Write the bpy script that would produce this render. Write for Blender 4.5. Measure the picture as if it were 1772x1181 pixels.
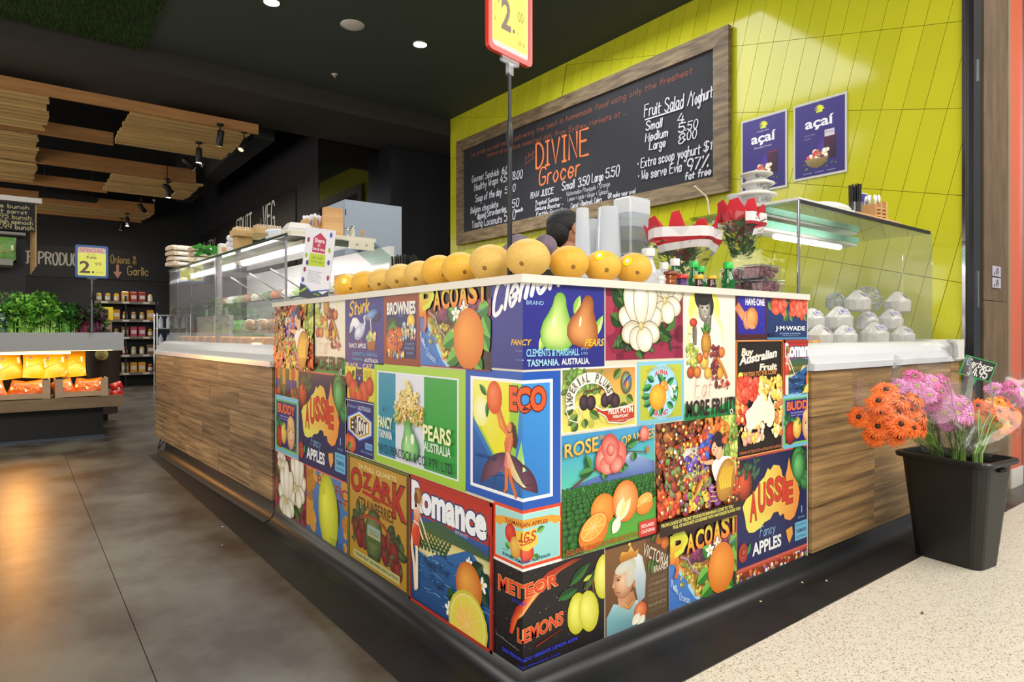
import bpy, bmesh, math, random
from mathutils import Vector, Matrix
random.seed(7)
R=math.radians
for o in list(bpy.data.objects): bpy.data.objects.remove(o)
SC=bpy.context.scene; COL=SC.collection
# ---------------------------------------------------------------- camera
cam=bpy.data.cameras.new('camera'); co=bpy.data.objects.new('camera',cam); COL.objects.link(co)
CAMP=Vector((-1.278,-1.597,1.172)); VD=Vector((.6115,.7912,0)).normalized(); RD=Vector((VD.y,-VD.x,0))
co.location=CAMP; co.rotation_euler=VD.to_track_quat('-Z','Y').to_euler()
cam.sensor_width=36; cam.lens=36*1113/1772; cam.shift_y=-(590.5-577)/1772; cam.clip_end=80
SC.camera=co
def at(px,py,Y=None,X=None,Z=None):
    r=VD+RD*((px-886)/1113)+Vector((0,0,-(py-577)/1113))
    t=((Y-CAMP.y)/r.y if Y is not None else (X-CAMP.x)/r.x if X is not None else (Z-CAMP.z)/r.z)
    return CAMP+r*t
# ---------------------------------------------------------------- world, lights, exposure
W=bpy.data.worlds.new('World'); SC.world=W; W.use_nodes=True
W.node_tree.nodes['Background'].inputs[0].default_value=(.95,.97,1,1); W.node_tree.nodes['Background'].inputs[1].default_value=.22
SC.view_settings.view_transform='Standard'; SC.view_settings.look='None'; SC.view_settings.gamma=1
SC.view_settings.exposure=.7; SC.view_settings.use_curve_mapping=False
def light(kind,loc,power,color=(1,1,1),size=1,size_y=None,target=None,spot=None,blend=.6):
    l=bpy.data.lights.new(kind.lower()+'_lamp',kind); l.energy=power; l.color=color
    if kind=='AREA':
        l.size=size
        if size_y: l.shape='RECTANGLE'; l.size_y=size_y
    else: l.shadow_soft_size=size
    if kind=='SPOT': l.spot_size=R(spot); l.spot_blend=blend
    o=bpy.data.objects.new(l.name,l); COL.objects.link(o); o.location=loc
    if target is not None: o.rotation_euler=(Vector(target)-Vector(loc)).to_track_quat('-Z','Y').to_euler()
    return o
light('AREA',(2.6,-3.2,4.35),225,(1,.97,.92),7,2.6,(2.4,-2.2,0))        # shopping-mall ceiling lighting
light('AREA',(-3.6,-2.2,4.2),150,(1,.96,.92),3.5,3,(-.3,1.2,.7))
light('AREA',(2.2,3.0,4.2),58,(.97,.98,1),2.5,2.5,(2.2,3.0,0))           # over the serving area
light('AREA',(.0,12,3.6),42,(1,.9,.72),2.2,6,(.0,12,0))                 # added fill to brighten the grocery aisle
light('AREA',(-1.6,4.2,4.1),26,(1,.93,.86),1.5,3,(-1.0,3.4,0))
light('AREA',(-5.8,8.0,1.5),220,(1,.91,.78),14,2.4,(0,8.0,1.9))          # added out-of-view fill from the left, lifts the dark ceiling and timber
# ---------------------------------------------------------------- helpers
def lin(c):
    if isinstance(c,str):
        c=c.lstrip('#'); c=[int(c[i:i+2],16)/255 for i in (0,2,4)]
    return tuple((x/12.92 if x<=.04045 else ((x+.055)/1.055)**2.4) for x in c[:3])
MATS={}
def mat(name,col='#808080',rough=.5,metal=0,spec=.5,col2=None,scale=8,detail=4,stretch=(1,1,1),bump=0,emit=0,coat=0,contrast=1,coords='Object',trans=0,rand=0,sss=0,bscale=None,wave=False):
    if name in MATS: return MATS[name]
    m=bpy.data.materials.new(name); m.use_nodes=True; MATS[name]=m
    nt=m.node_tree; N=nt.nodes; L=nt.links; b=N['Principled BSDF']
    b.inputs['Base Color'].default_value=(*lin(col),1); b.inputs['Roughness'].default_value=rough
    b.inputs['Metallic'].default_value=metal; b.inputs['Specular IOR Level'].default_value=spec
    if coat: b.inputs['Coat Weight'].default_value=coat; b.inputs['Coat Roughness'].default_value=.08
    if sss: b.inputs['Subsurface Weight'].default_value=sss; b.inputs['Subsurface Radius'].default_value=(.03,.02,.01)
    if emit: b.inputs['Emission Color'].default_value=(*lin(col),1); b.inputs['Emission Strength'].default_value=emit
    if trans: b.inputs['Transmission Weight'].default_value=trans
    if col2 or bump or rand:
        tc=N.new('ShaderNodeTexCoord'); mp=N.new('ShaderNodeMapping'); mp.inputs['Scale'].default_value=stretch
        L.new(tc.outputs[coords],mp.inputs[0])
        oi=N.new('ShaderNodeObjectInfo'); ad=N.new('ShaderNodeVectorMath'); ad.operation='ADD'
        sc=N.new('ShaderNodeVectorMath'); sc.operation='SCALE'; sc.inputs['Scale'].default_value=23 if rand else 0
        cb=N.new('ShaderNodeCombineXYZ')
        for i in range(3): L.new(oi.outputs['Random'],cb.inputs[i])
        L.new(cb.outputs[0],sc.inputs[0]); L.new(mp.outputs[0],ad.inputs[0]); L.new(sc.outputs[0],ad.inputs[1])
        nz=N.new('ShaderNodeTexNoise'); nz.inputs['Scale'].default_value=scale; nz.inputs['Detail'].default_value=detail
        nz.inputs['Roughness'].default_value=.62
        if wave: nz.inputs['Distortion'].default_value=.35
        L.new(ad.outputs[0],nz.inputs['Vector'])
        if col2:
            cr=N.new('ShaderNodeValToRGB'); w=.28/contrast
            cr.color_ramp.elements[0].position=.5-w; cr.color_ramp.elements[1].position=.5+w
            cr.color_ramp.elements[0].color=(*lin(col),1); cr.color_ramp.elements[1].color=(*lin(col2),1)
            L.new(nz.outputs['Fac'],cr.inputs[0]); src=cr.outputs[0]
            if rand:
                hs=N.new('ShaderNodeHueSaturation'); mr=N.new('ShaderNodeMapRange')
                mr.inputs['To Min'].default_value=1-rand; mr.inputs['To Max'].default_value=1+rand
                L.new(oi.outputs['Random'],mr.inputs['Value']); L.new(mr.outputs[0],hs.inputs['Value']); L.new(src,hs.inputs['Color']); src=hs.outputs[0]
            L.new(src,b.inputs['Base Color'])
        if bump:
            bp=N.new('ShaderNodeBump'); bp.inputs['Strength'].default_value=bump; bp.inputs['Distance'].default_value=.01
            if bscale:
                n2=N.new('ShaderNodeTexNoise'); n2.inputs['Scale'].default_value=bscale; n2.inputs['Detail'].default_value=3
                L.new(mp.outputs[0],n2.inputs['Vector']); L.new(n2.outputs['Fac'],bp.inputs['Height'])
            else: L.new(nz.outputs['Fac'],bp.inputs['Height'])
            L.new(bp.outputs[0],b.inputs['Normal'])
    return m
def emat(name,col,s): return mat(name,col,emit=s)
def glassmat(name,tint='#fcfdfd',refl=1.0,haze=0.0,hcol='#ffffff'):
    if name in MATS: return MATS[name]
    m=bpy.data.materials.new(name); m.use_nodes=True; MATS[name]=m; nt=m.node_tree; N=nt.nodes; L=nt.links
    for n in list(N): N.remove(n)
    out=N.new('ShaderNodeOutputMaterial'); t=N.new('ShaderNodeBsdfTransparent'); t.inputs[0].default_value=(*lin(tint),1)
    g=N.new('ShaderNodeBsdfGlossy'); g.inputs['Roughness'].default_value=.03
    fr=N.new('ShaderNodeLayerWeight'); pw=N.new('ShaderNodeMath'); pw.operation='POWER'; pw.inputs[1].default_value=5; L.new(fr.outputs['Facing'],pw.inputs[0]); fr.inputs[0].default_value=.5
    mu=N.new('ShaderNodeMath'); mu.operation='MULTIPLY_ADD'; mu.inputs[1].default_value=.9*refl; mu.inputs[2].default_value=.045*refl; L.new(pw.outputs[0],mu.inputs[0])
    mx=N.new('ShaderNodeMixShader'); L.new(mu.outputs[0],mx.inputs[0]); 
    if haze:
        d=N.new('ShaderNodeBsdfDiffuse'); d.inputs[0].default_value=(*lin(hcol),1); tl=N.new('ShaderNodeBsdfTranslucent'); tl.inputs[0].default_value=(*lin(hcol),1)
        a=N.new('ShaderNodeMixShader'); a.inputs[0].default_value=.5; L.new(d.outputs[0],a.inputs[1]); L.new(tl.outputs[0],a.inputs[2])
        h=N.new('ShaderNodeMixShader'); h.inputs[0].default_value=haze; L.new(t.outputs[0],h.inputs[1]); L.new(a.outputs[0],h.inputs[2]); L.new(h.outputs[0],mx.inputs[1])
    else: L.new(t.outputs[0],mx.inputs[1])
    L.new(g.outputs[0],mx.inputs[2]); L.new(mx.outputs[0],out.inputs[0]); return m
def vcmat(name,rough=.45,coat=0,noise=0):
    m=bpy.data.materials.new(name); m.use_nodes=True; N=m.node_tree.nodes; b=N['Principled BSDF']
    a=N.new('ShaderNodeAttribute'); a.attribute_name='Col'; m.node_tree.links.new(a.outputs['Color'],b.inputs['Base Color'])
    b.inputs['Roughness'].default_value=rough; MATS[name]=m; return m
PRINT=vcmat('printed_vinyl',.38); CHALK=vcmat('chalk_lettering',.9); LEAFY=vcmat('leaf_and_petal',.55); PRINTM=vcmat('printed_card',.5)

class MB:
    """collects shapes, builds ONE mesh object"""
    def __init__(s): s.v=[]; s.f=[]; s.m=[]; s.c=[]; s.T=Matrix(); s.sm=[]
    def add(s,vs,fs,mi=0,col=None,smooth=False):
        n=len(s.v); s.v+=[s.T@Vector(v) for v in vs]
        for f in fs: s.f.append(tuple(i+n for i in f)); s.m.append(mi); s.c.append(col); s.sm.append(smooth)
        return s
    def box(s,a,b,mi=0,col=None):
        x0,y0,z0=a; x1,y1,z1=b
        return s.add([(x0,y0,z0),(x1,y0,z0),(x1,y1,z0),(x0,y1,z0),(x0,y0,z1),(x1,y0,z1),(x1,y1,z1),(x0,y1,z1)],
          [(0,3,2,1),(4,5,6,7),(0,1,5,4),(1,2,6,5),(2,3,7,6),(3,0,4,7)],mi,col)
    def cbox(s,c,d,mi=0,col=None): return s.box([c[i]-d[i]/2 for i in range(3)],[c[i]+d[i]/2 for i in range(3)],mi,col)
    def bbox(s,a,b,r=.004,mi=0,col=None):      # box with chamfered vertical & top edges
        x0,y0,z0=a; x1,y1,z1=b; q=[(x0+r,y0),(x1-r,y0),(x1,y0+r),(x1,y1-r),(x1-r,y1),(x0+r,y1),(x0,y1-r),(x0,y0+r)]
        cx,cy=(x0+x1)/2,(y0+y1)/2
        def ring(z,i): return [(x+(r if x<cx else -r)*i,y+(r if y<cy else -r)*i,z) for x,y in q]
        vs=ring(z0,0)+ring(z1-r,0)+ring(z1,1); fs=[tuple(range(7,-1,-1)),tuple(range(16,24))]
        for k in (0,8): fs+=[(k+i,k+(i+1)%8,k+8+(i+1)%8,k+8+i) for i in range(8)]
        return s.add(vs,fs,mi,col)
    def prism(s,pts,z0,z1,mi=0,col=None,axis='z'):
        n=len(pts)
        def P(p,z): return (p[0],p[1],z) if axis=='z' else ((p[0],z,p[1]) if axis=='y' else (z,p[0],p[1]))
        vs=[P(p,z0) for p in pts]+[P(p,z1) for p in pts]
        return s.add(vs,[tuple(range(n-1,-1,-1)),tuple(range(n,2*n))]+[(i,(i+1)%n,n+(i+1)%n,n+i) for i in range(n)],mi,col)
    def lathe(s,prof,seg=16,c=(0,0,0),mi=0,col=None,smooth=True,cap=True):
        vs=[];fs=[];n=len(prof)
        for r,z in prof:
            for k in range(seg): a=2*math.pi*k/seg; vs.append((c[0]+r*math.cos(a),c[1]+r*math.sin(a),c[2]+z))
        for j in range(n-1):
            for k in range(seg): k2=(k+1)%seg; fs.append((j*seg+k,j*seg+k2,(j+1)*seg+k2,(j+1)*seg+k))
        s.add(vs,fs,mi,col,smooth)
        if cap:
            if prof[0][0]>1e-4: s.add(vs[:seg],[tuple(range(seg-1,-1,-1))],mi,col)
            if prof[-1][0]>1e-4: s.add(vs[-seg:],[tuple(range(seg))],mi,col)
        return s
    def tube(s,pts,r,seg=8,mi=0,col=None,smooth=True,r2=None):
        pts=[Vector(p) for p in pts]; n=len(pts); vs=[];fs=[]; up=Vector((0,0,1))
        for i,p in enumerate(pts):
            d=(pts[min(i+1,n-1)]-pts[max(i-1,0)]).normalized(); a=up if abs(d.z)<.95 else Vector((1,0,0))
            x=d.cross(a).normalized(); y=d.cross(x); rr=r if r2 is None else r+(r2-r)*i/(n-1)
            for k in range(seg): t=2*math.pi*k/seg; vs.append(p+x*rr*math.cos(t)+y*rr*math.sin(t))
        for j in range(n-1):
            for k in range(seg): k2=(k+1)%seg; fs.append((j*seg+k,(j+1)*seg+k,(j+1)*seg+k2,j*seg+k2))
        s.add(vs,fs,mi,col,smooth); s.add(vs[:seg],[tuple(range(seg))],mi,col); s.add(vs[-seg:],[tuple(range(seg-1,-1,-1))],mi,col); return s
    def ell(s,c,r,seg=16,rings=10,mi=0,col=None):
        pr=[(math.sin(math.pi*j/rings),-math.cos(math.pi*j/rings)) for j in range(rings+1)]
        T=s.T; s.T=T@Matrix.Translation(c)@Matrix.Diagonal((r[0],r[1],r[2],1)); s.lathe(pr,seg,(0,0,0),mi,col,True,False); s.T=T; return s
    def build(s,name,mats=None,parent=None,loc=None,kind=None,label=None,weld=False):
        me=bpy.data.meshes.new(name); me.from_pydata([tuple(v) for v in s.v],[],s.f); me.update()
        if mats is None: mats=[LEAFY]
        for m in (mats if isinstance(mats,(list,tuple)) else [mats]): me.materials.append(m)
        me.polygons.foreach_set('material_index',s.m); me.polygons.foreach_set('use_smooth',s.sm)
        if any(c is not None for c in s.c):
            at_=me.color_attributes.new('Col','FLOAT_COLOR','CORNER'); buf=[]
            for f,c in zip(s.f,s.c):
                if c is not None and not isinstance(c[0],(int,float,str)): 
                    for q in c: buf+=[*q,1]
                else:
                    q=c or (1,1,1); buf+=[*q,1]*len(f)
            at_.data.foreach_set('color',buf)
        o=bpy.data.objects.new(name,me); COL.objects.link(o)
        if parent: o.parent=parent
        if loc is not None: o.location=loc
        if kind: o['kind']=kind
        if label: o['label']=label
        return o
def thing(name,label,cat,loc=(0,0,0),rz=0,group=None,rot=None):
    o=bpy.data.objects.new(name,None); COL.objects.link(o); o.location=loc; o.rotation_euler=rot or (0,0,rz); o.empty_display_size=.1
    o['label']=label; o['category']=cat
    if group: o['group']=group
    return o
def tag(o,label,cat,group=None):
    o['label']=label; o['category']=cat
    if group: o['group']=group
    return o
def st(o): o['kind']='structure'; return o
def dup(root,loc,rz=None,label=None,group=None,scale=None,rot=None):
    def cp(o,par):
        c=o.copy(); COL.objects.link(c)
        if par: c.parent=par
        for ch in o.children: cp(ch,c)
        return c
    r=cp(root,None); r.location=loc
    if rot is not None: r.rotation_euler=rot
    elif rz is not None: r.rotation_euler=(0,0,rz)
    if scale: r.scale=(scale,)*3 if isinstance(scale,(int,float)) else scale
    if label: r['label']=label
    if group: r['group']=group
    return r
# ---------------------------------------------------------------- flat print engine
TC={}
def glyphs(s,bold=0.0,res=3):
    k=(s,bold)
    if k in TC: return TC[k]
    cu=bpy.data.curves.new('t','FONT'); cu.body=s; cu.offset=bold; cu.resolution_u=res
    o=bpy.data.objects.new('t',cu); me=bpy.data.meshes.new_from_object(o)
    vs=[(v.co.x,v.co.y) for v in me.vertices]; fs=[tuple(p.vertices) for p in me.polygons]
    bpy.data.objects.remove(o); bpy.data.curves.remove(cu); bpy.data.meshes.remove(me)
    x0=min(v[0] for v in vs)+bold; x1=max(v[0] for v in vs)-bold; y0=min(v[1] for v in vs)+bold; y1=max(v[1] for v in vs)-bold
    TC[k]=([((x-x0)/(x1-x0),(y-y0)/(y1-y0)) for x,y in vs],fs); return TC[k]
YC={c:i-3 for i,c in enumerate('abc012345678')}
HAND={'a':'*33241402102032 3430','b':'0700 *03142432201001','c':'*33241402102031','d':'3730 *33241402102032','e':'*023233241402102031','f':'*36271610 0434','g':'*33241402102032 *34303b2a1a0b','h':'0700 *0314243330','i':'0400 0506','j':'*24202b1a0a 2526','k':'0700 3401 1230','l':'0700','m':'0400 *03142320 *23344340','n':'0400 *0314243330','o':'*14021020322414','p':'040a *03142432201001','q':'*33241402102032 343a','r':'0400 *031424','s':'*3324140331201001','t':'161020 0434','u':'*0401102032 3430','v':'041034','w':'0410233044','x':'0430 0034','y':'0420 341a','z':'04340030',
'A':'002740 1333','B':'0007 *0727363504 *042433312000','C':'*4637170502103041','D':'0007 *072745422000','E':'47070040 0434','F':'470700 0434','G':'*463717050210304143 4323','H':'0007 4047 0444','I':'1017 0020 0727','J':'*3731201001','K':'0007 4703 1440','L':'070040','M':'0007234740','N':'00074047','O':'*17041030443717','P':'0007 *0727463403','R':'0007 *0727463404 2440','S':'*463717053342301001','T':'0747 2720','U':'*070210304247','V':'072047','W':'0710243047','Y':'072447 2420','Z':'07470040',
'0':'*17041030443717','1':'051710','2':'*06173746 *463500 0040','3':'*0617374524 *2443301001','4':'270242 3530','5':'470704 *0434423010 1001','6':'*3704011030423402','7':'074710','8':'*2405173745240210304224','9':'*4533130517374530','.':'0001','·':'0304',',':'010c','+':'1115 0323','/':'0037','$':'*463717053342301001 272c','%':'0047 0706 4140','!':'0702 0001','&':'*4015172735012042','-':'0323','…':'0001 2021 4041'}
def hand(s):
    """handwritten strokes -> list of polylines, width"""
    out=[]; x=0
    for ch in s:
        if ch==' ': x+=3; continue
        g=HAND.get(ch); 
        if not g: x+=3; continue
        mx=0
        for st_ in g.split():
            sm=st_[0]=='*'; st_=st_.lstrip('*'); p=[(int(st_[i]),YC[st_[i+1]]) for i in range(0,len(st_),2)]
            mx=max(mx,max(q[0] for q in p))
            if sm and len(p)>2:
                q=[p[0]]+p+[p[-1]]; r=[]
                for i in range(1,len(q)-2):
                    for t in (0,.25,.5,.75):
                        a,b,c,d=q[i-1],q[i],q[i+1],q[i+2]
                        r.append(tuple(.5*((2*b[k])+(-a[k]+c[k])*t+(2*a[k]-5*b[k]+4*c[k]-d[k])*t*t+(-a[k]+3*b[k]-3*c[k]+d[k])*t**3) for k in (0,1)))
                p=r+[p[-1]]
            out.append([(px+x,py) for px,py in p])
        x+=mx+1.6
    return out,x-1.6
EPS=6e-5
class Art:
    def __init__(s,x0,x1,y0,y1,clip=None,bg=None):
        s.x0,s.x1,s.y0,s.y1=x0,x1,y0,y1; s.W=x1-x0; s.H=y1-y0; s.clip=clip or (x0,x1,y0,y1); s.sh=[]; s.l=0
        if bg: s.rect(0,0,1,1,*(bg if isinstance(bg,(list,tuple)) and isinstance(bg[0],str) else (bg,)))
    def P(s,x,y): return (s.x0+x*s.W,s.y0+y*s.H)
    def up(s): s.l+=1
    def poly(s,pts,col,cols=None,keep=False,raw=False):
        if not keep: s.l+=1
        c=[lin(q) for q in cols] if cols else [lin(col)]*len(pts)
        s.sh.append(([p if raw else s.P(*p) for p in pts],c,s.l)); return s
    def rect(s,x0,y0,x1,y1,c,c2=None,c3=None,c4=None,keep=False):   # c bottom, c2 top
        c2=c2 or c; return s.poly([(x0,y0),(x1,y0),(x1,y1),(x0,y1)],None,[c,c3 or c,c4 or c2,c2],keep)
    def frame(s,x0,y0,x1,y1,w,c,gap=0):
        wx,wy=w/s.W,w/s.H
        s.rect(x0,y0,x1,y0+wy,c); s.rect(x0,y1-wy,x1,y1,c,keep=True); s.rect(x0,y0,x0+wx,y1,c,keep=True); s.rect(x1-wx,y0,x1,y1,c,keep=True); return s
    def ell(s,x,y,rx,ry,c,ci=None,rot=0,n=18,hl=(-.3,.3),keep=False,a0=0,a1=360):
        """ellipse, radii in metres-normalised units of W; gradient rim c -> centre ci"""
        s.l+=.3 if keep else 1
        X,Y=s.P(x,y); rx*=s.W; ry*=s.W; cr,sr=math.cos(R(rot)),math.sin(R(rot))
        def q(a,b): return (X+a*rx*cr-b*ry*sr,Y+a*rx*sr+b*ry*cr)
        full=a1-a0>=360; k=n if full else n
        ring=[q(math.cos(R(a0+(a1-a0)*i/k)),math.sin(R(a0+(a1-a0)*i/k))) for i in range(k+(0 if full else 1))]
        c0=lin(c)
        if ci is None: s.sh.append((ring,[c0]*len(ring),s.l)); return s
        cc=lin(ci); mid=tuple((a+b)/2 for a,b in zip(c0,cc)); h=q(*hl)
        r2=[(h[0]+(p[0]-h[0])*.6,h[1]+(p[1]-h[1])*.6) for p in ring]; m=len(ring)
        for i in range(m if full else m-1):
            j=(i+1)%m
            s.sh.append(([ring[i],ring[j],r2[j],r2[i]],[c0,c0,mid,mid],s.l)); s.sh.append(([r2[i],r2[j],h],[mid,mid,cc],s.l))
        return s
    def line(s,pts,w,c,c2=None,taper=False,raw=False):
        s.l+=1; p=[q if raw else s.P(*q) for q in pts]; n=len(p)
        c=lin(c); c2=lin(c2) if c2 else c
        L=[];
        for i in range(n):
            a=p[max(i-1,0)]; b=p[min(i+1,n-1)]; dx,dy=b[0]-a[0],b[1]-a[1]; d=math.hypot(dx,dy) or 1; ww=w/2*((1-.85*i/(n-1)) if taper else 1)
            L.append((p[i][0]-dy/d*ww,p[i][1]+dx/d*ww,p[i][0]+dy/d*ww,p[i][1]-dx/d*ww))
        for i in range(n-1):
            t=i/(n-1); t2=(i+1)/(n-1); ca=tuple(u+(v-u)*t for u,v in zip(c,c2)); cb=tuple(u+(v-u)*t2 for u,v in zip(c,c2))
            s.sh.append(([(L[i][0],L[i][1]),(L[i][2],L[i][3]),(L[i+1][2],L[i+1][3]),(L[i+1][0],L[i+1][1])],[ca,ca,cb,cb],s.l))
        return s
    def leaf(s,x0,y0,x1,y1,w,c,c2):
        s.l+=1; a=s.P(x0,y0); b=s.P(x1,y1); dx,dy=b[0]-a[0],b[1]-a[1]; w*=s.W
        d=math.hypot(dx,dy) or 1; nx,ny=-dy/d*w/2,dx/d*w/2; prof=[(0,.0),(.12,.5),(.28,.87),(.45,1),(.62,.92),(.8,.6),(1,0)]
        mid=[(a[0]+dx*t,a[1]+dy*t) for t,_ in prof]
        for sg,cc in ((1,c),(-1,c2)):
            e=[(a[0]+dx*t+nx*k*sg,a[1]+dy*t+ny*k*sg) for t,k in prof]
            s.sh.append((mid+e[-2:0:-1],[lin(cc)]*12,s.l))
        return s
    def text(s,t,x0,y0,x1,y1,c,c2=None,out=None,ow=.0035,bold=0,shear=0,rise=0,arch=0,grow=0,warp=None):
        """text fitted to a box; rise=end height offset, arch=mid lift, grow=extra height at the right"""
        def place(bo,cc,cc2):
            s.l+=1; vs,fs=glyphs(t,bo); q=[]; 
            for u,v in vs:
                h=(y1-y0)*(1+grow*u); x=x0+(x1-x0)*u+shear*v*(y1-y0)*s.H/s.W; y=y0+h*v+rise*u+arch*4*u*(1-u)
                if warp: x,y=warp(x,y,u,v)
                q.append(s.P(x,y))
            k0=lin(cc); k1=lin(cc2 or cc)
            col=[tuple(a+(b-a)*min(1,max(0,v)) for a,b in zip(k0,k1)) for u,v in vs]
            for f in fs: s.sh.append(([q[i] for i in f],[col[i] for i in f],s.l))
        if out: place(bold+.07 if ow is None else bold+ow*10,out,out)
        place(bold,c,c2); return s
    def hand(s,t,x0,y,x1,h,c,w=.004,rise=0,slant=0,jit=0):
        """handwriting from x0 to x1 with cap height h (normalised), baseline y"""
        st_,wd=hand(t); k=(x1-x0)/wd; rnd=random.Random(t)
        s.l+=1; l=s.l
        for p in st_:
            j=rnd.uniform(-jit,jit)*h; q=[(x0+(a+slant*b)*k,y+j+b/7*h+rise*(a/wd)) for a,b in p]
            a,b=s.P(*q[0]),s.P(*q[-1])
            if len(q)==2: q=[q[0],tuple((u+v)/2 for u,v in zip(*q)),q[1]]
            s.line(q,w,c); l+=.12; s.l=l
            for e in (a,b): s.sh.append(([(e[0]+w/2*math.cos(i*1.0472),e[1]+w/2*math.sin(i*1.0472)) for i in range(6)],[lin(c)]*6,l+1.2))
        s.l=l+1.5; return s
    def blobs(s,n,x0,y0,x1,y1,r,cols,asp=1,seed=1,grad=True,rot=False):
        rd=random.Random(seed)
        for i in range(n):
            c=rd.choice(cols); ci=None
            if grad: v=lin(c); ci=tuple(min(1,(q**(1/2.2))*1.35+.12) for q in v)
            rr=r*rd.uniform(.6,1.3)
            s.ell(rd.uniform(x0,x1),rd.uniform(y0,y1),rr,rr*asp,c,ci,rot=rd.uniform(0,180) if rot else 0,n=9,keep=True)
        return s
    def build(s,name,mapfn,m,parent,label=None,fold=False,base=0):
        bm=bmesh.new(); cl=bm.loops.layers.float_color.new('Col')
        for pts,cols,l in s.sh:
            if len(pts)<3: continue
            vs=[bm.verts.new((p[0],p[1],base+l*EPS)) for p in pts]
            try: f=bm.faces.new(vs)
            except ValueError: continue
            for lo,c in zip(f.loops,cols): lo[cl]=(*c,1)
        x0,x1,y0,y1=s.clip
        def cut(co_,no,clear):
            bmesh.ops.bisect_plane(bm,geom=bm.verts[:]+bm.edges[:]+bm.faces[:],plane_co=co_,plane_no=no,clear_outer=clear,dist=1e-7)
        cut((x0,0,0),(-1,0,0),True); cut((x1,0,0),(1,0,0),True); cut((0,y0,0),(0,-1,0),True); cut((0,y1,0),(0,1,0),True)
        if fold and x0<0<x1: cut((0,0,0),(1,0,0),False)
        for v in bm.verts: v.co=Vector(mapfn(v.co.x,v.co.y,v.co.z))
        me=bpy.data.meshes.new(name); bm.to_mesh(me); bm.free(); me.materials.append(m)
        o=bpy.data.objects.new(name,me); COL.objects.link(o)
        if parent: o.parent=parent
        if label: o['label']=label
        return o
#PART2
# ---------------------------------------------------------------- crate-label posters (flat prints on the counter)
def pear(a,x,y,w,h,tilt,c,ci,flip=1,hl=(-.25,.35)):
    pr=[(0,-.5),(.28,-.49),(.46,-.36),(.5,-.2),(.44,-.03),(.3,.14),(.2,.3),(.17,.42),(.1,.5),(0,.52)]
    pts=pr+[(-u,v) for u,v in pr[-2:0:-1]]; cr,sr=math.cos(R(tilt)),math.sin(R(tilt)); X,Y=a.P(x,y); W_=w*a.W; H_=h*a.H
    q=[(X+u*W_*cr-v*H_*sr,Y+u*W_*sr+v*H_*cr) for u,v in pts]; a.l+=1; l=a.l; cc=lin(ci); c0=lin(c); md=tuple((i+j)/2 for i,j in zip(cc,c0))
    hx,hy=X+hl[0]*W_*.5*cr+.15*H_*sr,Y-.15*H_
    r2=[(hx+(p[0]-hx)*.62,hy+(p[1]-hy)*.62) for p in q]; n=len(q)
    for i in range(n):
        j=(i+1)%n; a.sh.append(([q[i],q[j],r2[j],r2[i]],[c0,c0,md,md],l)); a.sh.append(([r2[i],r2[j],(hx,hy)],[md,md,cc],l))
    a.ell(x-.14*w,y-.0*h,.035*w,.09*w*1.4,'#f6f0cc',n=8,rot=-10)
AUS=[(.18,.0),(.3,.04),(.36,.1),(.46,.12),(.52,.2),(.6,.2),(.63,.12),(.7,.14),(.72,.05),(.82,.0),(.9,.04),(.97,.2),(1,.4),(.96,.55),(.88,.68),(.83,.82),(.8,1),(.77,.84),(.73,.7),(.68,.72),(.66,.82),(.62,.9),(.52,.93),(.46,.86),(.42,.9),(.36,.78),(.28,.72),(.2,.6),(.06,.52),(0,.42),(.04,.25),(.06,.1),(.1,.02)]
def aus(a,x,y,w,h,cl,cr_,**k):
    cols=[]; 
    for u,v in AUS:
        A,B=[(int(cl[i:i+2],16),int(cr_[i:i+2],16)) for i in (1,3,5)],0; t=min(1,max(0,(u-.35)/.5)); cols.append('#%02x%02x%02x'%tuple(int(p+(q-p)*t) for p,q in A))
    a.poly([(x+u*w,y+v*h) for u,v in AUS],None,cols)
def orange(a,x,y,r,c='#e8821c',ci='#f8b850',asp=1.0): a.ell(x,y,r,r*asp,c,ci,n=22)
def blossom(a,x,y,r):
    for k in range(5): t=R(72*k+20); a.ell(x+math.cos(t)*r*.6,y+math.sin(t)*r*.6*a.W/a.H,r*.48,r*.3,'#e9ecdc','#ffffff',rot=72*k+20,n=8,keep=k>0)
    a.ell(x,y,r*.22,r*.22,'#e8c030',n=6)
def halfor(a,x,y,r,asp,rot,c='#f0a030',rim='#e07818'):
    a.ell(x,y,r,r*asp,rim,rot=rot); a.ell(x,y,r*.9,r*asp*.9,'#f8d890',rot=rot); a.ell(x,y,r*.84,r*asp*.84,c,'#f8c060',rot=rot)
    X,Y=a.P(x,y)
    for k in range(8):
        t=R(45*k+10); u,v=math.cos(t)*r*a.W*.8,math.sin(t)*r*asp*a.W*.8; cr,sr=math.cos(R(rot)),math.sin(R(rot))
        a.line([(X,Y),(X+u*cr-v*sr,Y+u*sr+v*cr)],.0018,'#fbe0a0',raw=True)
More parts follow.
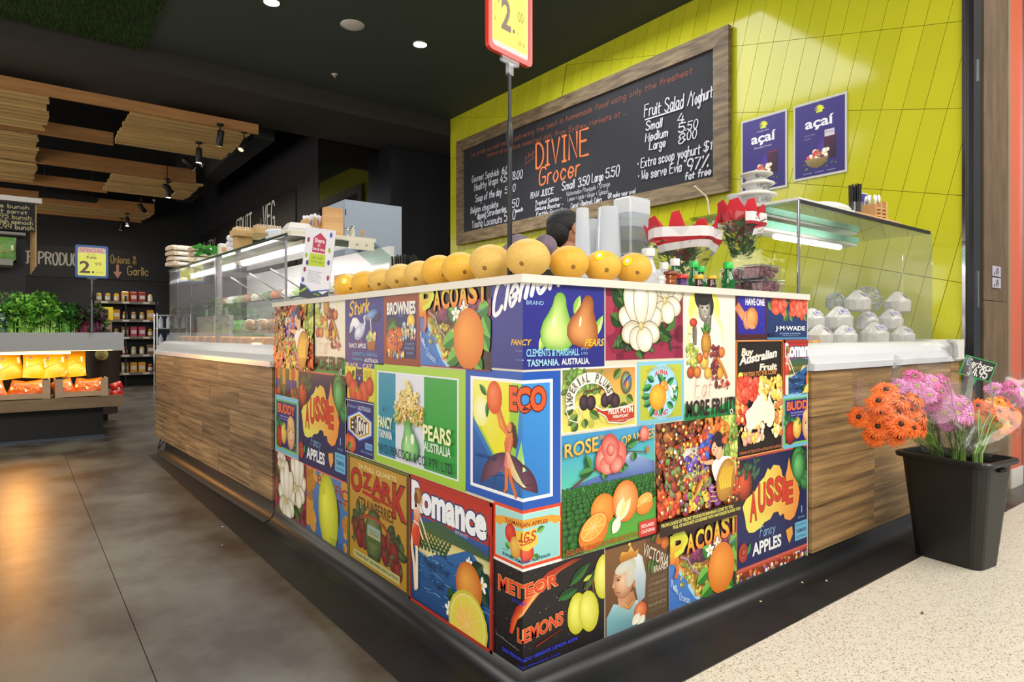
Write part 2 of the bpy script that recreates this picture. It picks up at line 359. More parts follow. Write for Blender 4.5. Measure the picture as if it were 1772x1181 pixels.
def A_clem(a):
    a.rect(0,0,1,1,'#27287e','#2e2f8c')
    for n_,(x,y,x2,y2) in enumerate([(.50,.42,.44,.2),(.475,.5,.5,.36),(.73,.62,.78,.85),(.9,.35,.985,.62),(.86,.28,.92,.5)]): a.leaf(x,y,x2,y2,.06,'#8cc04c','#c8dc80')
    pear(a,.595,.53,.28,.66,-6,'#6fae35','#e4ee9a'); pear(a,.82,.54,.28,.62,-14,'#8e4a1e','#eaa260')
    a.hand('Clemens',.01,.6,.70,.36,'#f2f2f6',.016,rise=.42,slant=.3)
    a.text('BRAND',.34,.72,.475,.765,'#9fc8e8')
    a.text('FANCY',.205,.27,.37,.335,'#f2bc2c',bold=.02,shear=.25); a.text('PEARS',.82,.25,.985,.335,'#f2bc2c',bold=.02,shear=.25)
    a.text('CLEMENTS & MARSHALL',.34,.145,.77,.225,'#8fd0ec',bold=.02); a.text('PTY.',.79,.2,.85,.23,'#8fd0ec'); a.text('LTD.',.79,.15,.85,.18,'#8fd0ec')
    a.text('TASMANIA.',.345,.035,.6,.11,'#a9d8ee',bold=.02); a.text('AUSTRALIA.',.62,.04,.86,.11,'#f4f4f4',bold=.02)
    a.text('PACKED',.25,.2,.31,.215,'#8fa8d8'); a.text('PRODUCE',.25,.1,.32,.115,'#8fa8d8')
def woman_fig(a,x,y,h,dress='#d24a30',skin='#e8a878',hair='#3c2216',rz=0):
    pass
def A_eco(a):
    a.rect(0,0,1,1,'#1f56b4'); a.rect(.065,.06,.93,.94,'#f4f6f8')
    x0,y0,x1,y1=.095,.085,.905,.915
    a.poly([(x0,y0),(x1,y0),(x1,y1),(x0,y1)],None,['#1f60ae','#2b7cc8','#3d94dc','#3f8ad0'])
    a.poly([(x0,.62),(.44,.24),(.58,.24),(.66,y1),(x0,y1)],None,['#b8d020','#7cbc30','#9ccc30','#a8d848','#f0ec60'])
    a.poly([(x0,.66),(.36,.36),(.5,.4),(.56,y1),(x0,y1)],None,['#e8e020','#e8e030','#f2e820','#eee63c','#f4f27c'])
    a.ell(.2,.68,.1,.12,'#f2ee70','#fbfbd8',hl=(0,0))
    a.poly([(x0,y0),(x0,.55),(.33,.3),(.5,.2),(.5,y0)],None,['#174a96','#2264b4','#1d5ca4','#1a5494','#174a86'])
    a.poly([(.66,.5),(.56,.2),(.66,.22),(.74,.14),(.69,.3)],None,['#a0e060','#d8f0a0','#eef8d0','#a8dca0','#8fd070'])
    a.ell(.5,.1,.3,.26,'#4a2438','#8a5870',a0=0,a1=180,hl=(-.2,.5))
    a.rect(.1,.06,.9,.085,'#f4f6f8'); a.rect(0,0,1,.06,'#1f56b4')
    for k in (-.15,0,.15): a.line([(.5+k,.085),(.5+k*.8,.2),(.5+k*.3,.32)],.0015,'#2e1424')
    a.line([(.26,.17),(.5,.22),(.74,.17)],.0015,'#2e1424')
    # figure holding up an orange
    a.leaf(.27,.8,.18,.88,.05,'#1f5a20','#3f8a38'); a.leaf(.28,.76,.27,.62,.045,'#1f5a20','#3f8a38')
    a.line([(.41,.72),(.47,.6),(.53,.54)],.016,'#e07838',taper=False); a.line([(.38,.73),(.43,.58),(.52,.52)],.014,'#ec8848')
    a.ell(.36,.79,.088,.115,'#dd4a16','#f58a50')
    a.ell(.555,.56,.038,.06,'#5a3320','#7a4a30',rot=-10); a.line([(.575,.6),(.6,.5),(.58,.44)],.022,'#4a2818'); a.ell(.535,.585,.022,.034,'#e89058')
    a.poly([(.5,.53),(.565,.55),(.575,.47),(.54,.4),(.56,.3),(.5,.22),(.475,.3),(.485,.38),(.475,.46)],None,['#ee9a60','#e88848','#c84830','#d85a48','#d05848','#e8a098','#e07068','#d86058','#e06a50'])
    a.poly([(.5,.4),(.54,.38),(.6,.28),(.7,.16),(.6,.2),(.53,.25)],None,['#f0c8b8','#f4b890','#e8e8a0','#e0e8c0','#d8d890','#f0a080'])
    a.line([(.5,.28),(.5,.18),(.5,.11)],.017,'#e87838'); a.line([(.52,.27),(.56,.18),(.605,.09)],.016,'#e07030'); a.line([(.5,.108),(.47,.1)],.01,'#e07030'); a.line([(.6,.09),(.6,.07)],.012,'#e07030')
    a.text('ECO',.545,.72,.86,.88,'#ee5a28',out='#6a2018',ow=.0045,bold=.05,warp=lambda x,y,u,v:(x,y))
    a.hand('European Fruit Label',.13,.31,.38,.03,'#123a78',.0014)
def A_jgs(a):
    a.rect(0,0,1,1,'#f4f0e8'); a.rect(0,.045,1,1,'#dd4a2a'); a.rect(.035,.1,.965,.94,'#e8e4d4'); a.rect(.045,.11,.955,.93,'#8fd0cc','#a4dcd6')
    a.poly([(.02,.66),(.12,.62),(.15,.68),(.85,.72),(.9,.66),(.99,.7),(.97,.78),(.85,.83),(.5,.84),(.16,.8),(.04,.76)],None,['#e8a030']*11)
    a.text('TASMANIAN APPLES',.2,.705,.8,.775,'#8a3010',bold=.02,arch=.015)
    a.leaf(.66,.6,.76,.66,.07,'#3a8030','#7ab850'); a.leaf(.28,.3,.2,.36,.07,'#3a8030','#7ab850'); a.leaf(.6,.22,.7,.15,.07,'#3a8030','#7ab850'); a.leaf(.35,.22,.28,.17,.06,'#3a8030','#7ab850')
    a.ell(.29,.55,.09,.1,'#b81c14','#e85038'); a.ell(.37,.35,.09,.11,'#d89030','#f4c860'); a.ell(.53,.28,.09,.09,'#c02c18','#e86848')
    a.poly([(.42,.38),(.55,.32),(.66,.4),(.68,.52),(.64,.56),(.66,.68),(.55,.65),(.46,.66),(.37,.62),(.39,.52)],None,['#f4c84c']*10)
    a.hand('J.G.S',.42,.48,.63,.14,'#c23c1c',.006,slant=.2); a.line([(.44,.43),(.6,.455)],.004,'#c23c1c')
    a.text('FANCY',.16,.235,.26,.255,'#1a3a78'); a.text('BURNIE, TASMANIA. AUSTRALIA.',.16,.14,.84,.2,'#1c3c80',bold=.015,arch=-.02)
def A_meteor(a):
    a.rect(0,0,1,1,'#120c10','#1b1418'); a.blobs(70,0,.2,.7,.98,.0022,['#c8c0a0','#8890b0','#e8e0c0'],grad=False,seed=4)
    a.poly([(.17,.33),(.2,.33),(.25,.5),(.36,.66),(.5,.82),(.6,.9),(.8,.97),(.7,.985),(.5,.93),(.36,.8),(.24,.62),(.19,.48)],None,['#c02010','#f06028','#f07838','#f89850','#e87040','#c04828','#60201c','#802818','#b83020','#c83818','#c82c14','#b82010'])
    a.line([(.27,.54),(.38,.72),(.52,.86)],.007,'#f8b870'); 
    a.text('METEOR',.06,.715,.58,.86,'#d84020','#e0481f',out='#e8b070',ow=.003,bold=.03,grow=-.22,rise=.05); a.text('BRAND',.2,.67,.32,.695,'#2a34c8',bold=.02,rise=.0)
    for q in ((.68,.72,.86,.9),(.8,.62,.98,.85),(.58,.62,.75,.66),(.84,.6,.95,.4)): a.leaf(*q,.07,'#14401a','#2a6a2c')
    a.leaf(.8,.72,.88,.76,.03,'#a8b838','#c8d050'); a.line([(.86,.72),(.8,.5)],.01,'#6a4a2c'); a.line([(.88,.72),(.9,.52)],.007,'#6a4a2c')
    a.ell(.99,.7,.09,.15,'#c8c020','#f4f080'); a.ell(.745,.36,.085,.17*.62,'#b8b41c','#f2ee5c',rot=0); a.ell(.745,.4,.085,.135,'#c0bc20','#f4f070'); a.ell(.85,.38,.09,.14,'#c4c024','#f6f278',rot=12); a.ell(.84,.245,.02,.02,'#d8d848')
    a.text('LEMONS',.255,.29,.62,.42,'#d03c1c','#e04c20',out='#e0a868',ow=.0025,bold=.03,rise=.06)
    a.line([(.4,.22),(.55,.28),(.62,.3)],.006,'#8a1c14',taper=True)
    a.text('GROWN AND PACKED BY',.03,.235,.27,.245,'#c0c0c0',rise=-.035); a.text('SAN FERNANDO HEIGHTS LEMON ASSN.',.1,.105,.75,.14,'#3440d8',bold=.03,rise=.02); a.text('SAN FERNANDO, CALIF.',.26,.04,.6,.065,'#2a34b8',bold=.02)
def A_peac(a):
    a.rect(0,0,1,1,'#a2cc3c','#a8d048'); a.rect(.04,.07,.94,.93,'#e4e8f0'); a.rect(.055,.085,.275,.915,'#1f86a4','#2790ae'); a.rect(.275,.085,.6,.915,'#dfe2ee'); a.rect(.6,.085,.925,.915,'#2c9c38','#35a040')
    a.blobs(330,.285,.47,.595,.64,.011,['#d8a848','#e8c878','#b8843c','#f0dca0','#c8a060'],seed=3); a.blobs(190,.33,.6,.55,.76,.01,['#d8a848','#e8c878','#f0dca0','#c89850'],seed=5)
    a.blobs(40,.4,.74,.48,.86,.009,['#d8a848','#e8c878'],seed=15); a.blobs(60,.27,.45,.61,.6,.01,['#c89840','#e0b860','#6a8a38'],seed=6)
    a.line([(.43,.44),(.44,.56)],.012,'#6a2c18',taper=True)
    pear(a,.46,.31,.2,.37,12,'#3c9c3c','#b4e89c'); a.ell(.5,.33,.02,.03,'#f4fbe8')
    a.text('I',.15,.53,.16,.58,'#12304a'); a.text('FANCY',.085,.37,.26,.48,'#f0f4b8',bold=.03); a.text('TASMANIA',.095,.27,.26,.345,'#eef2ee',bold=.02)
    a.text('PEARS',.62,.36,.89,.49,'#f0f4b8',bold=.03); a.text('AUSTRALIA',.625,.26,.89,.34,'#e0f0dc',bold=.02); a.text('W. D. PEACOCK & CO. PTY. LTD.',.08,.12,.915,.205,'#15213c',bold=.01)
def A_ozark(a):
    a.rect(0,0,1,1,'#43461c'); a.frame(.01,.0,.99,.99,.008,'#6a7030'); a.rect(.045,.03,.945,.965,'#b08628','#bd9034')
    a.text('24 FULL QUARTS',.2,.88,.8,.93,'#e4d8a0',bold=.01,rise=-.0)
    for t,x0,x1,y0,y1 in (('O',.07,.25,.67,.87),('Z',.27,.42,.73,.86),('A',.43,.6,.71,.86),('R',.6,.74,.7,.84),('K',.76,.94,.6,.86)): a.text(t,x0,y0,x1,y1,'#b02a1c',out='#3c1810',ow=.003,bold=.03)
    a.poly([(.27,.67),(.74,.655),(.74,.68),(.27,.705)],'#b02a1c'); a.text('STRAWBERRIES',.2,.53,.76,.63,'#5a3018','#4a2010',bold=.01); a.text('BRAND',.44,.645,.56,.665,'#5a3018')
    for x,y in ((.16,.44),(.24,.48),(.78,.42),(.84,.34)): a.blobs(6,x-.06,y-.05,x+.06,y+.05,.05,['#1c2a10','#2c3c18'],seed=int(x*99),rot=True,asp=.6)
    for x,y,r in ((.16,.33,.085),(.27,.36,.08),(.3,.26,.075),(.22,.26,.08),(.64,.24,.085),(.75,.22,.08),(.83,.17,.08),(.7,.34,.08),(.78,.3,.08),(.62,.33,.06)): a.ell(x,y,r*.75,r,'#4c1210','#963028',rot=20)
    a.blobs(12,.08,.2,.3,.5,.03,['#22300f','#33401a'],seed=8,rot=True,asp=.4); a.blobs(12,.65,.15,.9,.45,.03,['#22300f','#33401a'],seed=9,rot=True,asp=.4)
    a.ell(.46,.33,.14,.2,'#2c3c20','#7c8c50'); a.rect(.36,.32,.57,.42,'#a8a878','#8ca8a0'); a.text('THE HEART OF',.38,.37,.55,.385,'#30200c'); a.text('THE OZARKS',.39,.345,.54,.36,'#30200c'); a.rect(.36,.27,.57,.32,'#4a6028')
    a.line([(.24,.45),(.36,.49),(.5,.5),(.62,.47),(.72,.4)],.016,'#a84c28'); a.line([(.25,.455),(.36,.495),(.5,.505),(.62,.475),(.71,.41)],.003,'#4a1c10')
    a.rect(.12,.06,.86,.13,'#b8b878'); a.text('OZARK FRUIT GROWERS ASSOCIATION',.15,.085,.83,.11,'#30280c',bold=.02); a.text('MONETT, MO.',.38,.145,.58,.165,'#30280c')
def romance_lady(a,x0,s):
    sk='#ecd8b8'; X=lambda u:x0+u*s
    a.line([(X(.03),.62),(X(.0),.45),(X(.03),.3),(X(.045),.1)],.02,sk); a.line([(X(.055),.6),(X(.06),.35),(X(.06),.12)],.02,'#f4e4c8')
    a.line([(X(.08),.72),(X(.15),.6),(X(.235),.43)],.014,'#f0dcb8',taper=True); a.line([(X(.06),.75),(X(.08),.62),(X(.13),.53)],.012,sk)
    a.poly([(X(.03),.75),(X(.09),.77),(X(.1),.7),(X(.085),.62),(X(.1),.55),(X(.09),.46),(X(.02),.45),(X(.0),.55),(X(.025),.64)],None,['#f0dcc0','#e8c8a0','#e0744c','#d04020','#d84820','#b83010','#c03818','#e05830','#d84c28'])
    a.line([(X(.02),.645),(X(.09),.625)],.006,'#f0e8e0'); a.ell(X(.09),.83,.034*s,.04*s,'#d8a880','#f4d8b8'); a.ell(X(.075),.855,.04*s,.045*s,'#8a5a28','#c89048'); a.ell(X(.05),.83,.02*s,.035*s,'#6a401c')
def A_rom(a):
    a.rect(0,0,1,1,'#b03020'); a.rect(.02,.015,.965,.7,'#1c4478','#2f6cae')
    a.poly([(.02,.7),(.965,.7),(.965,.62),(.6,.66),(.3,.66),(.02,.62)],None,['#203868','#284a80','#50784a','#5a7c40','#4a6c3c','#30502c'])
    a.poly([(.02,.66),(.55,.67),(.72,.6),(.5,.5),(.35,.46),(.22,.4),(.02,.44)],None,['#b0a050','#c8b860','#d8c878','#e8d898','#f0e4b0','#e4d498','#b8a860'])
    a.poly([(.72,.64),(.965,.6),(.965,.46),(.85,.55)],None,['#c0b058','#b0a850','#e8d898','#f0e4b0'])
    for k in range(9):
        x=.06+k*.07
        for j in range(8): t=j/7; a.ell(x*(1-t)+t*(.22+x*.62)-.02*k*(1-t),.46+.2*t+.004*k,.018*(1-.6*t),.022*(1-.6*t),'#16301a','#3c6c30',n=7,keep=j>0)
    rd=random.Random(5)
    for k in range(46): x=rd.uniform(.05,.9); y=rd.uniform(.04,.5); a.line([(x,y),(x+.09,y+rd.uniform(-.015,.015))],.0022,rd.choice(['#5a98d0','#123058','#7cb4dc']))
    a.rect(0,.78,1,1,'#c03422','#b42c1e'); a.rect(0,.7,.965,.78,'#b03020'); a.rect(.02,.62,.965,.705,'#284878','#30589a'); a.poly([(.02,.62),(.4,.72),(.965,.64),(.965,.6),(.02,.6)],None,['#2c4c38','#3a5c48','#304c58','#3a5838','#4a6838'])
    a.text('ROMANCE'[:1]+'omance',.04,.74,.93,.95,'#f0f4f8',out='#163c70',ow=.004,bold=.05); a.text('BRAND',.6,.69,.74,.715,'#a8c0e0')
    romance_lady(a,.03,1.25)
    for q in ((.72,.4,.62,.3),(.78,.46,.9,.56),(.86,.42,.96,.3),(.6,.25,.5,.2),(.9,.5,.97,.42)): a.leaf(*q,.1,'#0e2c18','#1f5028')
    a.hand('Peace River',.2,.34,.52,.07,'#14243c',.003,rise=-.0,slant=.2); a.hand('Fruit',.28,.22,.46,.07,'#14243c',.003,slant=.2)
    blossom(a,.9,.42,.05); blossom(a,.76,.53,.035); blossom(a,.53,.12,.05)
    orange(a,.755,.36,.145,'#c0601a','#f0a848',asp=1.05)
    halfor(a,.74,.09,.22,.95,20,'#dcdc48','#c8c838')
    a.frame(0,0,1,1,.012,'#b03020')
def A_pacoast(a):
    a.rect(0,0,1,1,'#3a1822','#2e0f1e'); a.poly([(0,0),(0,.75),(.12,.6),(.3,.4),(.45,0)],None,['#3a70c0','#4a80c8','#70b0dc','#70b0dc','#4078c4'])
    a.poly([(.02,.76),(.2,.66),(.5,.66),(.95,.62),(1,0),(.5,.04),(.38,.1),(.28,.24),(.26,.34),(.18,.42),(.1,.56)],None,['#a06828','#7a4a20','#583018','#3c1828','#2a1420','#5a7024','#b87830','#90a030','#c8c040','#a09838','#c87830'])
    a.line([(.02,.74),(.1,.56),(.16,.45),(.25,.36),(.28,.24),(.36,.1),(.44,.02)],.022,'#a8d8ec'); a.line([(.035,.75),(.12,.57),(.18,.46),(.27,.37),(.3,.25),(.38,.11),(.46,.03)],.01,'#e8a858')
    a.blobs(90,.15,.28,.55,.62,.02,['#90a030','#6a6a20','#8a4820','#a88838','#5c7020'],seed=11); a.blobs(60,.3,.55,1,.72,.04,['#40142c','#5a1c38','#2c1030','#701c48'],seed=12); a.blobs(25,.36,.1,.5,.3,.02,['#c87830','#8a4820','#a8a040'],seed=13)
    a.line([(.14,.66),(.24,.6),(.3,.46),(.4,.36)],.01,'#b08090')
    for q in ((.55,.38,.36,.25),(.6,.55,.44,.68),(.62,.2,.42,.05),(.88,.45,.98,.2),(.9,.6,1.0,.35),(.8,.1,.9,.0),(.98,.7,.84,.62)): a.leaf(*q,.13,'#2c7a28','#74b848')
    blossom(a,.55,.62,.06); blossom(a,.66,.68,.06)
    orange(a,.72,.34,.2,'#d8741a','#f4a03c',asp=1.14)
    for i,t in enumerate('ACOAST'): a.text(t,.225+.125*i,.68+.012*i,.33+.125*i,.9+.022*i,'#e87824','#e8e040',out='#7a2814',ow=.0015,bold=.035)
    a.text('P',.0,.62,.22,.94,'#e87824','#d8e040',bold=.04); a.line([(.09,.7),(.1,.5),(.07,.42)],.02,'#e08030','#d06020')
    a.line([(.0,.86),(.06,.96),(.17,.96),(.22,.86),(.16,.74),(.06,.7)],.022,'#d8e044'); a.text('BRAND',.83,.62,.95,.65,'#9098b8',rise=.02)
    a.hand('Pacific',.02,.33,.1,.09,'#c8e0f4',.0025,rise=-.12); a.hand('Ocean',.12,.14,.26,.09,'#c8e0f4',.0025,rise=-.1)
    a.rect(0,0,1,.012,'#a02c20')
def A_aussie(a):
    a.rect(0,0,1,1,'#171f58','#141a4c'); a.frame(0,0,1,1,.007,'#d04a30')
    a.ell(.09,.77,.14,.16,'#1c1c18','#38302c'); a.ell(.1,.76,.1,.12,'#5a1410','#e86038'); a.blobs(14,.02,.82,.3,.96,.04,['#16301c','#22442a'],seed=1,asp=.5,rot=True)
    a.ell(.84,.82,.14,.17,'#0c2414'); a.ell(.84,.82,.11,.15,'#145020','#6cc870'); a.ell(.93,.66,.07,.08,'#124a1c','#50b058'); a.blobs(16,.68,.5,.98,.97,.04,['#0f2c1a','#1c4a26'],seed=2,asp=.4,rot=True); a.ell(.84,.8,.09,.12,'#186028','#74c878')
    a.l+=1; aus(a,.075,.3,.78,.62,'#e8dc60','#ec9440')
    for i,t in enumerate('AUSSIE'): u=i/5; xx=(.17,.28,.39,.50,.61,.66)[i]; a.text(t,xx,.42+.11*math.sin(u*2.6),xx+(.03 if t=='I' else .085),.66+.09*math.sin(u*2.9+.1),'#d03c24',out='#6a2410',ow=.002,bold=.035)
    a.hand('Fancy',.29,.24,.49,.09,'#88b8e4',.004,slant=.3); a.text('APPLES',.2,.09,.58,.2,'#eef0ee',bold=.035)
    a.poly([(.65,.22),(.74,.24),(.75,.16),(.7,.08),(.67,.14)],'#e8a040'); a.text('1',.875,.34,.89,.41,'#88b8e4'); a.text('BUSHEL',.83,.29,.93,.31,'#88b8e4')
    a.rect(.78,.08,.97,.26,'#6ab4d8'); a.text('GROWN IN',.8,.215,.95,.24,'#1c3c60'); a.text('TASMANIA',.8,.15,.95,.19,'#1c2c50',bold=.02); a.text('AUSTRALIA',.8,.1,.95,.125,'#1c3c60')
    a.ell(.08,.15,.06,.07,'#902418','#c85038',hl=(0,0)); a.text('C',.05,.12,.11,.19,'#401010'); a.leaf(.13,.12,.17,.22,.04,'#206a30','#40a050')
def A_buddy(a):
    a.rect(0,0,1,1,'#6cb4d0','#84c4dc'); a.rect(.05,.07,.95,.92,'#7cc040','#58a848'); a.rect(.08,.1,.92,.89,'#201870','#2a2484')
    a.text('BUDDY',.13,.7,.85,.85,'#e07038',out='#601c28',ow=.003,bold=.04); a.text('The Northwest\'s',.22,.63,.58,.665,'#c0c8e8'); a.text('Finer Apples',.24,.58,.56,.61,'#c0c8e8')
    a.blobs(10,.08,.4,.3,.6,.06,['#14401c','#246030'],seed=3,asp=.5,rot=True); a.ell(.22,.28,.15,.17,'#6a1014','#cc3828'); a.ell(.4,.36,.12,.16,'#c89028','#f4e070'); a.leaf(.3,.5,.42,.54,.06,'#2a7030','#50a048'); a.leaf(.5,.5,.44,.4,.05,'#2a7030','#50a048')
    a.ell(.7,.4,.16,.24,'#c88850','#f8e0b0',hl=(.1,.2)); a.ell(.7,.56,.14,.1,'#d8a060','#f0d090')
    for x in (.64,.78): a.ell(x,.42,.02,.02,'#503020',n=6)
    a.ell(.71,.3,.06,.03,'#a83828','#f4e8e0',a0=180,a1=360); a.ell(.71,.37,.015,.012,'#c07850',n=6); a.ell(.88,.18,.05,.06,'#807040'); a.ell(.88,.18,.03,.035,'#201860'); a.ell(.3,.12,.02,.02,'#203018')
def A_mag(a):
    a.rect(0,0,1,1,'#8c2440','#7c2038'); a.rect(.0,.0,1,.5,'#a0304c','#8c2440'); a.blobs(40,0,0,1,1,.12,['#8a2240','#a8384c','#701c34','#94304a'],seed=2,grad=False)
    for q in ((.3,.25,.08,.12),(.25,.5,.06,.68),(.2,.62,.05,.8),(.4,.15,.45,-.0),(.7,.4,.62,.14),(.8,.6,.98,.72),(.62,.3,.85,.2),(.35,.7,.5,.95),(.75,.3,.9,.45),(.2,.35,.05,.45)): a.leaf(*q,.13,'#23401c','#4c7434')
    a.blobs(20,.1,.1,.9,.3,.04,['#2c4a20','#1c3418'],seed=9,asp=.5,rot=True)
    def mag(x,y,s):
        for ang,l,w,c in ((155,.2,.13,'#c8bea0'),(25,.2,.13,'#c8bea0'),(118,.26,.13,'#cfc6aa'),(64,.26,.13,'#d4ccb2'),(90,.3,.12,'#d8d0b8'),(200,.17,.12,'#bfb492'),(-20,.17,.12,'#c4b998'),(245,.14,.13,'#cfc5a6'),(292,.15,.13,'#d6cdb0')):
            t=R(ang); dx,dy=math.cos(t)*l*s,math.sin(t)*l*s*a.W/a.H
            a.ell(x+dx*.8,y+dy*.8,l*s*.72+.006,w*s*.78+.006,'#6c6040',rot=ang,n=18); a.ell(x+dx*.8,y+dy*.8,l*s*.72,w*s*.78,c,'#fbf9f0',rot=ang,n=18,hl=(.35,.3))
        a.ell(x,y+.01,.03*s,.04*s,'#a89850','#e8dca0')
    mag(.74,.6,.9); mag(.24,.88,.5); mag(.42,.33,.98)
    a.hand('Brand',.68,.14,.92,.1,'#3c1424',.002,rise=.08); a.text('RIVERSIDE',.8,.1,.96,.125,'#3c1424',rise=.01)
def fruitpile(a,x,y,s):
    k=a.W/a.H*s
    for q in ((.0,.3,-.03,.42),(.0,.3,.07,.42),(.0,.3,-.09,.38),(.02,.3,.11,.37),(0,.3,.02,.45),(0,.3,-.06,.33),(.02,.3,.09,.32)): a.leaf(x+q[0]*s,y+q[1]*k,x+q[2]*s,y+q[3]*k,.045*s,'#2c5c28','#6c9c48')
    a.ell(x+.01,y+.18*k,.095*s,.15*s,'#8a4c18','#e8b048')
    for i in range(6):
        for j in range(4): a.ell(x-.05*s+j*.04*s,y+(.08+i*.04)*k,.012*s,.012*s,'#8a4c18','#f0c860',n=6,keep=i+j>0)
    a.blobs(40,x-.34*s,y-.08*k,x-.16*s,y+.18*k,.03*s,['#8c9838','#a8b048','#6c7c2c'],seed=1)
    for u,v,r,c,ci in ((-.28,-.14,.07,'#8c2c14','#d86838'),(-.16,-.14,.07,'#a8501c','#f0a050'),(-.03,-.03,.085,'#b88828','#f0dc70'),(.31,.08,.065,'#b85018','#f09850'),(-.12,.02,.06,'#a84018','#e88848'),(.04,-.16,.07,'#c88c28','#f4cc60'),(.0,.05,.05,'#a8501c','#f0a050')): a.ell(x+u*s,y+v*k,r*s,r*s,c,ci,n=12)
    a.blobs(50,x+.1*s,y-.24*k,x+.25*s,y+.16*k,.026*s,['#6a1c1c','#8c3028','#501418'],seed=2)
    a.line([(x+.22*s,y+.02*k),(x+.33*s,y-.1*k),(x+.42*s,y-.24*k)],.04*s*a.W,'#d89030','#c87820'); a.ell(x+.27*s,y-.17*k,.06*s,.075*s,'#b87820','#f0c050'); a.ell(x+.2*s,y-.3*k,.03*s,.05*s,'#501418','#8c3028')
    a.blobs(16,x+.26*s,y-.36*k,x+.46*s,y-.26*k,.02*s,['#a02018','#c83c28','#6a1410'],seed=4); a.line([(x-.34*s,y+.3*k),(x-.27*s,y+.3*k),(x-.24*s,y+.2*k)],.0025,'#50401c')
def A_eat(a):
    a.rect(0,0,1,1,'#e9e4cc','#efeada'); a.poly([(0,0),(1,0),(1,.14),(.6,.07),(0,.13)],None,['#208c48','#1c8c44','#3ca860','#40b068','#80cc90'])
    a.poly([(0,0),(1,0),(1,.06),(0,.05)],None,['#188040','#188040','#249450','#249450'])
    a.ell(.38,.82,.3,.34,'#f2e858','#f8f6a0',hl=(0,0)); a.ell(.4,.6,.36,.42,'#f4ee9c','#efeada',hl=(0,-.2)); a.ell(.42,.56,.32,.36,'#efeada')
    a.ell(.36,.93,.17,.17,'#2a2622','#48423c'); a.ell(.5,.86,.06,.12,'#2a2622','#3a3630'); a.poly([(.36,.74),(.46,.76),(.52,.8),(.5,.66),(.4,.68)],None,['#6c665c','#8a8478','#58524a','#5c564c','#a09a8c'])
    a.ell(.38,.83,.115,.145,'#6a645a','#c8c0b0',hl=(.1,.1)); a.ell(.36,.9,.13,.06,'#2c2824'); a.ell(.4,.775,.05,.02,'#50282a','#f4f0ea',a0=180,a1=360)
    for x in (.34,.43): a.ell(x,.845,.018,.012,'#28201c',n=8); a.line([(x-.03,.872),(x+.03,.876)],.002,'#28201c')
    a.ell(.385,.815,.014,.02,'#8a8074',n=6)
    a.poly([(.17,.56),(.23,.56),(.24,.66),(.22,.72),(.15,.69)],None,['#6a6258','#8a8274','#a89c8c','#7c7468','#5c544c']); a.ell(.17,.73,.07,.05,'#902018','#e06040')
    fruitpile(a,.4,.45,1.0)
    a.hand('Eat',.18,.17,.5,.15,'#c8584c',.0024,slant=.2,rise=.0)
    a.text('MORE FRUIT!',.03,.03,.97,.145,'#2a1a14',bold=.03); a.ell(.9,.03,.035,.035,'#e0dcc8'); a.ell(.9,.03,.02,.02,'#202020')
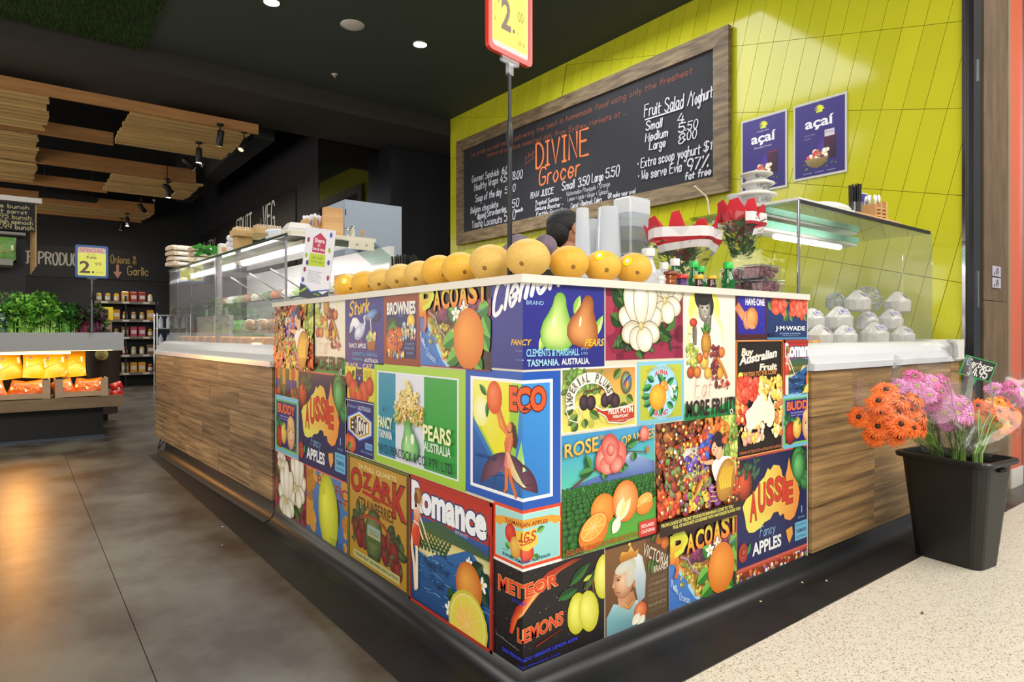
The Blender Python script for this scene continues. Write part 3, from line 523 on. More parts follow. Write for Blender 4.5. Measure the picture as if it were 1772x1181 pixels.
def A_lady(a,text=True):
    a.rect(0,0,1,1,'#5a3018','#4c2c18'); base=.15 if text else 0
    a.blobs(300,0,.12,1,1,.035,['#5a3018','#7c3c18','#3c2414','#8c5024','#6a2c18','#943c1c'],seed=1)
    a.poly([(.2,.78),(.5,.84),(.5,.7),(.2,.7)],'#c0501c'); a.rect(.2,.6,.62,.74,'#d8d4c4','#f0ece0'); a.blobs(60,.24,.5,.62,.64,.028,['#4c3c94','#6a50a8','#38347c','#8c78b8'],seed=2); a.blobs(50,.2,.42,.56,.5,.026,['#a8b868','#8ca050','#c0c888'],seed=3)
    a.blobs(70,.78,.4,1,.98,.035,['#7c9838','#98b04c','#5c7c2c','#a8bc5c'],seed=4,asp=1.8); a.blobs(60,.78,.2,1,.42,.03,['#b03818','#c84c1c','#903018'],seed=5)
    a.blobs(60,.0,.16,.25,.4,.03,['#c03c1c','#d8581c','#a02c14'],seed=6); a.blobs(50,.08,.35,.3,.75,.035,['#7c2814','#5c2010','#6c7040','#508040'],seed=7)
    a.blobs(60,.3,.16,.62,.45,.032,['#d88c28','#a02c1c','#7c2c5c','#e0b040','#5c7c30'],seed=8); a.blobs(30,.55,.72,.85,.98,.04,['#c86c1c','#e0a030','#b04c1c'],seed=9); a.blobs(30,.5,.62,.66,.84,.03,['#c03028','#2c4ca0','#d84c30'],seed=10)
    a.blobs(24,.62,.16,.78,.36,.03,['#6c2c74','#84408c','#502058'],seed=12)
    for k in range(4): a.line([(.62,.2+.045*k),(.7,.19+.045*k),(.77,.23+.045*k)],.004,'#e8c858')
    a.blobs(230,.0,base,.6,.98,.013,['#e08830','#8c2c1c','#4c6828','#c8a040','#6a3060','#d8d0b8','#38200f','#b84020'],seed=21); a.blobs(80,.78,base,1,.95,.013,['#a8b850','#5c7c2c','#c84820','#38200f'],seed=22)
    # woman with a basket of bananas
    a.ell(.7,.74,.075,.1,'#241828','#40283c'); a.poly([(.62,.58),(.74,.62),(.86,.6),(.9,.48),(.84,.36),(.72,.34),(.66,.4),(.62,.5)],None,['#f0ece4','#f8f4ee','#f0ece8','#d8d0cc','#e0dcd4','#c8c0bc','#e8e4e0','#f4f0ea'])
    a.line([(.64,.58),(.56,.58),(.48,.6),(.46,.66)],.022*a.W/.53,'#e8b488',taper=True); a.line([(.86,.56),(.93,.46),(.9,.36),(.84,.32)],.022*a.W/.53,'#e4ac80')
    a.ell(.71,.66,.05,.06,'#d8a078','#f4d0a8'); a.ell(.66,.7,.045,.055,'#d89c74','#f6d4b0'); a.ell(.72,.77,.055,.05,'#241828'); a.ell(.77,.77,.022,.022,'#e05848')
    a.ell(.645,.69,.012,.007,'#b82c28',n=6); a.ell(.66,.715,.008,.006,'#302020',n=6)
    a.ell(.8,.38,.12,.17,'#a87028','#e0b048',rot=-20)
    for k in range(5): a.line([(.74+.03*k,.3),(.72+.035*k,.4),(.78+.03*k,.5)],.014*a.W/.53,'#e8c83c','#d8a828')
    a.line([(.55,.34),(.48,.5),(.52,.6)],.006,'#c86c28'); a.leaf(.42,.3,.5,.44,.05,'#c87828','#e8b850')
    if text:
        a.rect(0,0,1,.13,'#2c1410'); a.text('FROM LANDS OF TROPIC SPLENDOR BANANAS COME TO YOU',.02,.085,.9,.115,'#e0d868',bold=.03); a.text('FULL OF NATURE\'S GOODNESS WITH MATCHLESS FLAVOR TOO',.15,.045,1,.075,'#e0d868',bold=.03)
def A_stork(a):
    a.rect(0,0,1,1,'#25267c','#2c2e8a'); a.hand('Stork',.12,.72,.62,.2,'#e8bc34',.013,slant=.25,rise=.05); a.text('BRAND',.7,.84,.8,.865,'#5878c8')
    a.poly([(.04,.4),(.13,.44),(.2,.52),(.14,.55)],'#181848'); a.ell(.4,.47,.15,.085,'#8ca4d4','#f4f6fa',rot=24); a.poly([(.12,.44),(.15,.58),(.22,.68),(.33,.68),(.42,.6),(.45,.5),(.36,.56),(.3,.5),(.24,.56),(.2,.48)],None,['#c0cce4','#eef2fa','#ffffff','#f4f6fa','#d8e0f0','#9cb0dc','#f0f4fa','#b8c8e8','#f0f4fa','#a8b8dc']); a.line([(.5,.5),(.54,.6),(.52,.68),(.57,.7)],.016,'#e8ecf4')
    a.ell(.7,.71,.16,.055,'#2c5ca0','#88b4e0',rot=12); a.ell(.84,.67,.1,.04,'#16163c','#2c2c5c',rot=20); a.line([(.57,.69),(.66,.65)],.004,'#d87838'); a.line([(.34,.4),(.4,.26)],.004,'#c87868'); a.line([(.4,.38),(.5,.28)],.004,'#c87868')
    a.line([(.68,.66),(.7,.5),(.7,.42)],.009,'#e8e4e8','#c8b0c0'); a.poly([(.58,.38),(.82,.38),(.79,.2),(.62,.2)],None,['#b87848','#a86838','#8a4c28','#985830']); a.blobs(14,.6,.36,.8,.43,.04,['#7c9c58','#a8b478','#c8a060'],seed=2)
    a.text('FANCY APPLES',.12,.225,.57,.29,'#f0f0f4',bold=.02); a.text('CLEMENTS & MARSHALL',.2,.11,.86,.16,'#6ea8dc',bold=.02); a.text('TASMANIA,',.2,.03,.5,.075,'#6ea8dc',bold=.02); a.text('AUSTRALIA.',.53,.02,.88,.075,'#f0f0f4',bold=.02); a.text('PTY',.9,.13,.95,.15,'#6ea8dc')
def A_brown(a):
    a.rect(0,0,1,1,'#8c3418','#98401c'); a.rect(.08,.1,.9,.85,'#191a58','#1f2068'); a.text('BROWNIES',.1,.7,.87,.86,'#f0ece0',bold=.04); a.text('BRAND',.42,.665,.55,.685,'#8898c8')
    for q in ((.12,.45,.22,.66),(.2,.62,.42,.5),(.12,.5,.3,.62)): a.leaf(*q,.14,'#24501c','#5c8c38')
    a.ell(.42,.36,.14,.16,'#a83c10','#f08030'); a.ell(.24,.3,.18,.2,'#a83c10','#f08838'); a.ell(.76,.6,.1,.09,'#e0a828','#f8e060')
    a.blobs(50,.5,.36,.88,.56,.022,['#c8a068','#d86830','#8098c0','#e0d8c8','#608048'],seed=5,asp=1.6); a.blobs(26,.12,.12,.6,.2,.025,['#a83c18','#587838','#d8a850','#4060a0'],seed=6,asp=1.5); a.blobs(20,.15,.28,.55,.5,.018,['#40508c','#a82c18','#c8b070'],seed=7)
    a.text('PACKED BY',.62,.28,.86,.31,'#90a8d8'); a.text('ORANGE ASSN.',.6,.22,.86,.26,'#90a8d8'); a.text('CALIFORNIA',.64,.16,.84,.19,'#90a8d8')
def A_cat(a):
    a.rect(0,0,1,1,'#d8cc30','#e4d83c'); a.rect(0,.88,1,1,'#2624a0','#2a28a8'); a.text('BLACK',.03,.87,.46,.985,'#e8dc50',bold=.02); a.text('CAT',.62,.87,.92,.985,'#e8dc50',bold=.02)
    a.line([(.05,.82),(.25,.62),(.4,.5)],.004,'#3c3c14'); a.leaf(.25,.62,.32,.8,.1,'#1c3c14','#3c6420'); a.leaf(.1,.3,.05,.5,.1,'#1c3c14','#3c6420'); a.leaf(.85,.2,.95,.4,.1,'#1c3c14','#3c6420')
    a.poly([(.38,.9),(.44,.84),(.56,.84),(.62,.9),(.63,.45),(.58,.2),(.44,.2),(.36,.5)],'#1c1858'); 
    for x in (.45,.56): a.ell(x,.68,.025,.015,'#c05040',n=6)
    a.ell(.5,.6,.03,.025,'#a8b0e0'); a.ell(.14,.55,.13,.12,'#a02810','#e06038'); a.ell(.3,.25,.17,.18,'#b03014','#e86840'); a.ell(.66,.24,.17,.18,'#b03014','#e86840'); a.ell(.85,.42,.13,.14,'#a02810','#e06038'); a.ell(.48,.14,.14,.13,'#b03014','#e86840'); a.leaf(.4,.36,.44,.22,.1,'#5c8c20','#98b838')
    for k in range(6): a.text('FINEST FRUIT',.68,.8-.035*k,.93,.82-.035*k,'#605820')
    a.rect(0,0,1,.04,'#24206c')
def A_eir(a):
    a.rect(0,0,1,1,'#161a60','#1c2274'); a.text('Produce of',.08,.86,.4,.92,'#a0b0dc'); a.text('AUSTRALIA',.44,.84,.88,.92,'#c8d4ec',bold=.01)
    hx=[(.5,.8),(.88,.66),(.88,.44),(.5,.3),(.12,.44),(.12,.66)]
    def H(k,c): a.poly([(.5+(x-.5)*k,.55+(y-.55)*k) for x,y in hx],c)
    for k,c in ((1.16,'#2c48a8'),(1.1,'#5c88d8'),(1.04,'#b8d8f8'),(.98,'#f0f6fc'),(.92,'#e0a828'),(.8,'#2a1c20'),(.77,'#f4f0e4')): H(k,c)
    for i,t in enumerate('EIRCOT'): xx=(.2,.3,.35,.45,.555,.665)[i]; a.text(t,xx,.44-.05*math.sin(i/5*3.1),xx+(.03 if t=='I' else .09),.64+.07*math.sin(i/5*3.1),'#30182c',bold=.03)
    a.ell(.12,.2,.16,.13,'#a02c14','#e87038'); a.ell(.24,.18,.15,.13,'#b03818','#f08048'); a.leaf(.1,.05,.2,.22,.1,'#24602c','#58a048'); a.rect(.7,.16,.94,.28,'#6ca8dc'); a.text('PACKED',.73,.19,.91,.24,'#20306c'); a.text('FRUIT GROWERS',.56,.08,.95,.12,'#90b0e0'); a.frame(0,0,1,1,.003,'#e8e8e8')
def A_vase(a):
    a.rect(0,0,1,1,'#2c1c14'); a.rect(0,.22,1,1,'#b8a030','#d0b838')
    for x,c in ((.1,'#c04020'),(.28,'#3c6c28'),(.42,'#d08828'),(.56,'#2c4c2c'),(.8,'#c84024')): a.ell(x,.82,.09,.1,c,n=12); a.ell(x,.6,.07,.2,c,n=12)
    for x in (.14,.62,.84): a.rect(x-.1,.2,x+.1,.6,'#282868','#38388c')
    a.rect(.36,.2,.48,.6,'#b86c20','#d89040'); a.blobs(16,0,.05,1,.25,.07,['#5c2c14','#806020','#3c4020','#8c3018'],seed=1)
def A_pac(a):
    a.rect(0,0,1,1,'#3c64a4','#4c7cb4'); a.blobs(16,0,.4,.16,1,.07,['#b87c28','#c89038','#a86c20'],seed=3,grad=False); a.blobs(10,.9,0,1,1,.06,['#c89038','#b87828'],seed=4,grad=False); a.blobs(8,.02,.1,.2,.3,.06,['#c89038'],seed=5,grad=False)
    a.blobs(8,.2,.88,.45,.98,.04,['#c8a048'],seed=6,grad=False); aus(a,.03,.16,.24,.2,'#c88c30','#d89838')
    a.text('PACIFIC',.3,.8,1.0,.96,'#8c2434',out='#d8a878',ow=.001,bold=.01,rise=-.06); a.text('BRAND',.78,.69,.98,.72,'#8c2434',bold=.02)
    a.leaf(.74,.74,.8,.3,.12,'#16301c','#2a5828'); a.leaf(.36,.36,.74,.04,.1,'#16301c','#2a5828'); a.ell(.56,.45,.235,.36,'#a8b01c','#f0f050',rot=8); a.ell(.44,.76,.05,.05,'#c8cc30'); a.line([(.77,.15),(.77,.02)],.005,'#2c5028')
    for k in range(3): a.text('PACIFIC FRUIT EXCHANGE',.6,.03+.03*k,.95,.045+.03*k,'#182c50')
def A_plum(a):
    a.rect(0,0,1,1,'#f0ece0'); a.poly([(.015,.02),(.985,.02),(.985,.97),(.015,.97)],None,['#e8dc68','#e8d060','#d89048','#608038'])
    a.blobs(40,.02,.55,.5,.97,.05,['#4c6c2c','#6c8838','#385020'],seed=1,asp=.5,rot=True); a.blobs(40,.2,.1,.9,.5,.05,['#e4d868','#b8b850','#d8cc60'],seed=2,grad=False)
    for k,q in enumerate(((.2,.28,.08,.12),(.28,.2,.3,.05),(.35,.3,.48,.18),(.15,.4,.04,.3),(.68,.8,.78,.95),(.85,.5,.95,.4),(.75,.35,.9,.3),(.6,.35,.7,.25),(.2,.15,.12,.03))): a.leaf(*q,.09,'#3c5c24','#789848')
    a.line([(.3,.62),(.5,.66),(.7,.55)],.005,'#6a4020')
    for x,y in ((.28,.45),(.37,.44),(.56,.46),(.63,.5),(.7,.43)): a.ell(x,y,.062,.09*.8,'#1c1018','#58404c')
    N=16; up=[];dn=[]
    for i in range(N+1): t=R(200-i*(190)/N); up.append((.36+.31*math.cos(t),.5+.42*math.sin(t))); dn.append((.37+.23*math.cos(t)*(.9+.1*abs(math.sin(t))),.47+.27*math.sin(t)))
    for i in range(N): a.poly([up[i],up[i+1],dn[i+1],dn[i]],'#ece8dc',keep=i>0)
    wd='IMPERIAL PLUMS'
    for i,ch in enumerate(wd):
        if ch==' ': continue
        t=R(190-i*170/13); cx_,cy_=.365+.27*math.cos(t),.49+.345*math.sin(t); an=t-math.pi/2
        def wp(x,y,u,v,cx_=cx_,cy_=cy_,an=an,ch=ch): du,dv=(u-.5)*(.012 if ch=='I' else .034),(v-.5)*.075; return (cx_+(du*math.cos(an)-dv*math.sin(an)),cy_+(du*math.sin(an)+dv*math.cos(an))*1.7)
        a.text(ch,0,0,1,1,'#6a6450',bold=.03,warp=wp)
    a.line([(.1,.5),(.05,.35),(.1,.2),(.2,.15),(.24,.3),(.2,.4),(.14,.36)],.004,'#f0ece0')
    a.ell(.85,.72,.075,.13*.85,'#3c4c40','#a8b888'); a.leaf(.8,.66,.92,.84,.06,'#2c4c8c','#5c84b8'); a.leaf(.84,.62,.86,.76,.06,'#c85028','#e8a048')
    a.poly([(.42,.38),(.52,.3),(.68,.3),(.96,.34),(.96,.12),(.8,.06),(.6,.1),(.56,.2),(.46,.28)],'#bc3820'); a.line([(.42,.38),(.52,.3),(.68,.31),(.96,.35)],.005,'#f0ece0'); a.line([(.46,.28),(.56,.2),(.6,.1),(.8,.06),(.96,.12)],.004,'#f0ece0')
    a.text('FELIX POTIN',.6,.23,.94,.32,'#f4ece0',bold=.03); a.text('MIRAMONT',.66,.155,.88,.205,'#f4ece0',bold=.02); a.text('LOT ET GARONNE  FRANCE',.62,.1,.92,.125,'#f0c8b8')
def A_alpha(a):
    a.rect(0,0,1,1,'#78bcd4','#88c8dc'); a.rect(.06,.07,.94,.94,'#b4bc38','#c0c440'); a.ell(.5,.5,.37,.33*1.1,'#2c5c4c'); a.ell(.5,.5,.355,.39,'#9cd0e8','#b8e0f0',hl=(0,0))
    a.text('ALPHA',.36,.75,.64,.83,'#c8342c',bold=.03,arch=.03); a.text('BRAND',.34,.14,.64,.22,'#c8342c',bold=.03,arch=-.03)
    a.text('RIVERSIDE FRUIT CO.',.2,.82,.8,.87,'#98a04c',arch=.05); a.text('RIVERSIDE, CALIFORNIA',.22,.1,.78,.14,'#98a04c',arch=-.04)
    for q in ((.3,.62,.1,.55),(.35,.68,.2,.76),(.45,.6,.6,.74),(.6,.6,.78,.72),(.7,.5,.88,.54),(.3,.35,.12,.3),(.35,.28,.25,.12),(.5,.3,.48,.12),(.7,.4,.85,.36),(.62,.32,.76,.22),(.28,.45,.08,.44),(.55,.65,.42,.8)): a.leaf(*q,.1,'#1c5c3c','#4ca058')
    a.blobs(14,.6,.4,.8,.6,.025,['#e8ece0','#e8d090','#ffffff'],seed=3); a.blobs(6,.48,.55,.62,.62,.05,['#e07828'],seed=2); orange(a,.42,.42,.18,'#d88c18','#f8c848')
def A_rose(a):
    a.rect(0,0,1,1,'#3c8c34','#50a048'); a.poly([(0,.55),(1,.55),(1,1),(0,1)],None,['#58c4a8','#54c8a0','#4ca0d4','#3c90cc'])
    a.poly([(0,.55),(.25,.6),(.4,.63),(.55,.68),(.72,.78),(.85,.72),(1,.66),(1,.55)],None,['#4c68a8','#5870b0','#6480b8','#7c98c8','#e0e8f0','#88a0cc','#6078b4','#5068a8'])
    rd=random.Random(3)
    for k in range(15):
        y=.56-.0022*k*k-.008*k; n=int(26-k)
        for j in range(n): a.ell((j+rd.random()*.5)/n*1.05,y,.012+.0025*k,.008+.0022*k,'#123c18','#3c8034',n=7,keep=j>0)
    a.poly([(.2,.0),(1,0),(1,.34),(.85,.3),(.3,.2)],None,['#58a838','#5cac38','#3c8c34','#48983c','#4c9c38'])
    a.text('ROSE',.02,.82,.35,.93,'#d8a83c','#e8c868',out='#6a3820',ow=.0015,bold=.02,grow=.1,rise=.02); a.text('BRAND',.37,.93,.5,.97,'#c8a048'); a.text('ORANGES',.6,.84,.98,.93,'#d8a83c','#e8c868',out='#6a3820',ow=.0012,bold=.01,rise=.04)
    a.line([(.1,.57),(.3,.68),(.5,.74),(.62,.8),(.86,.92)],.009,'#6a3c28'); a.line([(.62,.8),(.88,.76)],.004,'#6a3c28')
    for q in ((.28,.68,.22,.82),(.3,.68,.16,.66),(.55,.68,.68,.66),(.42,.66,.42,.58),(.66,.84,.78,.88),(.66,.82,.6,.74),(.74,.78,.74,.7),(.56,.7,.62,.62)): a.leaf(*q,.07,'#1c5424','#4c9048')
    for k,(x,y,r) in enumerate(((.48,.78,.15),(.42,.76,.11),(.56,.77,.11),(.48,.85,.11),(.44,.7,.08),(.54,.7,.08),(.48,.79,.08),(.48,.83,.05))): a.ell(x,y,r,r*.85,'#c03c38' if k%2 else '#d85850','#f4a898',hl=(-.2,.4),rot=k*40)
    a.ell(.86,.93,.055,.06,'#c84840','#f4a898'); a.ell(.9,.78,.02,.03,'#b87840')
    a.ell(.4,.33,.13,.12,'#d87820','#f4a848'); halfor(a,.86,.32,.1,.62,15); a.ell(.86,.28,.1,.07,'#d87820','#f0a040',rot=10,a0=180,a1=360); a.ell(.64,.36,.145,.16,'#d87018','#f8c078'); a.leaf(.56,.2,.62,.4,.1,'#f4ecc0','#f8e0a0'); a.leaf(.58,.2,.7,.38,.08,'#f8dc90','#f4ecc0'); a.leaf(.5,.1,.58,.24,.09,'#f4ecd8','#f8f0e0')
    a.ell(.3,.16,.16,.12,'#d87018','#f0a040',rot=25); halfor(a,.3,.2,.15,.6,25)
    a.text('REDLANDS ORANGE GROWERS ASSOCIATION',.03,.02,.78,.065,'#b04c20',out='#e8b848',ow=.0005,bold=.02); a.rect(.79,.0,1,.14,'#c8342c','#d03c30'); a.text('REDLANDS',.82,.08,.97,.11,'#f4e4d8',bold=.02); a.text('CALIFORNIA',.82,.03,.98,.06,'#f4e4d8',bold=.02)
def A_have(a):
    a.rect(0,0,1,1,'#481c18','#502018'); a.rect(.08,.12,.95,.95,'#2c2490','#3830a4'); a.text('HAVE ONE',.32,.74,.93,.88,'#f0ece8',bold=.04)
    a.line([(.04,.72),(.2,.55),(.34,.42)],.04,'#c87848','#e8a878'); a.ell(.36,.42,.12,.17,'#c07048','#eeb890'); a.ell(.52,.46,.2,.2,'#c0601c','#f4c078'); 
    for k in range(5): a.line([(.38+.02*k,.3+.01*k),(.44+.04*k,.46),(.42+.06*k,.6)],.003,'#e8a050')
    for k in range(4): a.line([(.34,.3+.05*k),(.44,.28+.02*k),(.52+.03*k,.26)],.012,'#dc9c6c')
    a.text('SUNKIST STYLE',.72,.22,.9,.24,'#2448c0') if False else None; a.blobs(6,.76,.2,.92,.36,.03,['#2838b0'],seed=1,grad=False)
def A_wade(a):
    a.rect(0,0,1,1,'#1c3060','#243c74'); a.blobs(14,.0,.5,1,1,.05,['#3c5c34','#24482c'],seed=1,asp=.6,rot=True)
    for q in ((.45,.7,.5,.4),(.55,.65,.62,.38),(.9,.65,.98,.4),(.5,.55,.4,.4),(.05,.8,.12,.6)): a.leaf(*q,.1,'#3c6430','#80984c')
    a.blobs(50,.16,.62,.42,1.0,.085,['#c84028','#d85038','#b83420'],seed=3,rot=True,asp=.6); a.blobs(60,.6,.55,.98,1.0,.085,['#c84028','#d85038','#b83420'],seed=4,rot=True,asp=.6)
    a.text('J·M·WADE',.2,.17,.93,.29,'#e8ecf0',bold=.03); a.text('PACKER & SHIPPER',.3,.115,.82,.145,'#98b8d8',bold=.02); a.text('WENATCHEE, WASH.',.36,.07,.76,.095,'#98b8d8'); a.rect(0,0,1,.05,'#4c84b0'); a.rect(.03,.06,.18,.14,'#101c44')
def A_buy(a):
    a.rect(0,0,1,1,'#d87830'); a.rect(.02,.0,.98,.99,'#1c1410','#201814'); a.text('Buy',.12,.85,.34,.93,'#f0dcc8',bold=.05,shear=.2); a.text('Australian',.08,.79,.86,.865,'#f4e8d8',bold=.04,shear=.2,rise=.06); a.text('Fruit',.5,.735,.86,.79,'#f0dcc8',bold=.05,shear=.2,rise=.0)
    a.text('"BRITISH TO THE CORE"',.14,.685,.88,.725,'#d89048',bold=.02,rise=.01); a.ell(.1,.7,.05,.04,'#d8d048','#f0f080')
    a.blobs(60,.02,.28,.22,.66,.05,['#c03020','#d84830','#a82018','#e0a850'],seed=1); a.blobs(50,.1,.48,.5,.66,.05,['#c83824','#b82818','#d85038'],seed=2); a.blobs(60,.5,.48,.96,.66,.045,['#e0b848','#f0d880','#c89838'],seed=3); a.blobs(70,.8,.15,.97,.55,.04,['#e8c050','#d8a038','#a86030','#f0dc90'],seed=4); a.blobs(40,.1,.12,.55,.26,.04,['#e8b070','#f0e0b8','#c88068','#d8a048'],seed=5)
    a.l+=1; aus(a,.17,.22,.64,.34,'#f4f0dc','#f4ecd0'); a.poly([(.72,.2),(.78,.21),(.76,.15)],'#f0ead0'); a.rect(.3,.38,.7,.382,'#c8c0a0')
    a.text('TASMANIA VICTORIA SOUTH AUSTRALIA WEST AUSTRALIA',.05,.025,.95,.05,'#c8784c',bold=.01,rise=.0); a.frame(0,0,1,1,.005,'#e0883c')
def A_vic(a):
    a.rect(0,0,1,1,'#16100c'); a.rect(0,.0,.98,.97,'#5c3c20','#7c5430'); a.rect(.62,.0,.98,.97,'#5c4830','#64402c')
    a.poly([(.02,.0),(.02,.22),(.12,.35),(.25,.3),(.5,.3),(.6,.2),(.62,0)],None,['#6a98a0','#7cb0b8','#a8d0d4','#98c0c4','#c8dcd8','#98b8b8','#5c8c94'])
    a.poly([(.3,.82),(.46,.86),(.56,.78),(.62,.55),(.6,.3),(.5,.25),(.44,.5),(.38,.7)],None,['#d0d8d8','#e4e8e8','#c8d0d4','#b8c8cc','#98b0b8','#88a4ac','#b0c0c4','#d8dcdc'])
    a.poly([(.18,.4),(.42,.42),(.46,.3),(.36,.22),(.2,.3)],None,['#c88c60','#b87c50','#b87c54','#a87048','#d8a078'])
    a.ell(.27,.58,.16,.19,'#a86c44','#eec29c',hl=(-.1,0)); a.poly([(.13,.6),(.095,.545),(.11,.53),(.14,.53)],'#d8a078'); a.ell(.38,.64,.08,.15,'#c4bfa8','#cfcab4',rot=-12,hl=(0,0)); a.ell(.27,.72,.13,.06,'#cbc6b0','#d6d2be',rot=10); a.line([(.2,.74),(.36,.76),(.44,.66),(.44,.56)],.009,'#c8ccc8'); a.line([(.22,.45),(.16,.47)],.003,'#8c3c30')
    a.ell(.19,.6,.025,.012,'#50301c',n=8); a.line([(.15,.625),(.23,.63)],.003,'#70482c'); a.ell(.43,.5,.02,.04,'#c08058')
    a.poly([(.22,.78),(.48,.8),(.5,.88),(.44,.86),(.38,.94),(.33,.88),(.24,.9),(.2,.84)],None,['#a86c20','#b87828','#e8b048','#c88830','#f0c868','#d89c40','#e8b850','#b87828']); a.ell(.36,.96,.02,.02,'#e8c058'); a.line([(.26,.32),(.34,.25),(.42,.3)],.004,'#e0b048')
    a.ell(.53,.16,.1,.1,'#c04c1c','#f09860'); a.leaf(.4,.04,.52,.14,.1,'#e8e0c8','#f4f0e0'); a.leaf(.48,.0,.6,.1,.1,'#e8e0c8','#f4f0e0')
    orange(a,.84,.93,.07,'#b85418','#e88838'); orange(a,.93,.86,.07,'#b85418','#e88838')
    for q in ((.7,.72,.66,.58),(.72,.7,.8,.62),(.74,.7,.72,.52),(.8,.98,.7,.92),(.88,.98,.98,.95)): a.leaf(*q,.07,'#2c4c1c','#587838')
    a.text('VICTORIA',.6,.62,1.02,.76,'#d8ccb0',bold=.01,warp=lambda x,y,u,v:(.56+.42*u+.03*v,.86-.24*u+(v-.5)*.13)); a.text('BRAND',.74,.55,.96,.62,'#d8ccb0',bold=.02)
    for k,t in enumerate(('GROWN BY','L.V.W.BROWN','RIVERSIDE','VICTORIA AVENUE','CITRUS ASSOCIATION','RIVERSIDE','CALIFORNIA')): a.text(t,.66,.46-.06*k,.95,.5-.06*k,'#a89878' if k%2 else '#88785c',rise=.0)
def A_strip(a):
    a.rect(0,0,1,1,'#7c2c18','#a03820'); a.blobs(90,0,0,1,1,.016,['#a8301c','#d8b040','#7c3c74','#5c7c30','#e0e0d8','#c85c28','#3c2018'],seed=4)
    a.rect(0,.8,1,1,'#d04a30')
T_='blue fruit label'
POSTERS=[ # fn, full rect (s0,s1,z0,z1), clip rect, label
(A_lady,(-2.46,-1.79,.88,1.40),(-2.46,-1.79,.965,1.345),'woman with banana basket print, top left corner of the side'),
(A_eat,(-1.79,-1.39,.965,1.56),(-1.79,-1.39,.965,1.345),'cream fruit pile print with green band, left of the stork'),
(A_stork,(-1.39,-.973,1.033,1.345),None,'deep blue label with a white stork carrying a basket'),
(A_brown,(-.973,-.652,1.037,1.345),None,'rust-bordered dark label with orange fruit and yellow moon'),
(A_pacoast,(-.652,-.169,1.043,1.365),(-.652,-.169,1.043,1.345),'orange and coastline label on the top row of the side'),
(A_clem,(-.169,.368,1.055,1.345),None,'blue label with green and brown pears, wrapping the corner'),
(A_cat,(-1.383,-1.066,.852,1.033),None,'yellow label with black cat among red apples'),
(A_vase,(-2.46,-2.05,.795,.965),None,'small yellow label of vegetables over blue crates'),
(A_buddy,(-2.46,-2.045,.45,.795),None,'label with a baby face and apples, on the left side'),
(A_aussie,(-2.045,-1.36,.438,.963),None,'red and yellow Australia map label on the side'),
(A_eir,(-1.383,-1.066,.597,.852),None,'dark blue label with a glowing yellow hexagon'),
(A_mag,(-2.46,-1.915,.04,.445),(-2.46,-1.915,.09,.445),'white magnolia label at the bottom left of the side'),
(A_pac,(-1.915,-1.36,.09,.436),None,'blue map label with one big lemon'),
(A_ozark,(-1.36,-.732,.085,.597),(-1.36,-.732,.09,.597),'mustard yellow strawberry label with olive border'),
(A_peac,(-1.066,-.328,.6,1.037),None,'lime bordered label with a green pear under blossom'),
(A_eco,(-.328,.16,.608,1.048),None,'blue label with a figure lifting an orange, wrapping the corner'),
(A_rom,(-.732,-.157,.09,.598),None,'red-topped label with a bather at a river, large one on the side'),
(A_jgs,(-.157,.168,.412,.608),None,'pale turquoise apple shield label, wrapping the corner'),
(A_meteor,(-.157,.368,.09,.412),None,'black night sky label with a comet and lemons, wrapping the corner'),
(A_mag,(.374,.808,1.075,1.44),(.374,.808,1.075,1.345),'white magnolia label on the top row of the front'),
(A_eat,(.815,1.165,.823,1.36),(.815,1.165,.823,1.345),'cream print of a smiling woman above a fruit pile'),
(A_plum,(.163,.534,.834,1.055),None,'label with purple plums under a white arched banner'),
(A_alpha,(.54,.815,.83,1.065),None,'lime green label with a round blue seal and one orange'),
(A_rose,(.165,.638,.418,.828),None,'label with a pink rose over orchards and cut oranges'),
(A_lady,(.642,1.17,.4,.826),None,'woman with banana basket print in the middle of the front'),
(A_have,(1.165,1.41,1.142,1.35),(1.165,1.41,1.142,1.345),'small violet label with a hand holding an orange'),
(A_wade,(1.41,1.767,1.142,1.36),(1.41,1.767,1.142,1.345),'dark blue label with bright red flowers'),
(A_buy,(1.167,1.543,.634,1.14),None,'black label with a white Australia map ringed by fruit'),
(A_rom,(1.543,1.87,.84,1.14),(1.543,1.767,.885,1.14),'small red-topped bather label on the front'),
(A_buddy,(1.543,1.87,.63,.885),(1.543,1.767,.63,.885),'small baby face label on the front, cut by the edge'),
(A_aussie,(1.172,1.785,.145,.63),(1.172,1.767,.145,.63),'red and yellow Australia map label on the front'),
(A_strip,(1.172,1.767,.09,.143),None,'narrow strip of fruit print along the bottom'),
(A_vic,(.372,.721,.09,.413),None,'brown label with a crowned woman in a white veil'),
(A_pacoast,(.723,1.19,.085,.4),(.723,1.17,.09,.405),'orange and coastline label at the bottom of the front'),
]
# ---------------------------------------------------------------- materials
PI=math.pi
m_white=mat('white_laminate','#d9d6cf',.35); m_cream=mat('cream_laminate','#d8d2bc',.4); m_steel=mat('brushed_steel','#b8b8ba',.25,metal=1); m_black=mat('black_plastic','#131314',.4); m_blackm=mat('matt_black_metal','#0c0c0e',.5)
m_wood=mat('rustic_oak','#523a20',.5,col2='#b8925e',scale=1.6,stretch=(1.0,1,22),detail=10,bump=.3,rand=.2,contrast=1.35,wave=True)
m_woodL=mat('rustic_oak_side','#4c3a22',.5,col2='#a88860',scale=1.5,stretch=(3,1.0,24),detail=10,bump=.3,rand=.3,contrast=1.7,wave=True)
m_frame=mat('weathered_oak_frame','#4a3a2a',.6,col2='#8c7858',scale=3,stretch=(3,1.3,9),detail=9,rand=.1,bump=.2,contrast=1.5)
m_pine=mat('pine','#b8834a',.5,col2='#d8b078',scale=2,stretch=(1,1,8),detail=6,rand=.08)
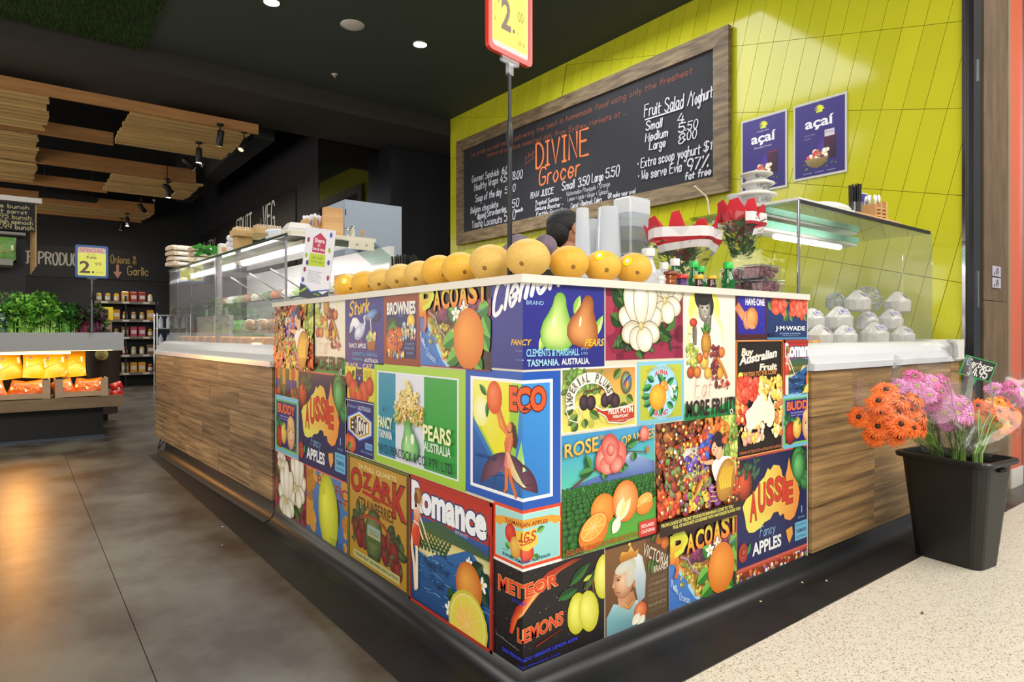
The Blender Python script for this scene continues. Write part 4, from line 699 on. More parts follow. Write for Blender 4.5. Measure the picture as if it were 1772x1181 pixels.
m_timber=mat('ceiling_timber','#9a6636',.6,col2='#c48e54',scale=2,stretch=(1,8,8),detail=6,rand=.15)
m_slat=mat('ceiling_slat','#b48c54',.6,col2='#dab87c',scale=2,stretch=(1,8,8),detail=5,rand=.2)
m_conc=mat('polished_concrete','#33251d',.36,col2='#5f5c52',scale=1.9,stretch=(1,.8,1),detail=12,contrast=2.6,bump=.03)
m_tile=mat('lime_glazed_tile','#b9ba26',.11,col2='#c5c22c',scale=1.5,spec=.6,rand=.04)
m_grout=mat('tile_grout','#5a5612',.8); m_strip=mat('black_vinyl_floor','#0a0a0c',.55,col2='#1a1a1c',scale=6,detail=8,bump=.08,contrast=1.5)
m_ceil=mat('dark_ceiling_paint','#363d37',.7); m_dark=mat('charcoal_wall','#141417',.6); m_dark2=mat('charcoal_panel','#1a1a1f',.55)
m_glass=glassmat('clear_glass',refl=1.3); m_glassg=glassmat('green_edge_glass','#eaf5f0',1.6); m_cello=glassmat('cellophane','#fafafa',1.1,.03); m_plas=glassmat('frosted_plastic','#f4f6f8',.8,.7,'#f6f8fb'); m_clear=glassmat('clear_plastic','#fafbfc',1.2,.06,'#f0f4f8')
m_chrome=mat('chrome','#d8d8dc',.12,metal=1); m_tube=emat('fluorescent_tube','#fff6fb',10); m_lamp=emat('lamp_glow','#fffaf0',40)
m_caseg=glassmat('hazed_case_glass','#fcfdfd',1.6,.07,'#f4f0f4')  # white haze mixed in stands for reflected brightness on the panes
m_foil=mat('silver_foil','#c8ccd2',.2,metal=1,bump=.6,bscale=60,col2='#e0e4ea')
C=lambda h: lin(h)
def terrazzo():
    m=bpy.data.materials.new('cream_terrazzo'); m.use_nodes=True; N=m.node_tree.nodes; L=m.node_tree.links; b=N['Principled BSDF']; b.inputs['Roughness'].default_value=.32
    tc=N.new('ShaderNodeTexCoord'); prev=None; base=lin('#d6cfbe')
    mix=None
    for k,(sc,th,c) in enumerate(((95,.32,'#8e8270'),(140,.3,'#a89478'),(70,.26,'#e2dccb'),(180,.26,'#6c6458'))):
        v=N.new('ShaderNodeTexVoronoi'); v.inputs['Scale'].default_value=sc; L.new(tc.outputs['Object'],v.inputs['Vector'])
        lt=N.new('ShaderNodeMath'); lt.operation='LESS_THAN'; lt.inputs[1].default_value=th; L.new(v.outputs['Distance'],lt.inputs[0])
        sp=N.new('ShaderNodeSeparateColor'); L.new(v.outputs['Color'],sp.inputs[0]); g=N.new('ShaderNodeMath'); g.operation='GREATER_THAN'; g.inputs[1].default_value=.5; L.new(sp.outputs[0],g.inputs[0])
        mu=N.new('ShaderNodeMath'); mu.operation='MULTIPLY'; L.new(lt.outputs[0],mu.inputs[0]); L.new(g.outputs[0],mu.inputs[1])
        mx=N.new('ShaderNodeMix'); mx.data_type='RGBA'; L.new(mu.outputs[0],mx.inputs[0])
        if mix is None: mx.inputs[6].default_value=(*base,1)
        else: L.new(mix,mx.inputs[6])
        mx.inputs[7].default_value=(*lin(c),1); mix=mx.outputs[2]
    L.new(mix,b.inputs['Base Color']); return m
m_terr=terrazzo()
# ---------------------------------------------------------------- room shell
fl=st(MB().box((-6,-.24,-.1),(8,18,-.012)).build('floor',m_blackm))
slabs=[(-6,-.9025,-.24,6.1),(-.8995,8,-.24,6.1),(-6,8,6.103,18)]
for a,b,c,d in slabs: MB().box((a,c,-.05),(b,d,0)).build('floor_slab',m_conc,fl)
tf=st(MB().box((-6,-8,-.1),(9,-.24,0)).build('floor',m_terr)); tf['label']='cream speckled terrazzo floor'
MB().prism([(-.255,-.235),(3.9,-.235),(3.9,.1),(.1,.1),(.1,5.42),(-.262,5.42)],0,.004).build('floor_strip',m_strip,fl,label='black vinyl strip along the counter')
CZ=4.36
cl=st(MB().box((-6,-.9,CZ),(8,6.56,CZ+.1)).build('ceiling',m_ceil))
st(MB().box((-6,-.9,CZ+.1),(8,-.85,CZ+.9)).build('trim_1',m_dark))
mc=st(MB().box((-6,-8,CZ+.9),(9,-.9,CZ+1)).build('ceiling',mat('white_ceiling','#e4e2dc',.8)))
bk=st(MB().box((-6,6.56,4.12),(8,7.88,4.9)).build('trim_2',mat('bulkhead_paint','#322c2a',.7)))
st(MB().box((-6,7.88,5.0),(8,18,5.1)).build('ceiling',mat('void_black','#07080a',.9)))
wr=st(MB().box((3.866,-.02,0),(4.0,6.55,CZ)).build('wall_right',m_grout))
# tilted stack-bond tiles, each its own part
def clip(poly,f):
    out=[]
    for i in range(len(poly)):
        a,b=poly[i-1],poly[i]; fa,fb=f(a),f(b)
        if (fa>=0)!=(fb>=0): t=fa/(fa-fb); out.append((a[0]+(b[0]-a[0])*t,a[1]+(b[1]-a[1])*t))
        if fb>=0: out.append(b)
    return out
TH=R(14.3); e1=(math.cos(TH),math.sin(TH)); e2=(-math.sin(TH),math.cos(TH)); O=(.379,2.211); TW,TTH=.149,.58
full=None; ntile=0; tb=MB(); rest=MB()
for j in range(-6,8):
    for i in range(-40,60):
        g=.0018; q=[(i*TW+g,j*TTH+g),((i+1)*TW-g,j*TTH+g),((i+1)*TW-g,(j+1)*TTH-g),(i*TW+g,(j+1)*TTH-g)]
        p=[(O[0]+u*e1[0]+v*e2[0],O[1]+u*e1[1]+v*e2[1]) for u,v in q]
        for f in (lambda z:z[0]-.002,lambda z:6.55-z[0],lambda z:z[1]-.45,lambda z:CZ-z[1]): p=clip(p,f) if len(p)>2 else []
        if len(p)<3: continue
        if all(1.9<y<6.15 and 2.5<z<3.85 for y,z in p): continue
        if all(z<1.75 and y>1.8 for y,z in p): continue
        ar=abs(sum(p[k-1][0]*p[k][1]-p[k][0]*p[k-1][1] for k in range(len(p))))/2
        if ar<.004 or ntile>=298:
            rest.prism(p,3.858,3.866,axis='x'); continue
        x=3.858+random.uniform(-.0008,.0008); ntile+=1
        cy=sum(y for y,z in p)/len(p); cz=sum(z for y,z in p)/len(p)
        if ar>TW*TTH*.95:
            if full is None: o=MB().prism([(y-cy,z-cz) for y,z in p],0,.009,axis='x').build('tile',m_tile,wr); full=o.data
            else: o=bpy.data.objects.new('tile',full); COL.objects.link(o); o.parent=wr
        else: o=MB().prism([(y-cy,z-cz) for y,z in p],0,.009,axis='x').build('tile',m_tile,wr)
        o.location=(x,cy,cz); o.rotation_euler=(random.uniform(-.002,.002),0,random.uniform(-.005,.005))
if rest.f: rest.build('tile_offcuts',m_tile,wr,kind='stuff')
MB().box((3.84,-.02,.1),(3.87,0,CZ)).build('edge_trim',m_chrome,wr)
# recess and dark rear walls
m_gloss=mat('glossy_black_panel','#0c0c0f',.04,spec=1,coat=1); 
st(MB().box((2.375,7.9,0),(3.36,7.95,4.3)).build('wall_back_left',m_gloss))
st(MB().box((3.36,7.5,0),(6,8,4.3)).build('wall_back_right',mat('dark_fridge_wall','#1f2023',.35)))
st(MB().box((2.375,7.95,0),(2.5,16.5,4.95)).build('wall_side',m_dark2))
st(MB().box((-6,16.45,0),(2.5,16.6,5)).build('wall_back',m_dark))
st(MB().box((-6,-.24,0),(-5.9,16.6,5)).build('wall_left',mat('produce_wall','#4a4438',.7)))
MB().box((2.355,8.9,2.3),(2.376,15.8,3.58)).build('sign_band',m_blackm,bpy.data.objects['wall_side'])
MB().box((-6,16.42,2.46),(2.36,16.45,3.18)).build('sign_band',m_blackm,bpy.data.objects['wall_back'])
def flatmap(ox,oy,oz,ux,uy,n,k=1):   # art (u,v) -> world on a vertical plane
    return lambda u,v,o:(ox+ux*u+n[0]*o*k,oy+uy*u+n[1]*o*k,oz+v)
a=Art(0,6.6,0,1.28)
a.hand('FRUIT',.47,.56,.63,.38,'#e4e0dc',.05); a.hand('and',.665,.62,.72,.16,'#b8b4b0',.03); a.hand('VEG',.74,.56,.84,.38,'#e4e0dc',.05); a.hand('DAIRY',.02,.5,.2,.32,'#a8a6a4',.035)
a.build('lettering',flatmap(2.35,15.5,2.3,0,-1,(-1,0)),CHALK,bpy.data.objects['wall_side'],'white hand-painted FRUIT and VEG and DAIRY lettering')
a=Art(-1.6,1.5,0,.72)
a.hand('KOSHER PRODUCE',-.03,.4,.52,.36,'#c8c4bc',.035); a.hand('Onions &',.687,.55,.858,.26,'#b89860',.022); a.hand('Garlic',.8,.18,.94,.28,'#c8a868',.022)
a.poly([(.724,.5),(.742,.5),(.742,.26),(.762,.26),(.733,.04),(.704,.26),(.724,.26)],'#d09c8c')
a.build('lettering',flatmap(0,16.41,2.46,1,0,(0,-1)),CHALK,bpy.data.objects['wall_back'],'chalk KOSHER PRODUCE and Onions & Garlic lettering')
# pillar at the end of the tiled wall
pl=thing('shopfront_pillar','wood-clad pillar with black edge and orange side strip, right of the yellow wall','pillar',(3.87,-.06,0))
MB().box((0,0,0),(.17,.3,CZ+.8)).build('black_frame',m_black,pl)
MB().box((.07,-.006,1.35),(.085,0,1.6)).box((.07,-.006,2.9),(.085,0,3.05)).build('door_track_slot',m_steel,pl)
for z0,z1 in ((0,1.40),(1.404,3.9),(3.904,5.1)): MB().box((.172,-.01,z0),(.70,.3,z1)).build('wood_board',mat('pillar_oak','#4e3c28',.55,col2='#7c6446',scale=2.2,stretch=(5,5,1.2),detail=8,rand=.2,bump=.2),pl)
MB().box((.702,0,0),(.79,.3,CZ+.8)).build('beige_edge',mat('beige_strip','#8a7a5c',.5),pl)
MB().box((.79,.0,.14),(1.06,.3,CZ+.8)).build('orange_strip',mat('coral_panel','#c95f40',.45),pl); MB().box((.79,-.01,0),(1.06,.3,.14)).build('plinth',m_white,pl)
MB().box((1.06,-.012,0),(1.17,.3,CZ+.8)).build('silver_edge',m_steel,pl)
for k,z in enumerate((1.615,1.532)):
    t=thing('power_outlet','silver %s outlet plate of the pair on the wooden pillar'%('upper','lower')[k],'outlet',(4.28,-.071,z),group=None)
    MB().bbox((-.085,-.008,-.036),(.085,0,.036),.002).build('plate',mat('outlet_grey','#b0aab8',.35),t)
    MB().prism([(.035*math.cos(i*PI/8)+.0,.028*math.sin(i*PI/8)) for i in range(16)],-.011,-.007,axis='y').build('socket_face',mat('socket_grey','#8f8a96',.4),t)
    MB().box((-.006,-.013,.008),(.006,-.01,.02)).box((.012,-.013,-.012),(.02,-.01,0)).box((-.02,-.013,-.012),(-.012,-.01,0)).build('pin_slot',m_black,t); MB().prism([(-.06+.01*math.cos(i*PI/4),-.02+.008*math.sin(i*PI/4)) for i in range(8)],-.01,-.007,axis='y').build('logo_dot',mat('socket_mark','#46424e',.5),t)
# neighbouring shop seen through the gap on the right
nb=st(MB().box((5.0,3.2,0),(9,3.3,5)).build('wall_neighbour',mat('cream_wall','#c9b897',.6)))
st(MB().box((5,3.1,3.4),(9,3.2,5)).build('trim_3',mat('orange_fascia','#c8502c',.5)))
nc=thing('shop_bench','beige bench with a pale top in the neighbouring shop','bench',(5.6,1.9,0)); MB().box((-.2,0,0),(1.6,.6,1.13)).build('bench_body',mat('beige_panel','#a5885e',.5),nc); MB().box((-.24,-.04,1.13),(1.64,.64,1.17)).build('bench_top',m_white,nc)
o=MB(); o.ell((0,0,.16),(.22,.15,.16),14,8); o.box((-.18,-.12,.0),(.18,.12,.06)); o=o.build('purple_bag',mat('purple_cloth','#1d1566',.5),loc=(6.0,2.1,1.172)); tag(o,'purple bag standing on the bench at the right edge','bag')
# ---------------------------------------------------------------- poster counter
pc=thing('poster_counter','corner counter clad in vintage fruit label posters with a cream top','counter')
LT=1.333
MB().prism([(0,0),(1.767,0),(1.767,.32),(.32,.32),(.32,2.46),(0,2.46)],.09,LT).build('counter_body',m_cream,pc)
MB().prism([(-.014,-.014),(1.772,-.014),(1.772,.34),(.34,.34),(.34,2.475),(-.014,2.475)],LT,1.36).build('countertop',mat('cream_top','#ddd8cb',.3),pc)
MB().box((1.767,-.003,.09),(1.771,.3,LT)).build('edge_strip',mat('cream_edge','#cfc9b8',.4),pc)
def foldmap(s,z,o): 
    o+=.0006
    return (-o,-s if s<0 else -o,z) if s<0 else ((s if s>1e-6 else -o),-o,z)
for fn,rc,cp_,lb in POSTERS:
    a=Art(*rc,clip=cp_); fn(a); a.clip=(a.clip[0],a.clip[1],a.clip[2],min(a.clip[3],LT)); a.build('poster',foldmap,PRINT,pc,lb,fold=True)
cov=[(-.002,.098),(.002,.095),(.006,.06),(.016,.032),(.038,.013),(.07,.005),(.09,.004)]
b=MB()
def sweep(b,path,prof):
    n=len(prof); vs=[];fs=[]
    for f in path:
        for d,z in prof: vs.append((*f(d),z))
    for i in range(len(path)-1):
        for j in range(n-1): k=i*n+j; fs.append((k,k+1,k+n+1,k+n))
    b.add(vs,fs,0,None,True)
sweep(b,[lambda d:(-d,2.46),lambda d:(-d,-d),lambda d:(1.781,-d)],cov); b.build('cove_skirting',m_black,pc)
# ---------------------------------------------------------------- display cabinets
def planks(par,L_,z0,z1,rows,axis,mt,seed,off=.014):
    rd=random.Random(seed); h=(z1-z0)/rows
    for r in range(rows):
        x=-rd.uniform(0,.9)
        while x<L_:
            w=rd.uniform(.55,1.5); a_,b_=max(0,x),min(L_,x+w)
            if b_-a_>.03:
                p=rd.uniform(0,.003)
                if axis=='x': o=MB().box((a_+.001,-off-p,z0+r*h+.001),(b_-.001,0,z0+(r+1)*h-.001)).build('plank',mt,par)
                else: o=MB().box((-off-p,a_+.001,z0+r*h+.001),(0,b_-.001,z0+(r+1)*h-.001)).build('plank',mt,par)
            x+=w
sillp=[(-.03,.962),(-.03,.995),(-.012,1.0),(.0,1.035),(.03,1.07),(.07,1.092),(.13,1.095),(.13,.962)]
LC=thing('display_cabinet','long wood-clad glass food cabinet running away on the left of the posters','display cabinet',(0,2.47,0),R(2.4)); LL=3.28
MB().box((0,.0,.13),(.95,LL,.962)).build('cabinet_body',m_dark,LC)
planks(LC,LL,.13,.958,5,'y',m_woodL,4)
MB().prism(sillp,.0,LL+.02,axis='y').build('sill',mat('sill_white','#cfd0d2',.22),LC)
MB().box((.0,0,0),(.8,LL-.35,.13)).build('plinth',m_black,LC)
b=MB(); b.tube([(.03,LL-.04,.13),(.0,LL-.02,.0)],.006); b.tube([(.07,LL-.1,.13),(.0,LL-.02,.0)],.006); b.build('hairpin_leg',m_blackm,LC)
sk=MB(); sweep(sk,[lambda d:(-d+.0,0.0),lambda d:(-d+.0,LL-.36)],[(-.0,.12),(.004,.06),(.03,.02),(.07,.006)]); sk.build('cove_skirting',m_black,LC)
GT=1.80
for y0,y1 in ((.08,1.0),(1.004,1.62),(1.68,2.9),(2.904,LL-.05)): MB().box((.10,y0,1.094),(.106,y1,GT)).build('glass_pane',m_caseg,LC)
MB().box((.105,.08,1.094),(.80,.086,1.60)).build('glass_end',m_glass,LC); MB().box((.105,LL-.06,1.094),(.80,LL-.054,GT)).build('glass_end',m_glass,LC)
MB().box((.1,.05,GT),(.68,LL-.03,GT+.012)).build('glass_top',m_glassg,LC); MB().box((.095,.05,GT-.004),(.103,LL-.03,GT+.014)).build('top_rail',mat('green_rail','#5c6c60',.2,metal=.6),LC)
for y in (.085,): MB().box((.096,y-.006,1.094),(.11,y+.006,GT)).build('corner_post',m_steel,LC)
for y in (1.65,): MB().box((.11,y-.03,1.094),(.15,y+.03,GT)).build('upright_post',mat('grey_post','#9c969c',.3,metal=.4),LC)
MB().box((.86,.1,1.094),(.9,LL-.06,1.8)).build('back_panel',mat('cabinet_back','#d0cecc',.3),LC)
MB().box((.11,.1,1.0),(.86,LL-.08,1.08)).build('deck',mat('deck_white','#c8c4bc',.3),LC)
MB().box((.22,.1,1.17),(.86,1.6,1.182)).box((.22,.1,1.165),(.226,1.6,1.195)).build('shelf',m_steel,LC); MB().box((.4,.1,1.44),(.86,LL-.1,1.448)).build('glass_shelf',m_glassg,LC)
MB().box((.24,1.75,1.1),(.28,2.75,1.33)).build('display_board',mat('grey_board','#b0a8ac',.5),LC)
MB().tube([(.28,.2,1.745),(.28,1.5,1.745)],.016).tube([(.28,1.75,1.745),(.28,3.1,1.745)],.016).build('light_tube',m_tube,LC)
MB().box((.24,.15,1.765),(.32,LL-.2,1.795)).build('light_housing',m_cream,LC)
b=MB(); b.box((.5,-.01,1.74),(.68,.01,1.80)); b.build('end_bracket',m_cream,LC)
for x in (.55,.62): MB().lathe([(.0,0),(.006,0),(.006,.008),(0,.008)],8,(0,0,0)).build('bracket_bolt',m_steel,LC,loc=(x,-.018,1.77))
MB().box((.1,.0,1.80),(.7,.35,1.825)).build('top_board',m_cream,LC)
MB().prism([(.68,1.80),(.69,1.80),(.9,1.66),(.89,1.655)],0,.35,axis='y').build('slanted_glass',m_glassg,LC)
for k in range(3): MB().tube([(.15,.5+k*.45,1.62),(.7,.5+k*.45,1.3)],.006).build('shelf_bracket',m_steel,LC)
RC=thing('display_cabinet','wood-clad glass coconut cabinet between the posters and the yellow wall','display cabinet',(1.782,0,0)); RL=1.96
MB().box((0,.0,.1),(RL,.9,.985)).build('cabinet_body',m_dark,RC); planks(RC,RL,.1,.985,4,'x',m_wood,11)
MB().prism([(y,z+.026) for y,z in sillp],.0,RL,axis='x').build('sill',mat('sill_white','#cfd0d2',.22),RC)
MB().box((RL-.14,-.045,1.0),(RL+.0,.2,1.13)).build('sill_end_block',m_white,RC)
b=MB(); 
for k in range(2): b.tube([(RL-.24+k*.03,-.03,1.12),(RL-.2+k*.03,-.035,1.115),(RL-.17+k*.03,-.04,1.09),(RL-.16+k*.03,-.04,1.02)],.012)
b.build('bumper',mat('bumper_grey','#a8aaac',.3),RC)
sk=MB(); sweep(sk,[lambda d:(0,-d),lambda d:(RL,-d)],cov); sk.build('cove_skirting',m_black,RC)
GX=1.69
MB().box((0,.05,1.12),(.004,.8,1.82)).build('glass_end',m_glass,RC)
MB().box((.01,.05,1.12),(GX-.46,.056,1.82)).build('glass_pane',m_glass,RC); MB().box((GX-.456,.05,1.12),(GX,.056,1.82)).build('glass_pane',m_glass,RC)
MB().box((0,.05,1.82),(GX-.02,.7,1.832)).build('glass_top',m_glassg,RC); MB().box((0,.044,1.814),(GX-.05,.052,1.834)).build('top_rail',m_blackm,RC)
MB().tube([(0,.05,1.12),(0,.05,1.83)],.008).build('corner_post',m_chrome,RC)
MB().box((.0,.74,1.1),(1.5,.76,1.5)).build('rear_glass',m_glass,RC)
MB().box((.02,.06,1.05),(RL-.1,.85,1.09)).build('deck',m_white,RC)
MB().box((.02,.42,1.76),(1.45,.56,1.8)).build('light_housing',m_white,RC); MB().tube([(.22,.3,1.70),(.95,.3,1.70)],.016).build('light_tube',m_tube,RC); MB().box((.02,.36,1.765),(1.35,.38,1.8)).build('green_edge_strip',mat('mint_acrylic','#8ccfae',.4),RC)
MB().box((.02,.06,1.835),(.62,.5,1.85)).build('top_board',m_white,RC); MB().box((.64,.06,1.835),(1.22,.42,1.85)).build('top_board',m_pine,RC)
# ---------------------------------------------------------------- menu board and wall posters
mb=thing('menu_board','long chalk menu board in a weathered oak frame on the yellow wall','menu board',(3.82,1.785,2.45)); BW,BH,FT=4.5,1.50,.16
MB().box((.0,FT,FT),(.02,BW-FT,BH-FT)).build('slate_panel',mat('slate','#191a20',.75,col2='#202128',scale=4),mb)
for nm,q in (('frame_rail',[(0,0),(BW,0),(BW-FT,FT),(FT,FT)]),('frame_rail',[(0,BH),(BW,BH),(BW-FT,BH-FT),(FT,BH-FT)]),('frame_stile',[(0,0),(0,BH),(FT,BH-FT),(FT,FT)]),('frame_stile',[(BW,0),(BW,BH),(BW-FT,BH-FT),(BW-FT,FT)])): MB().prism(q,-.03,.02,axis='x').build(nm,m_frame,mb)
IW,IH=BW-2*FT,BH-2*FT
a=Art(0,IW,0,IH); wc='#c6c6ce'; oc='#8a4c34'
def uv(px,py): p=at(px,py,X=3.82); return ((1.785+BW-FT-p.y)/IW,(p.z-2.45-FT)/IH)
def hl(t,p0,p1,h,c=wc,w=.016,sl=.12):
    if p0[0]>1100: h*=.8
    elif p0[0]>918 and h<.15: h*=.8
    w=w*.62 if h<.15 else w*.8
    u0,v0=uv(*p0); u1,v1=uv(*p1); a.hand(t,u0,v0,u1,h,c,w,rise=v1-v0,slant=sl,jit=.02)
hl('We pride ourselves on delivering the best in homemade food using only the freshest',(815,273),(1198,127),.055,oc,.011)
hl('seasonal produce selected daily from Sydney Markets at …',(843,272),(1085,198),.05,oc,.011)
hl('the',(908,282),(924,268),.075,oc,.011); a.line([uv(908,285),uv(926,272)],.009,oc)
hl('DIVINE',(928,291),(1018,268),.25,'#d8703c',.034,0); hl('Grocer',(933,321),(1002,303),.17,'#d8703c',.026)
hl('Gourmet Sandwich',(817,316),(863,303),.075); hl('6.00',(869,301),(884,298),.07,wc,.02)
hl('Healthy Wraps',(821,331),(862,317),.08); hl('4.50/8.00',(866,317),(904,307),.08,wc,.018)
hl('Soup of the day',(823,350),(868,337),.08); hl('5.00',(874,335),(892,330),.07)
hl('Belgian chocolate',(815,370),(862,358),.07); hl('dipped Strawberries',(826,380),(876,366),.07); hl('1.50',(882,361),(898,356),.08,wc,.018); hl('each',(893,368),(905,365),.04)
hl('Young Coconuts',(817,395),(869,385),.085); hl('5.50',(873,384),(892,378),.1,wc,.018)
hl('RAW JUICE',(919,344),(958,335),.075,wc,.017); hl('Small',(973,330),(994,325),.1,wc,.018); hl('3.50',(1001,324),(1020,318),.1,wc,.02); hl('Large',(1025,316),(1044,312),.1,wc,.018); hl('5.50',(1049,309),(1072,303),.11,wc,.02)
hl('Tropical Sunrise -',(927,356),(972,346),.055,wc,.013); hl('Watermelon Pineapple + Orange',(981,340),(1056,322),.055,'#a0a0a8',.01)
hl('Immune Booster -',(927,365),(975,357),.055,wc,.013); hl('Lemon + Apple + Ginger + Spinach',(983,349),(1053,335),.055,'#a0a0a8',.01)
hl('Earthly Grounding',(929,375),(981,366),.055,wc,.014); hl('Carrot + Beetroot, Celery',(989,361),(1042,349),.06,wc,.012); hl('OR make your own!',(1053,344),(1100,335),.055,wc,.012)
hl('Fruit Salad /',(1116,203),(1196,182),.13,wc,.02); hl('Yoghurt',(1197,184),(1234,168),.12,wc,.02); a.line([uv(1117,208),uv(1183,187)],.014,wc)
hl('Small',(1119,226),(1146,220),.09,wc,.02); hl('4',(1173,213),(1184,212),.09,wc,.022); hl('Medium',(1118,246),(1156,236),.09,wc,.02); hl('5',(1175,230),(1185,228),.09,wc,.022); hl('.50',(1188,226),(1208,221),.08,wc,.018)
hl('Large',(1125,260),(1152,254),.09,wc,.02); hl('8',(1175,250),(1185,246),.09,wc,.02); hl('.00',(1187,243),(1206,238),.08,wc,.018)
hl('· Extra scoop yoghurt',(1105,292),(1213,266),.1,wc,.019); hl('$1',(1219,263),(1232,259),.09,wc,.019)
hl('· We serve Evia',(1106,313),(1180,297),.1,wc,.019); hl('97%',(1190,297),(1226,288),.11,wc,.026); hl('fat free',(1187,312),(1231,302),.07,wc,.02)
a.build('chalk_lettering',lambda u,v,o:(-.0005-o,BW-FT-u,FT+v),CHALK,mb,'white and orange chalk handwriting')
def A_acai(a,small=False,top='organic',sub=None):
    a.rect(0,0,1,1,'#c4c4b8'); a.rect(.035,.03,.965,.97,'#2b1e6c','#33267c'); 
    for k in range(7): t=R(20+k*23.3); a.poly([(.5,.84),(.5+.085*math.cos(t)-.02,.85+.07*math.sin(t)),(.5+.1*math.cos(t),.845+.085*math.sin(t)),(.5+.085*math.cos(t)+.02,.85+.05*math.sin(t))],'#dce034')
    a.rect(.44,.83,.56,.85,'#dce034')
    if small: a.text('acai',.2,.55,.8,.72,'#e8e8ec',bold=.02); return
    a.text('açaí',.24,.62,.76,.77,'#ecebf0',bold=.025)
    if top: a.text('organic',.36,.785,.62,.81,'#c8c4d8')
    a.ell(.62,.36,.2,.22,'#33267c','#5a2ca0',hl=(0,0))
    a.poly([(.58,.5),(.82,.5),(.8,.22),(.6,.22)],None,['#4a1440','#3c1038','#180818','#280c28']); a.ell(.7,.5,.12,.02,'#6a2050')
    a.blobs(20,.28,.24,.66,.34,.045,['#e0c8a0','#c83838','#d8d0a8','#a82c38','#f0e0b0','#8c5430'],seed=2); a.poly([(.22,.25),(.68,.25),(.6,.15),(.45,.12),(.3,.16)],None,['#a08850','#8c7440','#5c4c24','#6c5c30','#7c6838']); a.blobs(12,.2,.12,.85,.2,.02,['#3c6428','#2c4c20'],seed=3)
    for k in range(3): a.rect(.2+.22*k,.065,.36+.22*k,.075,'#8c88b0')
    if top: a.text('blended fresh',.3,.575,.68,.605,'#c8c4d8')
    else: a.text('smoothie',.22,.55,.42,.58,'#8c84b8'); a.text('bowl',.22,.505,.34,.535,'#8c84b8'); a.rect(.6,.5,.78,.585,'#d0ccd8'); a.text('BEST SELLER',.62,.54,.76,.565,'#2b1e6c')
for nm,y1,z0,z1,w,tp,lb in (('l',1.692,2.40,3.06,.43,True,'smaller purple acai poster, partly behind the stacked cups'),('r',1.205,2.43,3.06,.435,False,'purple acai poster with a smoothie and fruit bowl, nearer the pillar')):
    t=thing('wall_poster',lb,'poster',(3.85,y1,z0)); MB().box((-.003,-w,0),(.0,0,z1-z0)).build('poster_sheet',m_white,t)
    a=Art(0,w,0,z1-z0); A_acai(a,top=tp); a.build('print',lambda u,v,o:(-.0035-o,-u,v),PRINTM,t)
#PART4
# ---------------------------------------------------------------- melons and dark fruit on the countertop
def melonmat(nm,c1,c2):
    return mat(nm,c1,.5,col2=c2,scale=9,detail=8,bump=.25,bscale=90,rand=.07,contrast=.9)
mm=[melonmat('melon_gold','#e6a20c','#ecc050'),melonmat('melon_sandy','#d8a440','#e8c670')]
def melon_mesh(k):
    b=MB(); b.ell((0,0,0),(1,1,.86),28,18); o=b.build('melon',mm[k]); me=o.data; bpy.data.objects.remove(o)
    for v in me.vertices:
        a=math.atan2(v.co.y,v.co.x); v.co.x*=1+.012*math.cos(10*a); v.co.y*=1+.012*math.cos(10*a); v.co*=1+.012*math.sin(3*v.co.x+k)*math.cos(2*v.co.z)
    return me
mmesh=[melon_mesh(0),melon_mesh(1)]
def melon(loc,r,k,tilt,sticker,label):
    t=thing('melon',label,'melon',loc,group='rockmelons along the countertop')
    o=bpy.data.objects.new('flesh',mmesh[k]); COL.objects.link(o); o.parent=t; o.name='rind'; o.scale=(r,r,r); o.rotation_euler=(0,0,tilt*3); o.location=(0,0,r*.86)
    d=(CAMP-Vector(loc)).normalized(); d.z=0; rt=Vector((-d.y,d.x,0))
    if sticker is not None:
        u,v=sticker; n=(d+rt*u+Vector((0,0,v))).normalized(); q=n.to_track_quat('Z','Y').to_euler()
        s_=MB().lathe([(0,.0015),(.017,.001),(.018,-.002)],14,mi=0,smooth=False).build('sticker',mat('sticker_yellow','#e8d81c',.3),t,loc=Vector((0,0,r*.86))+Vector((n.x*r,n.y*r,n.z*r*.86))*1.008); s_.rotation_euler=q; s_.scale=(1,1.2,1)
        c_=MB().lathe([(0,.0022),(.008,.0018)],10,smooth=False).build('sticker_logo',mat('sticker_white','#d8d8e4',.3),s_)
    u,v=(.25,-.35) if k==0 else (-.3,-.42); n=(d+rt*u+Vector((0,0,v))).normalized()
    s_=MB().lathe([(0,.0005),(.004,.0015),(.009,-.001)],8).build('blossom_scar',mat('scar_brown','#8a6428',.7),t,loc=Vector((0,0,r*.86))+Vector((n.x*r,n.y*r,n.z*r*.86))*1.003); s_.rotation_euler=n.to_track_quat('Z','Y').to_euler()
    return t
KT=1.361
ML=[(onY,.075,k,s_) for onY,k,s_ in ()]
data=[((.085,1.56),.068,0,(-.25,.35),'leftmost melon, golden, with a yellow sticker'),((.09,1.355),.070,0,None,'golden melon with a brown scar, second from the left end'),((.09,1.165),.068,1,None,'pale sandy melon, third from the left end'),((.09,.985),.071,1,None,'pinkish sandy melon, fourth from the left end'),
((.09,.815),.070,1,None,'dull sandy melon, fifth from the left end'),((.09,.655),.075,0,None,'bright golden melon, sixth from the left end'),((.09,.50),.073,0,None,'golden melon, seventh from the left end'),((.10,.315),.079,1,None,'large pale melon just left of the corner melon'),
((.11,.11),.078,1,None,'pale orange melon sitting at the counter corner'),((.29,.1),.072,0,None,'golden melon just right of the corner melon'),((.46,.1),.070,0,(-.2,.7),'golden melon with a sticker on its upper left, second from the right end'),((.632,.1),.072,0,(-.35,.45),'rightmost melon, golden, with a big sticker, beside the bottles')]
for i,((x,y),r,k,s_,lb) in enumerate(data): melon((x,y,KT),r,k,random.uniform(-.6,.6),s_,lb)
pm=mat('dusty_plum_skin','#4a3a48',.75,col2='#8a7c88',scale=7,detail=6,rand=.15,contrast=1.2)
p0=None
